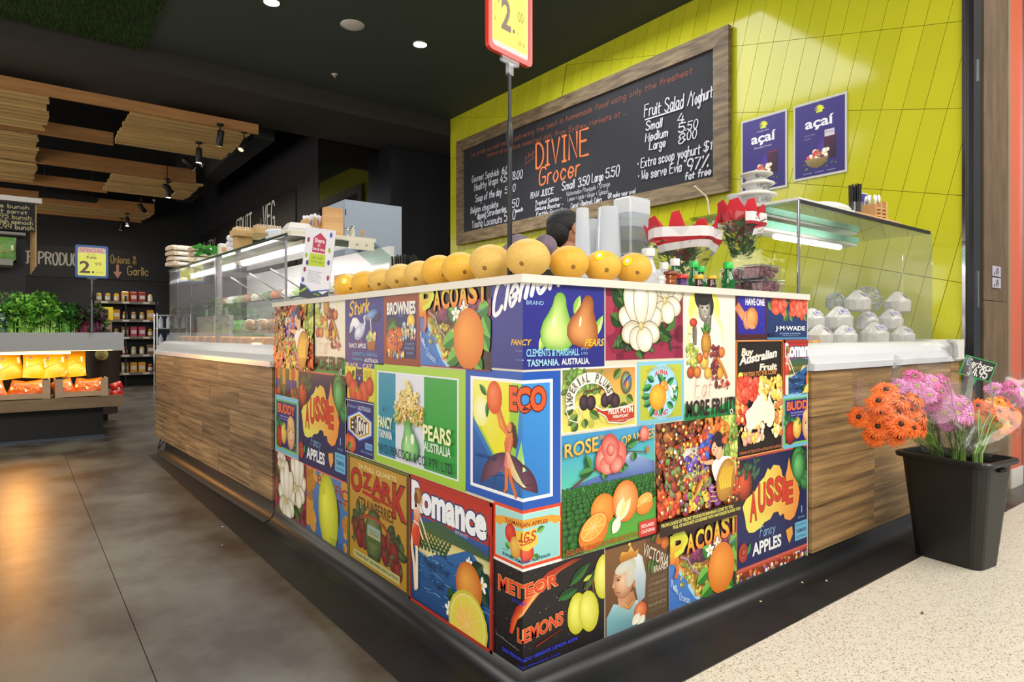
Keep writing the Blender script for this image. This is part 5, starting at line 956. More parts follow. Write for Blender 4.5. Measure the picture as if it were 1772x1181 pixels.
for i,(px,py,r,lb) in enumerate(((897,426,.046,'dusty purple round fruit behind the pale melon, beside the sign pole'),(943,428,.05,'dusty purple round fruit directly behind the corner melon'),(886,436,.04,'small dusty purple fruit tucked low behind the pole'),(927,444,.04,'dusty purple fruit low between the two larger ones'))):
    p=at(px,py,Y=.36); t=thing('round_fruit',lb,'fruit',(p.x,p.y,KT+.06),group='dusty purple fruit behind the melons'); b=MB(); b.ell((0,0,p.z-KT-.06),(r,r,r),18,12); b.build('skin',pm,t); MB().lathe([(0,.0),(.006,.002),(.008,-.004)],8).build('stalk_end',mat('stalk','#4c3c24',.8),t,loc=(0,0,p.z-KT-.06+r))
p=at(915,470,Y=.36); t=thing('fruit_crate','low dark crate holding the purple fruit behind the melons','crate',(p.x,.36,KT)); b=MB(); b.box((-.09,-.06,0),(.12,.06,.008)); b.build('crate_base',m_black,t)
for y in (-.064,.06): MB().box((-.09,y,0),(.12,y+.004,.06)).build('crate_side',m_black,t)
# ---------------------------------------------------------------- price signs
def sign(name,label,loc,rz,w,h,fc,fw,artf,pole=None,tilt=0,polem=None):
    t=thing(name,label,'sign',loc,rz)
    b=MB(); pts=[]; r=.02
    def rr(w,h,r,n=5): return [(sx*(w/2-r)+r*math.cos(R(a)),h/2+sz*(h/2-r)+r*math.sin(R(a))) for sx,sz,a0 in ((1,1,0),(-1,1,90),(-1,-1,180),(1,-1,270)) for a in [a0+90*i/n for i in range(n+1)]]
    o=rr(w,h,r); i_=[(x*(w-2*fw)/w,h/2+(z-h/2)*(h-2*fw)/h) for x,z in o]; n=len(o)
    vs=[(x,y,z) for y in (-.008,.008) for q in (o,i_) for x,z in q]; fs=[]
    for k in range(n): m=(k+1)%n; fs+=[(k,m,n+m,n+k),(2*n+k,3*n+k,3*n+m,2*n+m),(k,2*n+k,2*n+m,m),(n+k,n+m,3*n+m,3*n+k)]
    b.add(vs,fs); b.build('frame',fc,t)
    MB().box((-w/2+fw*.8,-.003,fw*.8),(w/2-fw*.8,.003,h-fw*.8)).build('card',m_white,t)
    a=Art(-w/2+fw*1.0,w/2-fw*1.0,fw*1.0,h-fw*1.0); artf(a); a.build('print',lambda u,v,o_:(u,-.0035-o_,v),PRINTM,t)
    if pole:
        MB().box((-.045,-.006,-.02),(.045,.006,.012)).box((-.012,-.008,-.06),(.012,.008,-.02)).build('clip',m_clear,t); b=MB(); b.tube([(0,0,-.05),(0,0,-pole*.38)],.0062); b.tube([(0,0,-pole*.36),(0,0,-pole)],.0085,r2=.0095); b.build('pole',polem or m_black,t)
        MB().lathe([(.009,0),(.013,.02),(.013,.06),(.009,.085)],12).build('pole_joint',m_black,t,loc=(0,0,-pole*.4))
    return t
def A_p2(a):
    a.rect(0,0,1,1,'#cfcac8'); a.rect(.03,.07,.955,.99,'#ece05c','#f2e660'); a.text('2',.27,.25,.5,.59,'#7c6458',bold=.03); a.rect(.56,.25,.62,.295,'#7c6458'); a.text('00',.7,.42,.86,.54,'#8c7c38'); a.text('F',.08,.56,.12,.62,'#9c8c38'); a.text('O',.08,.42,.13,.48,'#9c8c38'); a.text('R',.08,.28,.13,.34,'#9c8c38'); a.text('$',.16,.5,.2,.6,'#9c8c38'); a.text('69c ea',.72,.14,.9,.2,'#9c8c38'); a.text('OR',.66,.26,.72,.29,'#b8a848')
    a.text('SPECIAL',.1,.84,.9,.94,'#c83828',bold=.03); 
sp=at(882,100,Y=.21)
sign('price_sign','red-framed yellow price sign on a tall pole above the melons',(sp.x,.21,2.145),R(11.3),.235,.34,mat('sign_red','#c8301c',.3),.018,A_p2,pole=2.145-KT)
def A_kale(a):
    a.rect(0,0,1,1,'#d4d458','#dcdc60'); a.rect(0,.8,1,1,'#c8a8a4'); a.text('SPECIAL',.08,.83,.92,.95,'#c06c60',bold=.02); a.text('Fresh',.38,.72,.62,.77,'#8c8c38'); a.text('Kale',.32,.6,.66,.7,'#6c5c38',bold=.02)
    a.text('2',.08,.1,.42,.5,'#4c3c38',bold=.02); a.rect(.5,.1,.58,.16,'#3c3030'); a.text('99',.6,.36,.84,.48,'#6c5c38'); a.text('bunch',.66,.1,.9,.16,'#9c9c48')
k0=at(159,481,Y=6.95)
sign('price_sign','blue-framed yellow kale price sign standing in the produce',(k0.x,6.95,k0.z),0,.31,.36,mat('sign_blue','#28508c',.3),.022,A_kale,pole=.62,polem=mat('pole_grey','#5c6064',.4))
# gerbera price card
def A_ger(a):
    a.rect(0,0,1,1,'#28a058'); a.rect(.035,.05,.965,.95,'#282828','#303030'); a.hand('Gerbera',.1,.56,.9,.3,'#e0e0dc',.006,slant=.15); a.hand('$4.95',.24,.12,.84,.4,'#e8e8e4',.008)
gp=at(1692,638,Y=-.38)
t=thing('price_card','green-edged black card on a green spike among the gerberas','price card',(gp.x,gp.y,gp.z),rot=(R(12),R(14),R(-28)))
MB().box((-.1,-.002,-.055),(.1,.002,.055)).build('card',mat('card_green','#28a058',.4),t); a=Art(-.1,.1,-.055,.055); A_ger(a); a.build('print',lambda u,v,o:(u,-.0025-o,v),PRINTM,t)
MB().prism([(-.028,-.055),(.028,-.055),(.006,-.14),(.004,-.42),(-.004,-.42),(-.006,-.14)],.002,.005,axis='y').build('spike',mat('card_green','#28a058',.4),t)
# ---------------------------------------------------------------- leaflet and boxes behind the left run
def A_leaf(a):
    a.rect(0,0,1,1,'#e4e4ec'); a.poly([(.28,.66),(.72,.66),(.72,.86),(.5,.94),(.28,.86)],'#b82850'); a.text('Share',.33,.8,.67,.86,'#f0e8f0',bold=.02); a.text('at',.44,.75,.54,.785,'#f0e8f0'); a.text('live & give',.31,.68,.69,.73,'#f0e8f0',bold=.02)
    a.poly([(.18,.46),(.78,.48),(.74,.65),(.22,.64)],'#b8cc28'); a.text('eat well',.32,.57,.66,.61,'#5a7c28'); a.text('and be happy',.28,.51,.7,.55,'#5a7c28')
    for k in range(7): a.rect(.22,.24+.025*k,.7-.04*(k%3),.248+.025*k,'#a8acc0',keep=k>0)
    for x,y,c in ((.12,.82,'#8c2c48'),(.86,.72,'#98bc28'),(.1,.6,'#98bc28'),(.16,.5,'#2c3c8c'),(.88,.55,'#3c449c'),(.1,.4,'#8c2c48'),(.92,.34,'#a02c58'),(.08,.25,'#3c449c'),(.86,.93,'#3c58a8')): a.ell(x,y,.045,.07,c)
    a.poly([(0,0),(1,0),(1,.17),(.8,.1),(.6,.13),(.4,.1),(.2,.17),(0,.2)],None,['#2c3448']*8); a.line([(0,.19),(.2,.17),(.4,.1),(.6,.13),(1,.18)],.008,'#3c58b0'); a.leaf(.0,.06,.3,.17,.06,'#a8c828','#88b020'); a.text('www.eat',.5,.07,.7,.1,'#a8c828')
t=thing('leaflet','white leaflet with pink house and coloured leaves standing on the counter','leaflet',(.05,1.95,KT),rot=(R(3),R(11),R(-62)))
MB().box((-.105,-.0015,0),(.105,.0015,.40)).build('sheet',m_white,t); a=Art(-.105,.105,0,.40); A_leaf(a); a.build('print',lambda u,v,o:(u,-.002-o,v),PRINTM,t)
MB().prism([(-.04,0),(.04,0),(.02,.2),(-.02,.2)],.002,.006,axis='y').build('backstand',m_white,t)
def board_mesh(b,w,h,th,r=.03): 
    pts=[(0,0),(w,0)]+[(w-r+r*math.cos(R(a)),h-r+r*math.sin(R(a))) for a in (0,30,60,90)]+[(r-r*math.sin(R(a)),h-r+r*math.cos(R(a))) for a in (0,30,60,90)]
    b.prism(pts,-th/2,th/2,axis='y'); return b
pb=at(570,513,Y=1.95); t=thing('pine_box','knotty pine box behind the leaflet','box',(.14,1.72,KT)); 
for a_,b_ in (((0,0,0),(.22,.012,.135)),((0,.14,0),(.22,.152,.135)),((0,.012,0),(.012,.14,.135)),((.208,.012,0),(.22,.14,.135))): MB().box(a_,b_).build('side_board',m_pine,t)
MB().box((.012,.012,0),(.208,.14,.01)).build('base_board',m_pine,t)
for x,z in ((.1,.11),(.1,.055)): MB().lathe([(0,.001),(.009,.0005)],8,smooth=False).build('wood_knot',mat('knot','#6a3414',.7),t,loc=(x,-.0008,z)).rotation_euler=(PI/2,0,0)
def spoon(b,x,y,z,tilt,s=1):
    T=b.T; b.T=T@Matrix.Translation((x,y,z))@Matrix.Rotation(tilt,4,'Y')@Matrix.Rotation(tilt*.7,4,'X'); b.tube([(0,0,-.09*s),(0,0,.01)],.0035,6); b.ell((0,0,.03*s),(.014*s,.004,.022*s),10,6); b.T=T
def caddy(loc,rz,label,hb=.17):
    t=thing('cutlery_caddy',label,'caddy',loc,rz)
    for k,x in enumerate((0,.055,.11)): o=board_mesh(MB(),.12,hb*(.82+.09*k),.01,.015).build('divider',m_pine,t,loc=(x,0,0)); o.rotation_euler=(0,0,PI/2)
    for k in range(4):
        for y in (.0,.116): MB().box((0,y,.01+.022*k),(.11,y+.005,.018+.022*k)).build('slat',m_pine,t)
    MB().box((0,0,0),(.11,.12,.006)).build('base_board',m_pine,t)
    b=MB()
    for i in range(12): spoon(b,.018+.03*(i%2)+.048*(i//6),.02+.016*(i%6),.105+.02*random.random(),random.uniform(-.25,.25))
    b.build('plastic_cutlery',mat('white_plastic','#dcdce4',.35),t,kind='stuff',label='white plastic cutlery'); return t
TZ=1.826
c0=at(538,402,Y=2.72); caddy((c0.x-.02,c0.y,TZ),R(2),'wooden cutlery caddy at the left end beside the bread board',.16)
p=at(559,404,Y=2.62); t=thing('wooden_board','upright rounded wooden board on the left cabinet','board',(p.x,p.y,TZ)); board_mesh(MB(),.135,.2,.03,.012).build('board',m_pine,t)
p=at(515,402,Y=2.75); t=thing('foam_box','white foam clamshell box on the left cabinet','box',(p.x-.0,p.y,TZ))
b=MB(); b.prism([(-.09,-.07),(.09,-.07),(.09,.07),(-.09,.07)],0,.045); b.build('box_base',m_white,t)
b=MB(); b.add([(-.09,-.07,.047),(.09,-.07,.047),(.09,.07,.047),(-.09,.07,.047),(-.06,-.045,.09),(.06,-.045,.09),(.06,.045,.09),(-.06,.045,.09)],[(0,1,5,4),(1,2,6,5),(2,3,7,6),(3,0,4,7),(4,5,6,7),(0,3,2,1)]); b.build('box_lid',m_white,t)
for k in range(2):
    p=at(479,402-14*k,Y=3.05); t=thing('plastic_tub','clear plastic tub, %s of two stacked on the left cabinet'%('lower','upper')[k],'tub',(p.x+.02,3.05,1.813+.047*k),group=None)
    MB().lathe([(.075,0),(.085,.03)],24,cap=True).build('tub_body',m_plas,t); MB().lathe([(.096,.031),(.1,.036),(.096,.043),(0,.044)],24).build('tub_lid',m_plas,t)
for nm,px,Y,r,h,cm,lb in (('jar',601,2.62,.02,.075,m_clear,'clear glass shaker beside the wooden board'),('shaker',610,2.60,.018,.085,m_steel,'steel capped shaker on the left cabinet')):
    p=at(px,405,Y=Y); t=thing(nm,lb,'shaker',(p.x,Y,TZ)); MB().lathe([(r,0),(r,h*.75),(r*.8,h*.8)],14).build('body',mat('shaker_body','#b8b8a8',.3) if nm!='jar' else cm,t); MB().lathe([(r*.9,h*.8),(r*.9,h),(0,h*1.04)],14).build('cap',m_steel,t)
p=at(627,406,Y=2.6); t=thing('toothpick_cup','small cup of wooden picks on the left cabinet','cup',(p.x,2.6,TZ)); MB().lathe([(.012,0),(.014,.03)],12).build('cup',m_clear,t)
b=MB(); [b.tube([(random.uniform(-.006,.006),random.uniform(-.006,.006),.002),(random.uniform(-.016,.016),random.uniform(-.01,.01),.065)],.0016,5) for i in range(14)]; b.build('wooden_pick',m_pine,t,kind='stuff')
def straws(px,py,Y,z,n,h,label,w=.05,tube_=True,lean=.1,name='straw_bundle'):
    p=at(px,py,Y=Y); t=thing(name,label,'straws',(p.x,Y,z))
    if tube_: MB().lathe([(w,0),(w,h*.42)],16).build('holder',m_clear,t)
    b=MB()
    for i in range(n): a=random.random()*6.28; r=w*.85*math.sqrt(random.random()); x,y=r*math.cos(a),r*math.sin(a); b.tube([(x,y,.003),(x*(1+lean),y*(1+lean),h*random.uniform(.93,1))],.0033,6)
    b.build('straw',mat('black_straw','#161616',.3),t,kind='stuff',label='black plastic straws'); return t
straws(701,450,1.1,KT-.0,60,.178,'bundle of black straws behind the left melons',.07)
# items on top of the left cabinet, far part
pk=mat('biscuit_pack','#a8875c',.35,col2='#d8cdb8',scale=30,detail=3,rand=.2,contrast=1.6)
def onleft(px,Yl): # point over the cabinet's glass top
    return at(px,420,Y=Yl)
k=0
for px,Y,n,lb in ((312,5.25,4,'stack of wrapped biscuits at the far end of the cabinet top'),(352,4.75,3,'stack of wrapped brown biscuits beside the far stack')):
    for j in range(n):
        p=at(px,460,Y=Y); t=thing('biscuit_pack',lb+', pack %s'%('at the bottom','second up','third up','on the top')[j],'biscuits',(p.x,Y,1.813+.05*j),random.uniform(-.2,.2),'wrapped biscuit packs on the cabinet top'); MB().bbox((-.11,-.09,0),(.11,.09,.046),.018).build('wrapper',pk,t); MB().box((-.06,-.001-.09,.012),(.04,-.09,.034)).build('pack_label',m_white,t)
for px,Y,s_,lb,mt in ((378,4.3,(.1,.12,.06),'white labelled box on the cabinet top',m_white),(386,4.1,(.07,.07,.1),'small white carton upright on the cabinet top',m_white)):
    p=at(px,460,Y=Y); t=thing('carton',lb,'carton',(p.x,Y,1.813)); MB().bbox((-s_[0]/2,-s_[1]/2,0),(s_[0]/2,s_[1]/2,s_[2]),.003).build('carton_body',mt,t); MB().box((-s_[0]*.3,-s_[1]/2-.001,s_[2]*.3),(s_[0]*.3,-s_[1]/2,s_[2]*.7)).build('carton_label',m_pine,t)
p=at(405,455,Y=3.85); t=thing('egg_bag','bag of white rounds on the cabinet top','bag',(p.x,3.85,1.813)); 
for i in range(9): b=MB(); b.ell((0,0,0),(.028,.028,.028),10,8); b.build('white_round',mat('white_plastic','#dcdce4',.35),t,loc=(-.03+.03*(i%3),.0+.02*(i%2),.028+.045*(i//3)+.0))
for px,Y,s_,lb in ((428,3.6,(.22,.16,.05),'wooden rack tray of slices on the cabinet top'),(462,3.36,(.2,.14,.045),'tray of pale crackers next to the clear tubs'),(420,3.62,(.12,.1,.1),'brown cardboard pack under the slice tray')):
    p=at(px,440,Y=Y); t=thing('snack_tray',lb,'tray',(p.x,Y,1.813+(.1 if 'rack' in lb else 0))); MB().bbox((-s_[0]/2,-s_[1]/2,0),(s_[0]/2,s_[1]/2,s_[2]),.004).build('tray_body',mat('kraft_board','#b08a52',.6,col2='#cbab74',scale=14),t)
    b=MB(); [b.cbox((-s_[0]*.4+s_[0]*.8*i/9,0,s_[2]+.01),(s_[0]*.07,s_[1]*.8,.022)) for i in range(10)]; b.build('biscuits',pk,t,kind='stuff')
b=MB(); rd=random.Random(2)
for i in range(130): x,y,z=rd.uniform(-.3,.3),rd.uniform(-.12,.12),rd.uniform(0,.06); b.add([(x-.03,y,z),(x,y-.02,z+.02),(x+.03,y+.01,z),(x,y+.02,z-.01)],[(0,1,2,3)],0,C(rd.choice(['#2c8c28','#48a838','#1c6820','#60b848'])))
p=at(395,470,Y=4.4); tag(b.build('green_garland',LEAFY,None,(p.x+.0,4.3,1.84),kind='stuff'),'green plastic grass strip along the cabinet top','decoration')
# ---------------------------------------------------------------- contents of the left cabinet (tops follow the shelves)
def inleft(u,v,z): # cabinet local -> world
    c,s_=math.cos(R(2.4)),math.sin(R(2.4)); return (u*c-v*s_,2.47+u*s_+v*c,z)
bread=mat('bread_crust','#a86c38',.6,col2='#dcb07c',scale=8,detail=6,bump=.3,rand=.15)
for i in range(9):
    lb='wrapped bread roll %s on the steel shelf, %s'%(('with pale flour crust','with brown crust','with seeds')[i%3],('nearest the front post','next along','third along','fourth along','middle one','sixth along','seventh along','eighth along','farthest one')[i])
    b=MB(); b.ell((0,0,.052),(.062,.085,.052),14,9); t=thing('bread_roll',lb,'bread',inleft(.32+.08*(i%2),.2+.15*i,1.183),random.uniform(-.4,.4),'bread rolls in the left cabinet'); b.build('crust',bread,t)
    b=MB(); b.ell((0,0,.056),(.07,.095,.055),10,7); b.build('film_wrap',m_cello,t)
fills=[('#3c5c28','#8ca050'),('#c8b48c','#e4dcc8'),('#7c4428','#c88c4c'),('#5c7c3c','#b0c078'),('#d0c8b8','#ece8e0'),('#a03c20','#d88c48')]
for i in range(12):
    t=thing('salad_bowl','clear salad bowl on the glass shelf, %s from the front post'%('first','second','third','fourth','fifth','sixth','seventh','eighth','ninth','tenth','eleventh','twelfth')[i],'bowl',inleft(.58,.25+.25*i,1.449),0,'salad bowls on the glass shelf')
    MB().lathe([(.05,0),(.09,.05),(.1,.08)],16).build('bowl',m_clear,t); f=fills[i%6]; MB().lathe([(.045,.006),(.082,.048),(.05,.085),(0,.095)],12).build('filling',mat('fill_%s'%f[0],f[0],.6,col2=f[1],scale=30,bump=.5),t)
for i in range(12):
    t=thing('juice_tub','orange juice tub on the cabinet deck, %s from the near end'%('first','second','third','fourth','fifth','sixth','seventh','eighth','ninth','tenth','eleventh','last')[i],'tub',inleft(.17,.2+.25*i,1.081),0,'orange tubs along the deck')
    MB().bbox((-.04,-.11,0),(.04,.11,.055),.008).build('tub_body',m_clear,t); MB().bbox((-.036,-.105,.002),(.036,.105,.065),.008).build('orange_filling',mat('juicy_orange','#f08a10',.4,col2='#f8b830',scale=20),t)
def A_tag(a,n=0):
    a.rect(0,0,1,1,'#d8d4d8'); [a.rect(.15,.2+.2*k,.85-.15*(k%2),.28+.2*k,'#686878') for k in range(4)]
for i in range(7):
    t=thing('price_ticket','small white price ticket, %s along the steel shelf edge'%('first','second','third','fourth','fifth','sixth','seventh')[i],'ticket',inleft(.222,.22+.36*i if i<4 else 1.75+.3*(i-4),1.195 if i<4 else 1.33),0,'price tickets in the left cabinet')
    MB().box((-.001,-.04,0),(.001,.04,.06)).build('card',m_white,t); a=Art(-.04,.04,0,.06); A_tag(a,i); a.build('print',lambda u,v,o:(-.0015-o,-u,v),PRINTM,t)
gb=mat('green_bag','#3c7c30',.4,col2='#88b858',scale=12)
for i in range(6):
    t=thing('salad_bag','green salad bag at the far end of the cabinet, %s'%('nearest','second','third','fourth','fifth','farthest')[i],'bag',inleft(.5,1.8+.22*i,1.082),.2*i,'green salad bags'); b=MB(); b.ell((0,0,.11),(.06,.1,.11),10,8); b.build('bag_body',gb,t); MB().box((-.003,-.05,.2),(.003,.05,.25)).build('bag_seal',m_clear,t)
for i in range(6):
    for j in range(2):
        t=thing('cream_tub','pale cream lidded tub on the cabinet shelf, %s pair, %s one'%(('nearest','second','third','fourth','fifth','farthest')[i],('lower','upper')[j]),'tub',inleft(.66,.25+.24*i,1.183+.075*j),0,'cream tubs at the back of the shelf')
        MB().lathe([(.05,0),(.058,.055)],14).build('tub_body',mat('cream_tub_plastic','#dccbb8',.4),t); MB().lathe([(.062,.055),(.062,.07),(0,.072)],14).build('lid',m_white,t)
light('AREA',inleft(.3,1.6,1.73),8,(1,.97,1),3.0,.05,inleft(.34,1.6,0)).rotation_euler=(R(-12),0,R(92.4))
# ---------------------------------------------------------------- coconuts and tops of the right cabinet
coc=mat('coconut_husk','#e2d8cb',.5,col2='#f0e9e0',scale=3,stretch=(1,1,6),rand=.05,bump=.1)
def A_coc(a): a.rect(0,0,1,1,'#d8d8e4'); a.ell(.35,.5,.2,.2,'#4c5cb0','#90a0d8'); a.rect(.55,.45,.92,.6,'#c05878'); a.line([(.1,.25),(.5,.15),(.9,.3)],.002,'#4c5cb0')
def coconut(loc,s,rz,lb):
    t=thing('coconut',lb,'coconut',loc,rz,'trimmed young coconuts in the right cabinet')
    b=MB(); b.lathe([(.055,0),(.07,.012),(.074,.07),(.018,.128),(0,.131)],11,smooth=False); o=b.build('husk',coc,t)
    b=MB(); b.lathe([(.058,-.001),(.0735,.01),(.0775,.072),(.02,.133),(0,.138)],14,smooth=True); b.build('film_wrap',m_cello,t)
    a=Art(-.03,.03,0,.04); A_coc(a); o=a.build('sticker',lambda u,v,o_:(u,0-o_-.0,v),PRINTM,t); o.location=(0,-.058,.088); o.rotation_euler=(R(-46),0,0)
    t.scale=(s,)*3; t.rotation_euler=(0,0,rz); return t
cw=[(1418,590,.22,1,'front row coconut, leftmost, beside the food plate'),(1461,590,.24,1,'front row coconut, second from the left'),(1513,594,.2,1.15,'front row coconut in the middle, largest cone'),(1562,588,.22,1,'front row coconut, rightmost'),
(1405,568,.36,1,'second layer coconut at the far left'),(1451,570,.36,1.15,'second layer coconut, big, left of the gap'),(1500,575,.36,1,'second layer coconut set back in the middle'),(1540,570,.34,1.15,'second layer coconut right of centre with sticker'),(1578,565,.38,1,'second layer coconut at the far right'),
(1484,540,.36,1.1,'top coconut on the left of the pile'),(1553,527,.36,1.2,'top coconut on the right of the pile, highest')]
for k,(px,py,Y,s_,lb) in enumerate(cw):
    p=at(px,py,Y=Y); z=1.092 if k<4 else (1.192 if k<9 else 1.192+.122); p=at(px,577,Y=Y); coconut((p.x,Y,z),s_,random.uniform(-.5,.3),lb)
t=thing('display_riser','clear acrylic step under the rear coconuts','riser',(1.9,.29,1.092)); MB().box((0,0,.092),(1.5,.36,.099)).build('riser_top',m_clear,t); [MB().box((x,0,0),(x+.006,.36,.092)).build('riser_leg',m_clear,t) for x in (0,.75,1.494)]
t=thing('fruit_plate','oval foil plate of cut fruit in front of the coconuts','plate',(2.1,.17,1.092)); MB().lathe([(.1,0),(.15,.015),(.155,.018)],20).build('plate',m_foil,t).scale=(1.5,.6,1)
for i in range(9): b=MB(); b.ell((0,0,0),(.028,.022,.014),8,6); b.build('fruit_slice',mat(('cut_mango','cut_guava')[i%2],('#e8b020','#d85048')[i%2],.4),t,loc=(-.14+.035*i,.01*(i%3),.028))
for px,py,Y,r,lb in ((1500,500,.47,.08,'large wire foil ball behind the coconuts'),(1446,528,.52,.055,'smaller wire foil ball behind the coconuts')):
    p=at(px,577,Y=Y); t=thing('foil_ball',lb,'decoration',(p.x,Y,1.092+.235)); b=MB(); rd=random.Random(px)
    for i in range(26):
        ax=Vector((rd.gauss(0,1),rd.gauss(0,1),rd.gauss(0,1))).normalized(); u=ax.orthogonal().normalized(); w_=ax.cross(u); b.tube([(u*math.cos(q*.524)+w_*math.sin(q*.524))*r*1.2+Vector((0,0,r)) for q in range(13)],.002,4)
    b.build('wire_rings',m_foil,t,kind='stuff'); MB().lathe([(.02,-.235),(.02,-.0)],12).build('foil_stand',m_foil,t)
RT=1.851
p=at(1524,377,Y=.13); caddy((p.x-.06,.13,RT),R(-8),'wooden cutlery caddy with spoons on the right cabinet',.13)
straws(1479,362,.14,RT,46,.185,'black straws in a holder on the right cabinet',.042,name='straw_holder')
p=at(1487,335,Y=.24); t=thing('table_card','small purple acai card behind the black straws','card',(p.x+.0,.26,RT),rot=(0,R(8),R(-30))); MB().box((-.05,-.0015,0),(.05,.0015,.2)).build('card',m_white,t); a=Art(-.05,.05,0,.2); A_acai(a,True); a.build('print',lambda u,v,o:(u,-.002-o,v),PRINTM,t)
p=at(1432,362,Y=.22); t=thing('napkin_bag','pale bag of napkins lying on the right cabinet','bag',(p.x,.22,RT)); b=MB(); b.ell((0,0,.035),(.2,.1,.035),20,8); b.build('bag_body',mat('napkin_paper','#d4d4c4',.6,bump=.3,col2='#e0e0d4'),t); MB().bbox((.08,-.07,.0),(.19,.07,.055),.01).build('napkin_stack',m_white,t)
# ---------------------------------------------------------------- cup stacks
def A_cup(a,t1,t2): a.hand(t1,.02,.5,.98,.42,'#3c3c3c',.0035); t2 and a.hand(t2,.3,.02,.8,.4,'#3c3c3c',.0035)
bx=at(1308,345,Y=.34)
for px,zt,rb,rl,h,tx,lb in ((1306,0,.085,.112,.078,('LARGE',''),'white lidded tub marked LARGE at the bottom of the tub stack'),(1311,.079,.068,.088,.062,('MEDIUM','6.50'),'white lidded tub marked MEDIUM in the middle of the stack'),(1309,.142,.062,.084,.045,('SMALL',''),'white lidded tub marked SMALL on the top of the stack')):
    p=at(px,340,Y=.34); t=thing('lidded_tub',lb,'tub',(p.x,.34,RT+zt))
    MB().lathe([(rb*.82,0),(rb,h*.62),(rb*1.02,h*.66)],22).build('tub_body',m_plas,t); MB().lathe([(rl*.93,h*.64),(rl,h*.7),(rl*.99,h*.8),(rb*.98,h*.92),(rb*.9,h),(0,h)],24).build('lid',m_white,t)
    a=Art(-.055,.055,0,h*.62); a.hand(tx[0],.02,.5 if tx[1] else .25,.98,.45,'#2c2c2c',.0028); tx[1] and a.hand(tx[1],.3,.02,.85,.4,'#2c2c2c',.0028)
    a.build('marker_writing',lambda u,v,o,rb=rb,h=h:((rb*(.83+.2*v/(h*.62))+.002+o)*math.cos(-PI/2-.25+u/rb),(rb*(.83+.2*v/(h*.62))+.002+o)*math.sin(-PI/2-.25+u/rb),v),PRINTM,t)
p=at(1275,345,Y=.4); t=thing('clear_tub','translucent tub left of the marked bowls','tub',(p.x,.4,RT-.0)); MB().lathe([(.035,0),(.045,.055),(.05,.058),(.05,.064)],18).build('tub_body',m_plas,t)
# stacks of translucent cups behind the melons
def cupstack(px0,px1,ytop,Y,z0,n,square,lb):
    a_=at(px0,ytop,Y=Y); b_=at(px1,ytop,Y=Y); w=(b_-a_).length/2*.93; zt=a_.z; cxx=(a_.x+b_.x)/2; t=thing('cup_stack',lb,'cups',(cxx,Y,z0)); h=(zt-z0)
    for k in range(n):
        z=h*.42*k/max(1,n-1) if n>1 else 0; hh=h*.58
        if square: MB().bbox((-w,-w*.8,z),(w,w*.8,z+hh),.01).bbox((-w*1.05,-w*.85,z),(w*1.05,w*.85,z+.008),.004).build('tub',m_plas,t)
        else: MB().lathe([(w*1.05,z),(w*1.07,z+.006),(w,z+.008),(w*.78,z+hh),(w*.72,z+hh+.002),(0,z+hh+.002)],18).build('cup',m_plas,t)
    return t
BZ=1.37
cupstack(997,1019,360,.9,BZ,5,False,'tall stack of frosted cups right of the person')
cupstack(1019,1036,379,.95,BZ,4,False,'short narrow stack of frosted cups between the taller ones')
cupstack(1035,1070,357,.85,BZ,5,False,'wide stack of frosted cups left of the square tubs')
cupstack(1074,1112,341,.8,BZ,4,True,'stack of square frosted tubs beside the bouquet')
t=thing('back_bench','dark serving bench behind the counter holding the cups','bench',(.55,.62,0)); MB().box((0,0,0),(1.15,.5,1.33)).build('bench_body',m_dark,t); MB().box((-.02,-.02,1.33),(1.17,.52,1.37)).build('bench_top',m_frame,t)
t=thing('tap_fittings','steel blender rods behind the dark fruit','appliance',tuple(at(948,430,Y=1.3))[:2]+(1.2,)); b=MB(); [b.tube([(x,0,0),(x,0,.52-.02*i)],.008) for i,x in enumerate((-.02,.005,.03))]; b.build('steel_rod',m_steel,t); MB().lathe([(.05,0),(.045,.3),(.03,.36)],14).build('jug',m_clear,t)
#PART5
# ---------------------------------------------------------------- bottles, jars and grape punnets
mg=mat('green_glass','#1c7c34',.08,trans=.5,coat=.5); ma=mat('amber_glass','#3a1c0c',.1,coat=.6)
def bottle(px,py,Y,h,r,bm,cm,lb,neck=.35,caph=.022,capr=None,name='bottle',label_c=None):
    p=at(px,py,Y=Y); t=thing(name,lb,'bottle',(p.x,Y,KT)); nr=r*neck
    MB().lathe([(r*.9,0),(r,.008),(r,h*.45),(r*.85,h*.55),(nr*1.2,h*.8),(nr,h*.9),(nr,h)],16).build('body',bm,t)
    cr_=capr or nr*1.45; MB().lathe([(cr_,h-.004),(cr_,h+caph-.002),(cr_*.9,h+caph),(0,h+caph)],16).build('cap',cm,t)
    if label_c: MB().lathe([(r*1.02,h*.1),(r*1.02,h*.42)],16,cap=False).build('label',label_c,t)
cg=mat('green_cap','#28b848',.35); cw_=m_white; cy=mat('yellow_cap','#d8a818',.35); cr2=mat('red_cap','#c02818',.35)
bottle(1201,470,.16,.105,.027,mg,cg,'green bottle with bright green cap, left of the amber jars',.5,.024); bottle(1213,470,.24,.1,.025,mg,cg,'green bottle half hidden behind its green-capped twin',.5,.024)
bottle(1260,470,.10,.105,.03,mg,cg,'largest green bottle with green cap, beside the grape packs',.5,.026); bottle(1168,470,.2,.11,.03,mg,cw_,'green bottle with a white cap',.5,.028)
bottle(1149,470,.17,.085,.026,m_plas,cw_,'small clear bottle with a white cap beside the last melon',.5,.026); bottle(1122,460,.26,.15,.045,m_plas,cw_,'large clear jug with a white cap behind the last melon',.45,.03)
bottle(1209,480,.08,.045,.02,ma,cy,'small amber bottle with a tilted orange and yellow top',.75,.014); bottle(1231,480,.08,.05,.021,ma,cy,'small amber jar with a yellow lid',.75,.01)
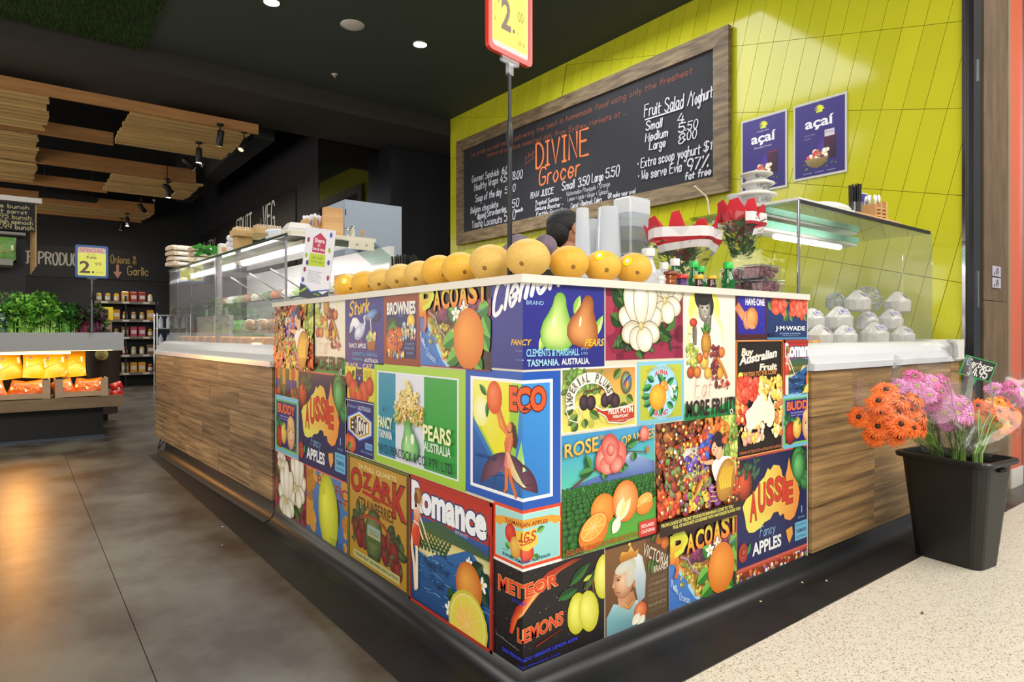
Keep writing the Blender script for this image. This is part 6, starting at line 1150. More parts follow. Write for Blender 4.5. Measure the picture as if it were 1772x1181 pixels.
bottle(1161,480,.09,.055,.022,mat('honey_glass','#8c4418',.15,coat=.5),mat('brown_lid','#7c3c20',.4),'ribbed brown jar in the front of the bottles',.95,.01); bottle(1180,475,.11,.045,.02,mat('purple_label','#4c2c6c',.4),cr2,'small jar with red lid and purple label',.95,.014)
bottle(1143,485,.07,.028,.014,m_plas,cw_,'tiny clear pot at the foot of the rightmost melon',.7,.01)
t=thing('flower_pot','round white pot holding the left bouquet','pot',(at(1210,480,Y=.33).x,.33,KT)); MB().lathe([(.055,0),(.07,.075),(.072,.085)],22,cap=True).build('pot_body',m_white,t)
t=thing('gift_tag','large rounded pale card leaning behind the last melon','card',(at(1148,480,Y=.3).x,.3,KT),rot=(R(-8),0,R(-30))); b=MB(); b.prism([(-.045,0),(.045,0)]+[(.045*math.cos(R(a)),.06+.05*math.sin(R(a))) for a in range(0,181,20)],-.002,.002,axis='y'); b.build('card',mat('pale_card','#d0d0d4',.5),t)
grape=mat('grape_skin','#4a1824',.25,col2='#8c3444',scale=4,rand=.2)
gm=MB(); rd=random.Random(8)
for i in range(64): gm.ell((rd.uniform(-.075,.075),rd.uniform(-.045,.045),rd.uniform(.012,.05)),(.012,.011,.012),7,5)
gme=None
for k,(px,Y,z,lb) in enumerate(((1322,.09,0,'bottom front grape punnet beside the green bottle'),(1315,.09,.066,'upper front grape punnet on the bottom one'),(1350,.22,0,'bottom rear grape punnet near the glass post'),(1345,.22,.066,'upper rear grape punnet near the glass post'),(1280,.24,.066,'left grape punnet with green stems, on top'),(1285,.24,0,'left grape punnet at the bottom behind the bottles'))):
    p=at(px,480,Y=Y); x=min(p.x,1.66); t=thing('grape_punnet',lb,'punnet',(x,Y,KT+z),0,'grape punnets at the right end of the counter')
    if gme is None: o=gm.build('grapes',grape,t,kind='stuff'); gme=o.data
    else: o=bpy.data.objects.new('grapes',gme); COL.objects.link(o); o.parent=t; o['kind']='stuff'; o.rotation_euler=(0,0,PI*(k%2))
    MB().bbox((-.09,-.058,0),(.09,.058,.055),.01).build('tray',m_clear,t); MB().bbox((-.093,-.061,.054),(.093,.061,.064),.006).build('lid',m_clear,t)
    if k in (4,1): b=MB(); [b.tube([(0,0,.03),(rd.uniform(-.03,.03),-.05,.05+rd.uniform(0,.01))],.0016,5) for _ in range(5)]; b.build('stem',mat('grape_stem','#3c6428',.6),t,kind='stuff')
# ---------------------------------------------------------------- wrapped bouquets
def bouquet(px,Y,z,rb,rt,h,lb,rz,seed,red=True):
    p=at(px,470,Y=Y); t=thing('gift_bouquet',lb,'bouquet',(p.x,Y,z),rz); rd=random.Random(seed); n=14
    def sh(k,r0,r1): return 1+.09*math.sin(k*2.4+seed)
    def ring(f,off=0): 
        r=rb+(rt-rb)*min(1,f*1.25)+off; return [(r*math.cos(2*PI*k/n)*sh(k,0,0),r*math.sin(2*PI*k/n)*sh(k,0,0),.03+f*(h-.03)) for k in range(n)]
    rows=[ring(f) for f in (0,.2,.45,.7,.85)]; top=[(x*1.03,y*1.03,z_+(.05*h*(1 if k%2 else -.3))) for k,(x,y,z_) in enumerate(ring(1))]; rows.append(top)
    vs=[v for r in rows for v in r]; fs=[(j*n+k,j*n+(k+1)%n,(j+1)*n+(k+1)%n,(j+1)*n+k) for j in range(5) for k in range(n)]
    b=MB(); b.add(vs,fs); b.build('cellophane_wrap',m_cello,t)
    def band(f0,f1,tilt,mt,nm,k0,k1,off):
        vs=[];fs=[];m=k1-k0+1
        for i,k in enumerate([k0+.5*q for q in range(2*(k1-k0)+1)]):
            a=2*PI*k/n
            for f in (f0,f1):
                ff=min(1,max(0,f+tilt*math.sin(PI*i/(2*(k1-k0))))); r=(rb+(rt-rb)*min(1,ff*1.25))*(1+.09*math.sin(k*2.4+seed))+off; vs.append((r*math.cos(a),r*math.sin(a),.03+ff*(h-.03)))
        for i in range(2*(k1-k0)): fs.append((2*i,2*i+1,2*i+3,2*i+2))
        MB().add(vs,fs).build(nm,mt,t)
    wm=mat('white_band','#d8d2d2',.35); rm=mat('red_band','#b02030',.35)
    band(.80,1.0,.0,wm,'white_band',6,14,.004); band(.74,.80,.0,rm,'red_band',6,14,.005); band(.50,.64,.1,wm,'white_band',7,13,.004); band(.64,.69,.1,rm,'red_band',7,13,.005)
    fc=[('protea_pink','#a8505c','#d89c98'),('deep_red_petal','#6c1420','#a82c3c'),('red_petal','#a8182c','#d04050'),('green_head','#5c7c38','#98b070')]
    for i in range(16):
        a=rd.uniform(0,6.28); q=rd.uniform(0,.62); f=rd.uniform(.38,.82); r=(rb+(rt-rb)*min(1,f*1.25))*q; c=fc[rd.choice((0,1,1,2,3))]; s_=rd.uniform(.026,.045); b=MB()
        for L_ in range(3):
            m=9-2*L_
            for k in range(m):
                w=2*PI*k/m+L_*.4; R_=s_*(1-.28*L_); hh=s_*(.3+.45*L_); b.add([(0,0,0),(R_*.8*math.cos(w-.3),R_*.8*math.sin(w-.3),hh*.7),(R_*math.cos(w),R_*math.sin(w),hh*1.3),(R_*.8*math.cos(w+.3),R_*.8*math.sin(w+.3),hh*.7)],[(0,1,2),(0,2,3)],0,C(c[1] if k%2 else c[2]))
        b.ell((0,0,s_*.3),(s_*.5,)*2+(s_*.55,),9,6,0,C(c[1])); b.build('flower_head',LEAFY,t,loc=(r*math.cos(a),r*math.sin(a),.03+f*(h-.03)))
    b=MB()
    for i in range(190):
        a=rd.uniform(0,6.28); f=rd.uniform(.02,.85); r=(rb+(rt-rb)*min(1,f*1.25))*rd.uniform(.4,.9); x,y,z_=r*math.cos(a),r*math.sin(a),.03+f*(h-.03); l=rd.uniform(.03,.055); d=Vector((math.cos(a+rd.uniform(-1,1)),math.sin(a+rd.uniform(-1,1)),rd.uniform(.2,1))).normalized()*l; w=d.cross(Vector((0,0,1))).normalized()*l*.28; P0=Vector((x,y,z_))
        b.add([P0,P0+d*.5+w,P0+d,P0+d*.5-w],[(0,1,2,3)],0,C(rd.choice(['#2c5c24','#4c7c38','#7c9c5c','#1c4018'])))
    b.build('foliage',LEAFY,t,kind='stuff')
    if red:
        for k in range(9):
            a=2*PI*k/9+.2; r=rt*.86; w=.045+.02*rd.random(); c0=Vector((r*math.cos(a),r*math.sin(a),h*.86)); u=Vector((-math.sin(a),math.cos(a),0)); o=Vector((math.cos(a),math.sin(a),0)); tip=c0+o*.02+Vector((0,0,.075+.04*rd.random()))
            MB().add([c0-u*w,c0+u*w,c0+u*w*.75+Vector((0,0,.05)),tip+u*.012,tip-u*w*.5-Vector((0,0,.01))],[(0,1,2,3,4)]).build('red_tissue',mat('red_tissue','#c01428',.6),t)
    return t
bouquet(1178,.36,KT+.04,.08,.18,.26,'left cellophane bouquet with white and red bands and red tissue',0,3)
bouquet(1282,.20,KT+.135,.04,.105,.25,'right cellophane bouquet in front of the stacked bowls',1.2,5)
p=at(1225,350,Y=.36); t=thing('bent_straw','cream bent straw standing out of the left bouquet','straw',(p.x,.36,p.z-.06)); MB().tube([(0.01,0,0),(-.0,0,.06),(-.012,0,.085)],.0045,8).tube([(-.012,0,.085),(-.11,0,.125)],.0045,8).build('straw',mat('cream_straw','#d8ccb4',.4),t)
# ---------------------------------------------------------------- person behind the counter
def person():
    p=at(976,400,Y=1.6); d=2.2; px,py=p.x,p.y
    t=thing('person','person with short dark hair bent over behind the melons, facing right','person',(px,py,0),R(-112))
    H=at(976,368,Y=1.6).z; k=H/1.70
    V=[((0,0,.93),.15),((0,0,1.12),.14),((0,.01,1.30),.16),((0,.01,1.41),.09),((0,.02,1.47),.052),((0,.03,1.53),.05)]
    E=[(0,1),(1,2),(2,3),(3,4),(4,5)]
    for s_ in (-1,1):
        n=len(V); V+=[((s_*.1,.0,.90),.1),((s_*.11,.02,.5),.07),((s_*.11,.0,.09),.05),((s_*.11,.12,.04),.045),((s_*.17,.01,1.38),.065),((s_*.23,.05,1.12),.05),((s_*.2,.28,1.06),.038),((s_*.18,.36,1.07),.03)]
        E+=[(0,n),(n,n+1),(n+1,n+2),(n+2,n+3),(3,n+4),(n+4,n+5),(n+5,n+6),(n+6,n+7)]
        for f in range(4): m=len(V); V+=[((s_*(.165+.012*f),.40,1.07-.004*f),.010),((s_*(.165+.012*f),.435,1.055),.009)]; E+=[(n+7,m),(m,m+1)]
        m=len(V); V+=[((s_*.15,.385,1.06),.011),((s_*.14,.41,1.045),.009)]; E+=[(n+7,m),(m,m+1)]
    me=bpy.data.meshes.new('body'); me.from_pydata([tuple(c*k for c in v) for v,_ in V],E,[]); o=bpy.data.objects.new('body',me); COL.objects.link(o); o.parent=t
    md=o.modifiers.new('s','SKIN'); 
    for i,(v,r) in enumerate(V): me.skin_vertices[0].data[i].radius=(r*k,r*k)
    me.skin_vertices[0].data[0].use_root=True; o.modifiers.new('b','SUBSURF').levels=2; o.modifiers['b'].render_levels=2
    sk=mat('skin','#b47c5c',.5,sss=.1); me.materials.append(mat('dark_clothes','#26262c',.8))
    b=MB(); b.ell((0,.045,1.60),(.073,.09,.105),20,16); b.ell((0,.135,1.59),(.013,.02,.022),8,6); b.ell((0,.125,1.545),(.025,.01,.008),8,5)
    for s_ in (-1,1): b.ell((s_*.074,.04,1.6),(.01,.022,.032),8,6)
    b.tube([(0,.02,1.46),(0,.03,1.55)],.05,12); b.T=Matrix.Identity(4); h=b.build('head',sk,t); h.scale=(k,)*3
    b=MB(); 
    for s_ in (-1,1): b.ell((s_*.03,.125,1.61),(.012,.008,.007),8,6)
    e=b.build('eyes',mat('eye_dark','#1a1412',.3),t); e.scale=(k,)*3
    b=MB(); b.ell((0,-.002,1.635),(.083,.103,.088),20,14); b.ell((0,-.03,1.60),(.078,.076,.10),18,12); hh=b.build('hair',mat('black_hair','#0e0c0c',.6,bump=.6,bscale=70,col2='#1a1614'),t); hh.scale=(k,)*3
person()
# ---------------------------------------------------------------- grey cabinet and dark fridge at the rear
a0=at(597,345,Y=4.5); a1=at(695,355,Y=4.5)
t=thing('grey_cupboard','tall pale grey cupboard behind the left cabinet','cupboard',(a0.x,4.5,0)); wd=a1.x-a0.x; hz=a0.z
MB().box((0,.02,0),(wd,.6,hz)).build('carcass',mat('grey_side','#7c8490',.5),t); MB().box((0.003,0,1.80),(wd,.02,hz)).build('upper_door',mat('grey_door','#8c95a2',.45),t); MB().box((0.003,0,.1),(wd,.02,1.793)).build('lower_door',mat('grey_door','#8c95a2',.45),t); MB().box((0,-.002,hz-.16),(.012,0,hz-.1)).build('hinge',m_black,t)
p=at(645,440,Y=4.4); t=thing('acai_card','purple acai card seen through the slanted glass','card',(p.x,4.47,at(640,480,Y=4.4).z)); MB().box((-.12,0,0),(.08,.004,.32)).build('card',mat('purple_card','#2c2058',.4),t); a=Art(-.12,.08,0,.32); a.rect(0,0,1,1,'#2b1e5c'); a.text('acai',.2,.6,.8,.75,'#d8d8e0'); a.build('print',lambda u,v,o:(u,-.001-o,v),PRINTM,t)
# ---------------------------------------------------------------- gerberas in a black bucket
bl=at(1577,967,Z=0); bm_=at(1695,991,Z=0); br=at(1729,978,Z=0)
ux=Vector((.985,-.06,0)).normalized() if False else (Vector((br.x-bm_.x,br.y-bm_.y,0))).normalized()
BK=thing('flower_bucket','tall black rectangular bucket full of gerberas on the terrazzo','bucket',(bm_.x,bm_.y,0),math.atan2(ux.y,ux.x))
L1=.21; L2=.315; BH_=.545; fl_=.05
def rrect(x0,y0,x1,y1,r,z,n=4): return [(cx_+r*math.cos(R(a+90*i/n)),cy_+r*math.sin(R(a+90*i/n)),z) for cx_,cy_,a in ((x1-r,y1-r,0),(x0+r,y1-r,90),(x0+r,y0+r,180),(x1-r,y0+r,270)) for i in range(n+1)]
def bring(f,ins=0,z=None): e=fl_*f; return rrect(-e+ins,-e+ins,L1+e-ins,L2+e-ins,.045+.01*f,BH_*f if z is None else z)
rings=[bring(0),bring(.03),bring(.94),bring(.945,-.008),bring(.955,-.022),bring(.985,-.024),bring(1,-.018),bring(1,.0),bring(.94,.006),bring(.05,.008)]
n=len(rings[0]); b=MB(); vs=[v for r in rings for v in r]; fs=[tuple(range(n-1,-1,-1))]+[(j*n+k,j*n+(k+1)%n,(j+1)*n+(k+1)%n,(j+1)*n+k) for j in range(len(rings)-1) for k in range(n)]+[tuple((len(rings)-1)*n+k for k in range(n))]
b.add(vs,fs); b.build('bucket_body',mat('bucket_plastic','#161514',.42,bump=.1,bscale=120,col2='#1b1a19'),BK)
MB().box((L1*.35,-.06,BH_*.90),(L1*.65,-.045,BH_*.93)).build('handle_slot',mat('slot_black','#020202',.9),BK)
def gerbera_mesh(c1,c2,cc,seed):
    b=MB(); rd=random.Random(seed)
    for L_,(m,R_,z0) in enumerate(((26,.05,0),(22,.042,.004),(14,.026,.008))):
        for k in range(m):
            w=2*PI*(k+.5*L_)/m+rd.uniform(-.05,.05); r=R_*rd.uniform(.9,1.07); hw=r*.115; dz=rd.uniform(-.007,.004)-.004*(L_==0)
            x,y=math.cos(w),math.sin(w); q=lambda rr_,s_,z:(x*rr_-y*s_,y*rr_+x*s_,z0+z); a_,d_=C(c1),C(c2)
            b.add([q(.008,-hw*.5,0),q(.008,hw*.5,0),q(r*.6,hw,.006+dz*.3),q(r*.6,-hw,.006+dz*.3),q(r,hw*.35,dz),q(r,-hw*.35,dz)],[(0,1,2,3),(3,2,4,5)],0,[d_,d_,a_,a_])
    b.ell((0,0,.008),(.011,.011,.007),10,6,0,C(cc)); b.ell((0,0,.013),(.006,.006,.004),8,5,0,C('#30240c' if cc!='#c8c878' else '#98a858'))
    b.lathe([(.004,-.014),(.009,-.004),(.004,0)],8,(0,0,0),0,C('#5c8030')); o=b.build('gerbera_head',LEAFY); me=o.data; bpy.data.objects.remove(o); return me
GM={'orange':gerbera_mesh('#ec5a10','#f07c28','#2c1408',1),'pink':gerbera_mesh('#dc78b8','#eaa0d0','#c8c878',2),'hot':gerbera_mesh('#c04c88','#d86ca4','#a8a050',3),'amber':gerbera_mesh('#f08c14','#f4a828','#d87820',4)}
def bunch(px,py,Y,cols,n,spread,lb,seed,h0=.38,lean=(0,0)):
    rd=random.Random(seed); c=at(px,py,Y=Y); base=Vector((BK.location.x,BK.location.y,0))+Matrix.Rotation(BK.rotation_euler.z,3,'Z')@Vector((lean[0],lean[1],0)); t=thing('gerbera_bunch',lb,'flowers',(base.x,base.y,.12)); b=MB(); cen=c-t.location
    for i in range(n):
        a=i*2.4+seed; r=spread*math.sqrt((i+.3)/n); off=RD*(math.cos(a)*r)+Vector((0,0,math.sin(a)*r*.72))
        P=cen+off+VD*(rd.uniform(-.02,.03)+.09*(r/spread)**2)
        nrm=(off*2.2-VD*.30+Vector((0,0,.16))+Vector((rd.uniform(-.08,.08),rd.uniform(-.08,.08),rd.uniform(-.06,.08)))).normalized()
        o=bpy.data.objects.new('gerbera_head',GM[cols[i%len(cols)]]); COL.objects.link(o); o.parent=t; o.location=P; o.rotation_euler=nrm.to_track_quat('Z','Y').to_euler(); s_=rd.uniform(.95,1.2); o.scale=(s_,)*3
        q=P-nrm*.018; j1,j2=rd.uniform(-.025,.025),rd.uniform(-.025,.025); b.tube([(j1,j2,0),(j1+cen.x*.06,j2+cen.y*.06,.44),tuple(Vector((j1,j2,.44)).lerp(q,.5)+Vector((0,0,.03))),tuple(q)],.0032,6,0,C(rd.choice(['#6c9438','#88ac50','#587c2c'])))
    b.build('stem',LEAFY,t,kind='stuff',label='green gerbera stems')
    b=MB(); m=12; vs=[];fs=[]
    for j,(f,rr_) in enumerate(((.42/max(.43,cen.z)*1.0,.25),(.82,.75),(.95,1.0),(1.08,1.08),(1.22,1.0))):
        for k in range(m):
            w=2*PI*k/m; z=f*cen.z+(.02*(k%2) if j==4 else 0); rx=spread*rr_*(1+.12*math.sin(k*2.1+seed))+.02; g_=max(0,min(1,(f-.8)/.2)); vs.append((cen.x*(.1+.9*g_)+RD.x*math.cos(w)*rx+VD.x*math.sin(w)*rx*.8,cen.y*(.1+.9*g_)+RD.y*math.cos(w)*rx+VD.y*math.sin(w)*rx*.8,z))
    for j in range(4):
        for k in range(m):
            if not (j==3 and k%3==0): fs.append((j*m+k,j*m+(k+1)%m,(j+1)*m+(k+1)%m,(j+1)*m+k))
    b.add(vs,fs,0,None,True); b.build('cellophane_wrap',m_cello2,t); return t
m_cello2=glassmat('thin_cellophane','#fcfcfc',1.0,.02)
bunch(1563,722,-.40,['orange'],15,.165,'orange gerbera bunch leaning out to the left of the bucket',2,lean=(.07,.2))
bunch(1612,680,-.34,['pink','hot'],11,.135,'pink gerbera bunch at the back left of the bucket',4,lean=(.1,.25))
bunch(1658,712,-.42,['pink'],10,.12,'pale pink gerbera bunch in the middle of the bucket',5,lean=(.1,.14))
bunch(1736,722,-.46,['amber','orange'],13,.135,'amber gerbera bunch on the right of the bucket',6,lean=(.12,.07))
bunch(1762,686,-.36,['pink','hot'],7,.10,'pink gerbera bunch at the far right edge',7,lean=(.15,.18))
# ---------------------------------------------------------------- produce stand on the left
PS=thing('produce_stand','produce stand with white fascia, wooden shelf and black base','stand',(-.287,7.0,0),R(1.0))
MB().box((-3.4,-.02,.975),(0,.02,1.18)).build('fascia',mat('fascia_white','#8e8e8c',.4),PS); MB().box((-3.4,.02,1.0),(0,1.1,1.06)).build('produce_deck',m_steel,PS); MB().box((-.03,.02,.975),(0,1.1,1.18)).build('side_panel',mat('fascia_white','#8e8e8c',.4),PS)
MB().box((-3.4,-.2,.355),(-.03,1.0,.475)).build('wood_shelf',mat('stand_wood','#54422e',.5,col2='#82694a',scale=2,stretch=(1,6,9),detail=7),PS)
MB().box((-3.3,.0,0),(-.2,.9,.355)).build('black_base',m_blackm,PS); MB().box((-3.3,-.01,0),(-.19,.0,.03)).build('base_trim',mat('grey_trim','#3c4450',.4),PS); MB().box((-3.3,.7,.475),(-.6,.75,.975)).build('back_board',mat('stand_back','#30261c',.7),PS)
MB().tube([(-1.6,.08,.955),(-.5,.08,.955)],.012).build('light_tube',emat('warm_tube','#ffdf98',5),PS)
light('AREA',(-1.15,6.93,.965),5,(1,.74,.32),1.5,.12,(-1.15,7.1,.5)); light('SPOT',(-1.25,6.6,.95),26,(1,.42,.1),.1,target=(-1.15,4.1,0),spot=75)  # orange spot added to lay the snack light's warm reflection on the concrete
chipm=mat('snack_bag_yellow','#dc8c08',.25,col2='#ecb428',scale=5,bump=1,bscale=12,rand=.12); chipo=mat('snack_bag_orange','#c44808',.25,col2='#dc6814',scale=5,bump=1,bscale=12,rand=.12)
def A_chip(a,c):
    a.poly([(0,.1),(1,.45),(1,.95),(0,.55)],None,[c,'#f8f0d8','#f8f0d8',c]); a.blobs(26,.1,.25,.9,.75,.035,['#b86820','#d89838','#a84c28','#c8b060'],seed=3,asp=.6); a.ell(.2,.9,.07,.09,'#9468a0'); a.line([(0,.1),(.5,.28),(1,.45)],.004,'#e87820')
def bagm(w,h,d,mt,t,txt,nm='bag_body'):
    b=MB(); nx,nz=6,7; vs=[];fs=[]
    for sgn in (-1,1):
        for j in range(nz+1):
            for i in range(nx+1):
                u,v=i/nx,j/nz; th=d/2*(math.sin(PI*u)**.5)*(math.sin(PI*v)**.5)*(1+.12*math.sin(9*u+7*v)); vs.append(((u-.5)*w*(1-.06*math.sin(PI*v)),sgn*th,v*h))
    m=(nx+1)*(nz+1)
    for s0 in (0,m):
        for j in range(nz):
            for i in range(nx): q=s0+j*(nx+1)+i; fs.append((q,q+1,q+nx+2,q+nx+1))
    b.add(vs,fs,0,None,True); o=b.build(nm,mt,t)
    a=Art(-w*.38,w*.38,h*.3,h*.72); A_chip(a,txt)
    def mf(u,v,o_): U=u/w+.5;V_=v/h; return (u,-d/2*(math.sin(PI*U)**.5)*(math.sin(PI*V_)**.5)*(1+.12*math.sin(9*U+7*V_))-.004-o_,v)
    a.build('print',mf,PRINTM,t)
for i in range(5):
    x=-1.42+.235*i; p=at((-10,22,62,97,130)[i],600,Y=7.02); t=thing('snack_bag','large yellow snack bag in the back row, %s'%('cut by the left edge','second from the left','in the middle','second from the right','rightmost under the fascia')[i],'snack bag',(p.x,7.16,.68),rot=(R(-24),R(random.uniform(-7,7)),random.uniform(-.25,.25)),group='yellow snack bags'); bagm(.235,.33,.09,chipm,t,'#fff2c0')
for k,(xa,xb) in enumerate(((-1.55,-.98),(-.94,-.46))):
    t=thing('carton_tray','cardboard tray of orange snack bags, %s'%('left one cut by the frame','right one at the shelf end')[k],'tray',(xa,6.80,.478)); w=xb-xa; cb=mat('cardboard','#94775a',.7,col2='#a48868',scale=6)
    MB().box((0,0,0),(w,.32,.006)).build('tray_base',cb,t); MB().box((0,0,0),(w,.008,.06)).build('tray_front',cb,t)
    for x in (0,w-.07): MB().box((x,-.002,0),(x+.07,.006,.2)).build('tray_corner',cb,t)
    for x in (0,w-.008): MB().box((x,.008,0),(x+.008,.32,.2)).build('tray_side',cb,t)
    for j in range(3):
        s_=thing('snack_bag','orange snack bag lying in the %s cardboard tray, %s'%(('left','right')[k],('left','middle','right')[j]),'snack bag',(xa+w*(.22+.28*j),6.88+.03*(j%2),.49),rot=(R(-30),R((-14,12,-8)[j]),R((8,-14,6)[j])),group='orange snack bags in trays'); bagm(.2,.2,.08,chipo,s_,'#f4d8b0')
for k,z in enumerate((.50,.58)):
    t=thing('snack_bag','small red snack packet at the shelf end, %s'%('lower','upper')[k],'snack bag',(-.42,6.95,z-.03),rot=(0,R(70),0)); bagm(.09,.12,.05,mat('red_bag','#c01c24',.3),t,'#f0d0d0')
def greens(x0,x1,name,label,cols,n,h,seed,lsize=.05,stalks='#8cb050',y0=7.05,bulb=None):
    rd=random.Random(seed); t=thing(name,label,'vegetables',((x0+x1)/2,y0+.15,1.065)); w=(x1-x0)/2; b=MB()
    for i in range(n):
        x=rd.uniform(-w,w); y=rd.uniform(-.14,.2); z=h*(.25+.75*rd.random())*(1-.35*(x/w)**2); z=min(z,h*(.55+.9*(y+.14))); l=lsize*rd.uniform(.6,1.3)
        d=Vector((rd.uniform(-1,1),rd.uniform(-1.2,.3),rd.uniform(-.4,1))).normalized(); s_=d.cross(Vector((rd.uniform(-1,1),rd.uniform(-1,1),1))).normalized()*l*.5; P0=Vector((x,y,z)); c=C(rd.choice(cols)); up=d.cross(s_).normalized()*l*.18
        b.add([P0,P0+d*l*.5+s_+up,P0+d*l,P0+d*l*.5-s_+up,P0+d*l*.5],[(0,1,4),(1,2,4),(2,3,4),(3,0,4)],0,c)
    b.build('foliage',LEAFY,t,kind='stuff'); b=MB()
    for i in range(22): x=rd.uniform(-w*.8,w*.8); b.tube([(x*.8,-.16+rd.uniform(0,.05),.0),(x,-.12,h*.3),(x*1.1,-.05,h*.6)],.007 if not bulb else .004,6,0,C(stalks))
    b.build('stalk',LEAFY,t,kind='stuff')
    if bulb:
        for i in range(bulb[0]): b=MB(); x=-w*.7+1.4*w*i/max(1,bulb[0]-1); b.ell((0,0,.05),(.05,.05,.05),12,8); b.tube([(0,0,.09),(0,.0,.12)],.008,6); b.build('beetroot',mat('beet_skin','#4a2c30',.7,col2='#6a4038',rand=.1),t,loc=(x,-.1+.06*(i%2),0))
    return t
gr=['#3c7420','#64a830','#84c840','#2c5c1c','#a0d058']; dk=['#2c5438','#447050','#5c8460','#8ca88c','#24442c']
greens(-1.62,-1.30,'leek_bunch','white-stemmed leafy bunch at the left edge of the produce',dk,900,.5,1,.05,'#c8d4b0'); greens(-1.38,-1.10,'celery_bunch','bright green celery bunch left of the middle',gr,1000,.62,2,.06,'#88b848'); greens(-1.16,-.90,'celery_bunch','tall bright green celery bunch in the middle of the produce',gr,1100,.64,3,.06,'#98c058'); greens(-.95,-.70,'parsley_bunch','dark green curly parsley bunch right of the celery',['#1c4c14','#2c6c1c','#3c8424'],1100,.54,4,.035,'#6ca038')
greens(-.80,-.58,'beetroot_bunch','left beetroot bunch with red stems',['#2c4820','#4c2c34','#3c6428'],500,.5,5,.05,'#8c2450',bulb=(3,)); greens(-.62,-.44,'beetroot_bunch','right beetroot bunch with purple leaves beside the box',['#3c2430','#2c3c20','#4c2c3c','#5c8c38'],520,.52,6,.05,'#702048',bulb=(3,))
greens(-1.6,-1.1,'kale_bunch','frilly purple-green kale at the back of the produce',['#6c5c54','#88a058','#9c8ca8','#4c6c38'],700,.66,8,.05,'#88a058',y0=7.35)
t=thing('produce_box','brown cardboard box behind the beetroot','box',(-.52,7.42,1.065)); cb=mat('cardboard','#94775a',.7)
for a_,b_ in (((0,0,0),(.16,.01,.34)),((0,.2,0),(.16,.21,.34)),((0,.01,0),(.01,.2,.34)),((.15,.01,0),(.16,.2,.34))): MB().box(a_,b_).build('box_wall',cb,t)
MB().box((.0,-.014,.26),(.17,-.002,.42)).build('yellow_ticket',mat('ticket_yellow','#e8c80c',.5),t)
t=thing('straw_hat','pale straw hat hanging on the dark basket under the fascia','hat',(at(176,614,Y=8.3).x,8.3,at(176,614,Y=8.3).z),rot=(PI/2,0,0)); MB().lathe([(.075,0),(.072,.006),(.04,.006),(.036,.05),(.03,.058),(0,.06)],22).build('hat_body',mat('straw','#d0c078',.7,col2='#b8a458',scale=30),t); MB().lathe([(.041,.008),(.04,.022)],22,cap=False).build('hat_band',mat('hat_band_tan','#a89858',.7),t)
t=thing('wicker_basket','dark wicker basket behind the straw hat','basket',(at(180,625,Y=8.5).x,8.55,0)); MB().lathe([(.16,.1),(.2,.95),(.21,.97)],18).build('basket_body',mat('dark_wicker','#2a1e16',.8,col2='#46342a',scale=40,bump=.8),t); MB().lathe([(.05,0),(.05,.1)],10).build('basket_stand',m_black,t)
# chalk board and shelf tower above the produce
hz=8.2; A0=at(-30,345,Y=hz); A1=at(62,352,Y=hz)
t=thing('produce_rack','tall wooden rack with a chalkboard and shelves at the left edge','rack',(A1.x,hz,1.06)); zt=A1.z-1.06; wl=.75; za=at(60,402,Y=hz).z-1.06
MB().box((-wl,-.02,zt-.0),(.06,.04,zt+.06)).build('white_top_rail',m_white,t); MB().box((-wl,0,za),(-.01,.02,zt-.01)).build('chalkboard',mat('slate','#191a20',.75),t)
a=Art(-wl,-.01,za,zt-.01); a.hand('asparagus bunch',.1,.78,.92,.13,'#c8bc8c',.008); a.hand('sweet carrot',.35,.6,.9,.13,'#c8bc8c',.008); a.hand('$2.95 bunch',.4,.42,.95,.13,'#c8bc8c',.007); a.hand('English spinach',.4,.24,.97,.13,'#c8bc8c',.008); a.hand('$2.99 bunch',.45,.06,.98,.15,'#c8bc8c',.009); a.line([(.3,.39),(1,.39)],.004,'#8c846c'); a.build('chalk_lettering',lambda u,v,o:(u,-.001-o,v),CHALK,t)
for k in range(5): MB().box((-.005-.012*k,.03+.05*k,za-.42-.02*k),(.008-.012*k,.05+.05*k,zt-.02)).build('side_slat',m_slat,t)
MB().box((-wl,-.1,za-.06),(-.1,.06,za-.03)).build('rack_shelf',mat('grey_shelf','#8c8880',.5),t); MB().box((-wl,-.25,za-.44),(-.22,.1,za-.37)).build('rack_shelf',mat('grey_shelf','#8c8880',.5),t); MB().box((-wl,.1,-1.06),(-.1,.14,zt)).build('rack_back',m_dark,t)
p=at(8,455,Y=hz-.1); t=thing('leafy_bag','green and white bag hanging at the left edge under the chalkboard','bag',(p.x,hz-.15,p.z-.0)); bagm(.22,.3,.06,gb,t,'#e0f0e0')
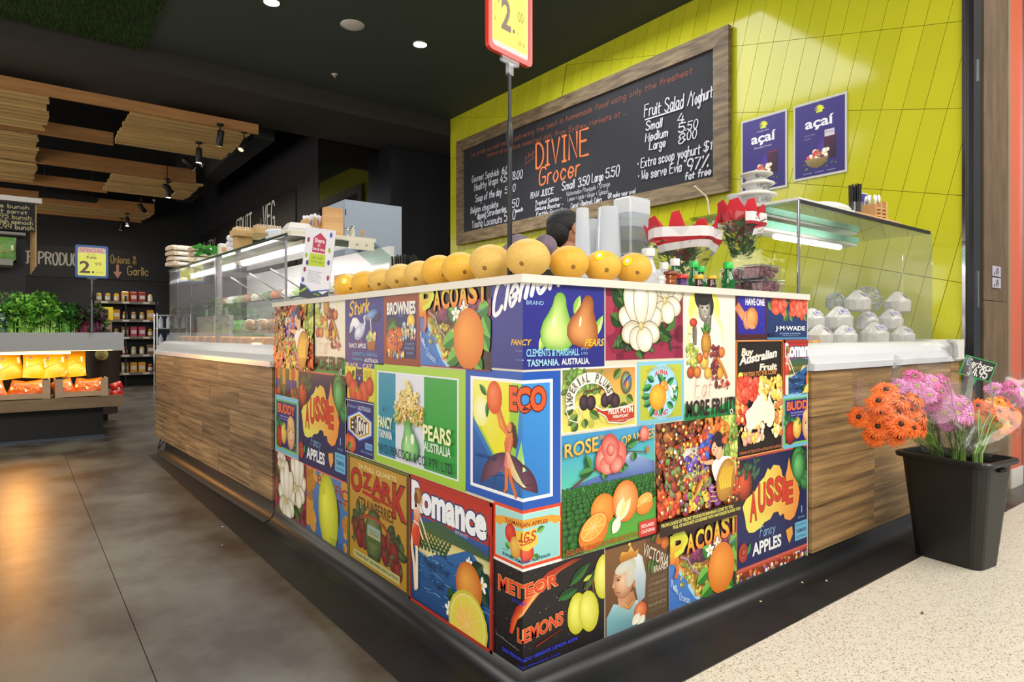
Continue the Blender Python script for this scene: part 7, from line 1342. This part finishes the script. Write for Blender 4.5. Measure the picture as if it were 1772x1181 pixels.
# ---------------------------------------------------------------- rear shelving
t=thing('wall_shelving','dark shelving unit with grey shelves along the rear wall','shelving',(.05,14.9,0)); SH=[.30,.70,1.10,1.48,1.88]
MB().box((0,.4,0),(1.25,.45,2.0)).build('back_panel',m_blackm,t)
for x in (0,.6,1.2): MB().box((x,.0,0),(x+.03,.4,2.0)).build('upright',m_blackm,t)
for z in SH: MB().box((0,0,z-.06),(1.25,.4,z)).build('shelf',mat('shelf_grey','#77726a',.5),t)
for z in SH:
    for k in range(3): MB().box((.15+.4*k,-.004,z-.05),(.28+.4*k,0,z-.01)).build('price_strip',m_white,t)
pc_=[('jar_honey','#c88420'),('jar_tan','#b09060'),('pack_gold','#d89c30'),('jar_red','#a82c28'),('pack_cream','#cdbf98'),('pack_brown','#80603c'),('jar_pink','#c84868')]; rd=random.Random(9); 
kinds={}
def prod(kind,c,parent_loc,lb,grp):
    t=thing('product_'+kind,lb,kind,parent_loc,0,grp); m=mat('product_'+c[0],c[1],.4,rand=.15,col2=c[1],scale=3)
    if kind=='jar': MB().lathe([(.045,0),(.05,.01),(.05,.13),(.038,.15)],10).build('body',m,t); MB().lathe([(.04,.15),(.04,.17),(0,.172)],10).build('lid',mat('lid_%d'%rd.randrange(3),rd.choice(['#c8a030','#a83028','#d8d0b0']),.4),t); MB().lathe([(.0515,.03),(.0515,.1)],10,cap=False).build('label',m_white,t)
    else: MB().bbox((-.07,-.04,0),(.07,.04,.22),.012).build('body',m,t); MB().box((-.05,-.042,.06),(.05,-.04,.14)).build('label',m_white,t)
    return t
W5=['bottom','second','third','fourth','top']; N10=['first','second','third','fourth','fifth','sixth','seventh','eighth']
for r,z in enumerate(SH):
    for k in range(7):
        kd='jar' if (r+k//3)%2==0 else 'packet'; c=pc_[(r*2+k//2)%7]; prod(kd,c,(.05+.12+.165*k,15.02,z),'%s coloured %s on the %s shelf of the rear shelving, %s from the left'%(c[0].split('_')[1],kd,W5[r],N10[k]),'products on the rear shelving')
t=thing('chrome_rack','chrome wire rack with bottles standing beside the rear shelving','rack',(1.02,13.2,0))
for x in (0,.62):
    for y in (0,.35): MB().tube([(x,y,0),(x,y,1.58)],.015).build('post',m_chrome,t)
for z in (.12,.55,.9,1.28,1.55):
    b=MB(); b.box((0,0,z-.02),(.62,.01,z)).box((0,.34,z-.02),(.62,.35,z)); [b.box((.02+.06*i,0,z-.01),(.03+.06*i,.35,z-.004)) for i in range(10)]; b.build('wire_shelf',m_chrome,t)
for r,z in enumerate((.12,.55,.9,1.28)):
    for k in range(4): s_=thing('water_bottle','pale bottle on the chrome rack, %s level, %s from the left'%(W5[r],N10[k]),'bottle',(1.02+.08+.14*k,13.3,z),0,'bottles on the chrome rack'); MB().lathe([(.045,0),(.045,.17),(.02,.22),(.02,.25)],10).build('body',mat('pale_bottle','#a8b4c8',.2,rand=.2,col2='#c8d0dc'),s_); MB().lathe([(.022,.24),(.022,.27),(0,.27)],8).build('cap',mat('blue_cap','#3c5cac',.4),s_)
# ---------------------------------------------------------------- timber ceiling with spotlights, downlights
def beam(x0,x1,y,z0,z1,th=.05): 
    o=MB().box((x0,y,z0),(x1,y+th,z1)).build('timber_beam',m_timber); tag(o,{7.49:'longest front timber beam of the slatted ceiling',9.3:'short timber beam across the first ceiling opening',11.2:'second timber beam carrying the middle slat raft',13.1:'third timber beam of the slatted ceiling',15.0:'fourth timber beam, darker, near the rear wall',18:'x'}.get(y,'rearmost timber beam of the slatted ceiling, %.1f'%y if False else 'rearmost timber beam of the slatted ceiling'),'beam','timber ceiling beams')
beam(-3,1.36,7.49,3.9,4.03); beam(-3,-.15,9.3,3.9,4.08); beam(-3,1.33,11.2,3.9,4.15); beam(-3,.14,13.1,3.9,4.1); beam(-3,1.24,15.0,3.9,4.12); beam(-3,1.16,16.3,3.86,4.1)
def raft(x0,x1,y0,y1,n,lb):
    t=thing('slat_raft',lb,'ceiling raft',(x0,y0,3.9),0); p=(y1-y0)/n
    for i in range(n): MB().box((random.uniform(0,.03),i*p,0),(x1-x0-random.uniform(0,.06),i*p+p*.62,.03)).build('slat',m_slat,t)
    for x in (.15,(x1-x0)/2,x1-x0-.2): MB().box((x,0,.03),(x+.05,y1-y0,.09)).build('batten',m_timber,t)
raft(-.17,1.33,7.58,9.27,10,'nearest slatted timber raft, right of the ceiling opening'); raft(-3,-.93,7.58,9.2,10,'nearest slatted timber raft at the left edge'); raft(-3,-.98,9.5,13.0,19,'long slatted timber raft at the left, further in'); raft(.03,1.5,11.3,13.0,9,'middle slatted timber raft with track lights'); raft(-.9,1.25,15.1,16.2,6,'rearmost slatted timber raft')
t=thing('air_grille','dark slotted air grille between the ceiling beams','vent',(-.9,14.2,3.95)); MB().box((0,0,0),(1.0,.5,.05)).build('grille_body',m_blackm,t); [MB().tube([(x,.25,.05),(x,.25,1.05)],.008).build('hanger_rod',m_steel,t) for x in (.1,.9)]; [MB().box((.02,.03+.09*k,-.01),(.98,.07+.09*k,0)).build('louvre',m_dark,t) for k in range(5)]
def spot(x,y,z,ang,az,lb,on=False,up=0):
    t=thing('spotlight',lb,'spotlight',(x,y,z)); MB().lathe([(.045,-.02),(.045,0)],14).build('mount',m_blackm,t); MB().tube([(0,0,up),(0,0,-.11)],.008).build('stem',m_blackm,t)
    b=MB(); b.lathe([(.035,-.12),(.042,-.11),(.042,.07),(.03,.09)],14); o=b.build('can',m_blackm,t,loc=(0,0,-.17)); o.rotation_euler=(ang,0,az)
    c=MB().lathe([(.036,-.1215),(0,-.1218)],14).build('lens',m_lamp if on else mat('lens_dim','#c8b090',.3,emit=1.2),t,loc=(0,0,-.17)); c.rotation_euler=(ang,0,az)
spot(.854,7.42,3.92,.25,.3,'black spotlight hanging straight from the front beam'); spot(1.19,7.55,3.92,.6,2.2,'stubby black spotlight at the end of the front beam'); spot(.80,8.4,3.9,.1,0,'lit spotlight in the nearest slat raft',True); spot(.84,9.36,3.98,.9,-1.4,'black spotlight angled left behind the nearest raft',up=1.03); spot(.9,11.3,3.9,.1,0,'lit spotlight on the middle raft',True); spot(.85,11.1,3.9,.9,-1.4,'black spotlight beside the lit one on the middle raft',up=1.1); spot(.74,15.3,3.9,.1,0,'lit spotlight on the rear raft',True); spot(.77,13.4,3.9,.8,-1.2,'black spotlight between the middle and rear rafts',up=1.1); spot(.72,16.1,3.9,.2,1,'black spotlight beside the rear lit one',up=1.1)
for x,y,p_ in ((.8,8.4,30),(.9,11.3,30),(.74,15.2,25)): light('SPOT',(x,y,3.70),p_*5,(1,.96,.9),.04,target=(x-.2,y-.3,0),spot=110)
for i,(x,y,lb) in enumerate(((.675,4.71,'bright round downlight at the top edge, above the left run'),(2.255,4.63,'bright round downlight in the dark ceiling near the yellow wall'))):
    t=thing('downlight',lb,'downlight',(x,y,CZ)); MB().lathe([(.075,-.012),(.085,-.008),(.085,0)],20,cap=False).build('trim_ring',m_steel,t); MB().lathe([(.07,-.006),(0,-.0065)],20).build('lens',m_lamp,t); light('SPOT',(x,y,CZ-.03),170,(.95,.98,1),.06,target=(x,y,0),spot=130)
t=thing('ceiling_speaker','pale round speaker plate in the dark ceiling','speaker',(1.483,4.672,CZ)); MB().lathe([(.02,-.012),(.1,-.01),(.115,0)],26).build('grille',mat('speaker_white','#c8bcb8',.5),t); MB().lathe([(.115,-.006),(.122,-.004),(.122,0)],26,cap=False).build('rim',m_white,t)
def sprinkler(x,y,z,lb,up=-.01): t=thing('sprinkler',lb,'sprinkler',(x,y,z)); MB().lathe([(.04,0),(.038,-.008),(.01,-.01),(.01,-.04)],14).build('escutcheon',mat('sprinkler_cream','#b8a8a0',.4),t); MB().lathe([(.024,-.05),(.024,-.053)],10).build('deflector',m_steel,t); MB().tube([(0,0,up),(0,0,-.052)],.006).build('stem',m_steel,t)
sprinkler(1.836,6.0,CZ,'small sprinkler head in the dark ceiling'); sprinkler(1.16,9.9,3.95,'sprinkler hanging at the edge of the nearest raft',1.05)
sprinkler(.98,13.3,3.9,'sprinkler hanging at the edge of the middle raft',1.1)
b=MB(); rd=random.Random(3); gc=[C(c) for c in ('#2c4418','#38541c','#445c24','#1c3010')]
b.box((-3.0,1.9,CZ-.035),(-.19,6.54,CZ-.001),0,gc[3])
for i in range(26000):
    x,y=rd.uniform(-2.2,-.15),rd.uniform(3.6,6.58); z=CZ-.035; l=rd.uniform(.02,.05); dx,dy=rd.uniform(-.015,.015),rd.uniform(-.015,.015); w=.003
    b.add([(x-w,y,z),(x+w,y,z),(x+dx,y+dy,z-l)],[(0,1,2)],0,rd.choice(gc))
o=b.build('grass_mat',LEAFY); tag(o,'artificial grass mat fixed to the dark ceiling at top left','grass mat'); o['kind']='stuff'
b=MB(); b.box((1.5,8.2,4.05),(1.8,14,5.0)); o=b.build('ventilation_duct',mat('dusty_duct','#16171b',.6,col2='#26282e',scale=8,bump=.5)); tag(o,'dusty dark duct along the right end of the timber rafts','duct')
# ---------------------------------------------------------------- small debris on the floor
for i,(px,py,c,lb) in enumerate(((385,912,'#b0b0b8','pale crumb on the black strip by the left posters'),(255,787,'#8c9c28','small green scrap by the far end of the strip'),(1388,1010,'#c8b890','pale crumb on the black strip under the front posters'),(1352,1023,'#4c8c30','green leaf scrap on the black strip'),(1430,1007,'#b8a47c','pale crumb on the strip near the terrazzo'),(1316,1043,'#c8a878','tan crumb on the strip below the posters'),(1596,1061,'#7c4c2c','brown scrap on the terrazzo below the bucket'),(385,944,'#888890','white fleck on the concrete floor'))):
    p=at(px,py,Z=.005); b=MB(); b.ell((0,0,.004),(.008,.006,.004),7,4); o=b.build('floor_scrap',mat('scrap_%d'%i,c,.7),None,(p.x,p.y,.0045 if p.x>-.26 and p.y>-.235 else .0005)); tag(o,lb,'debris')
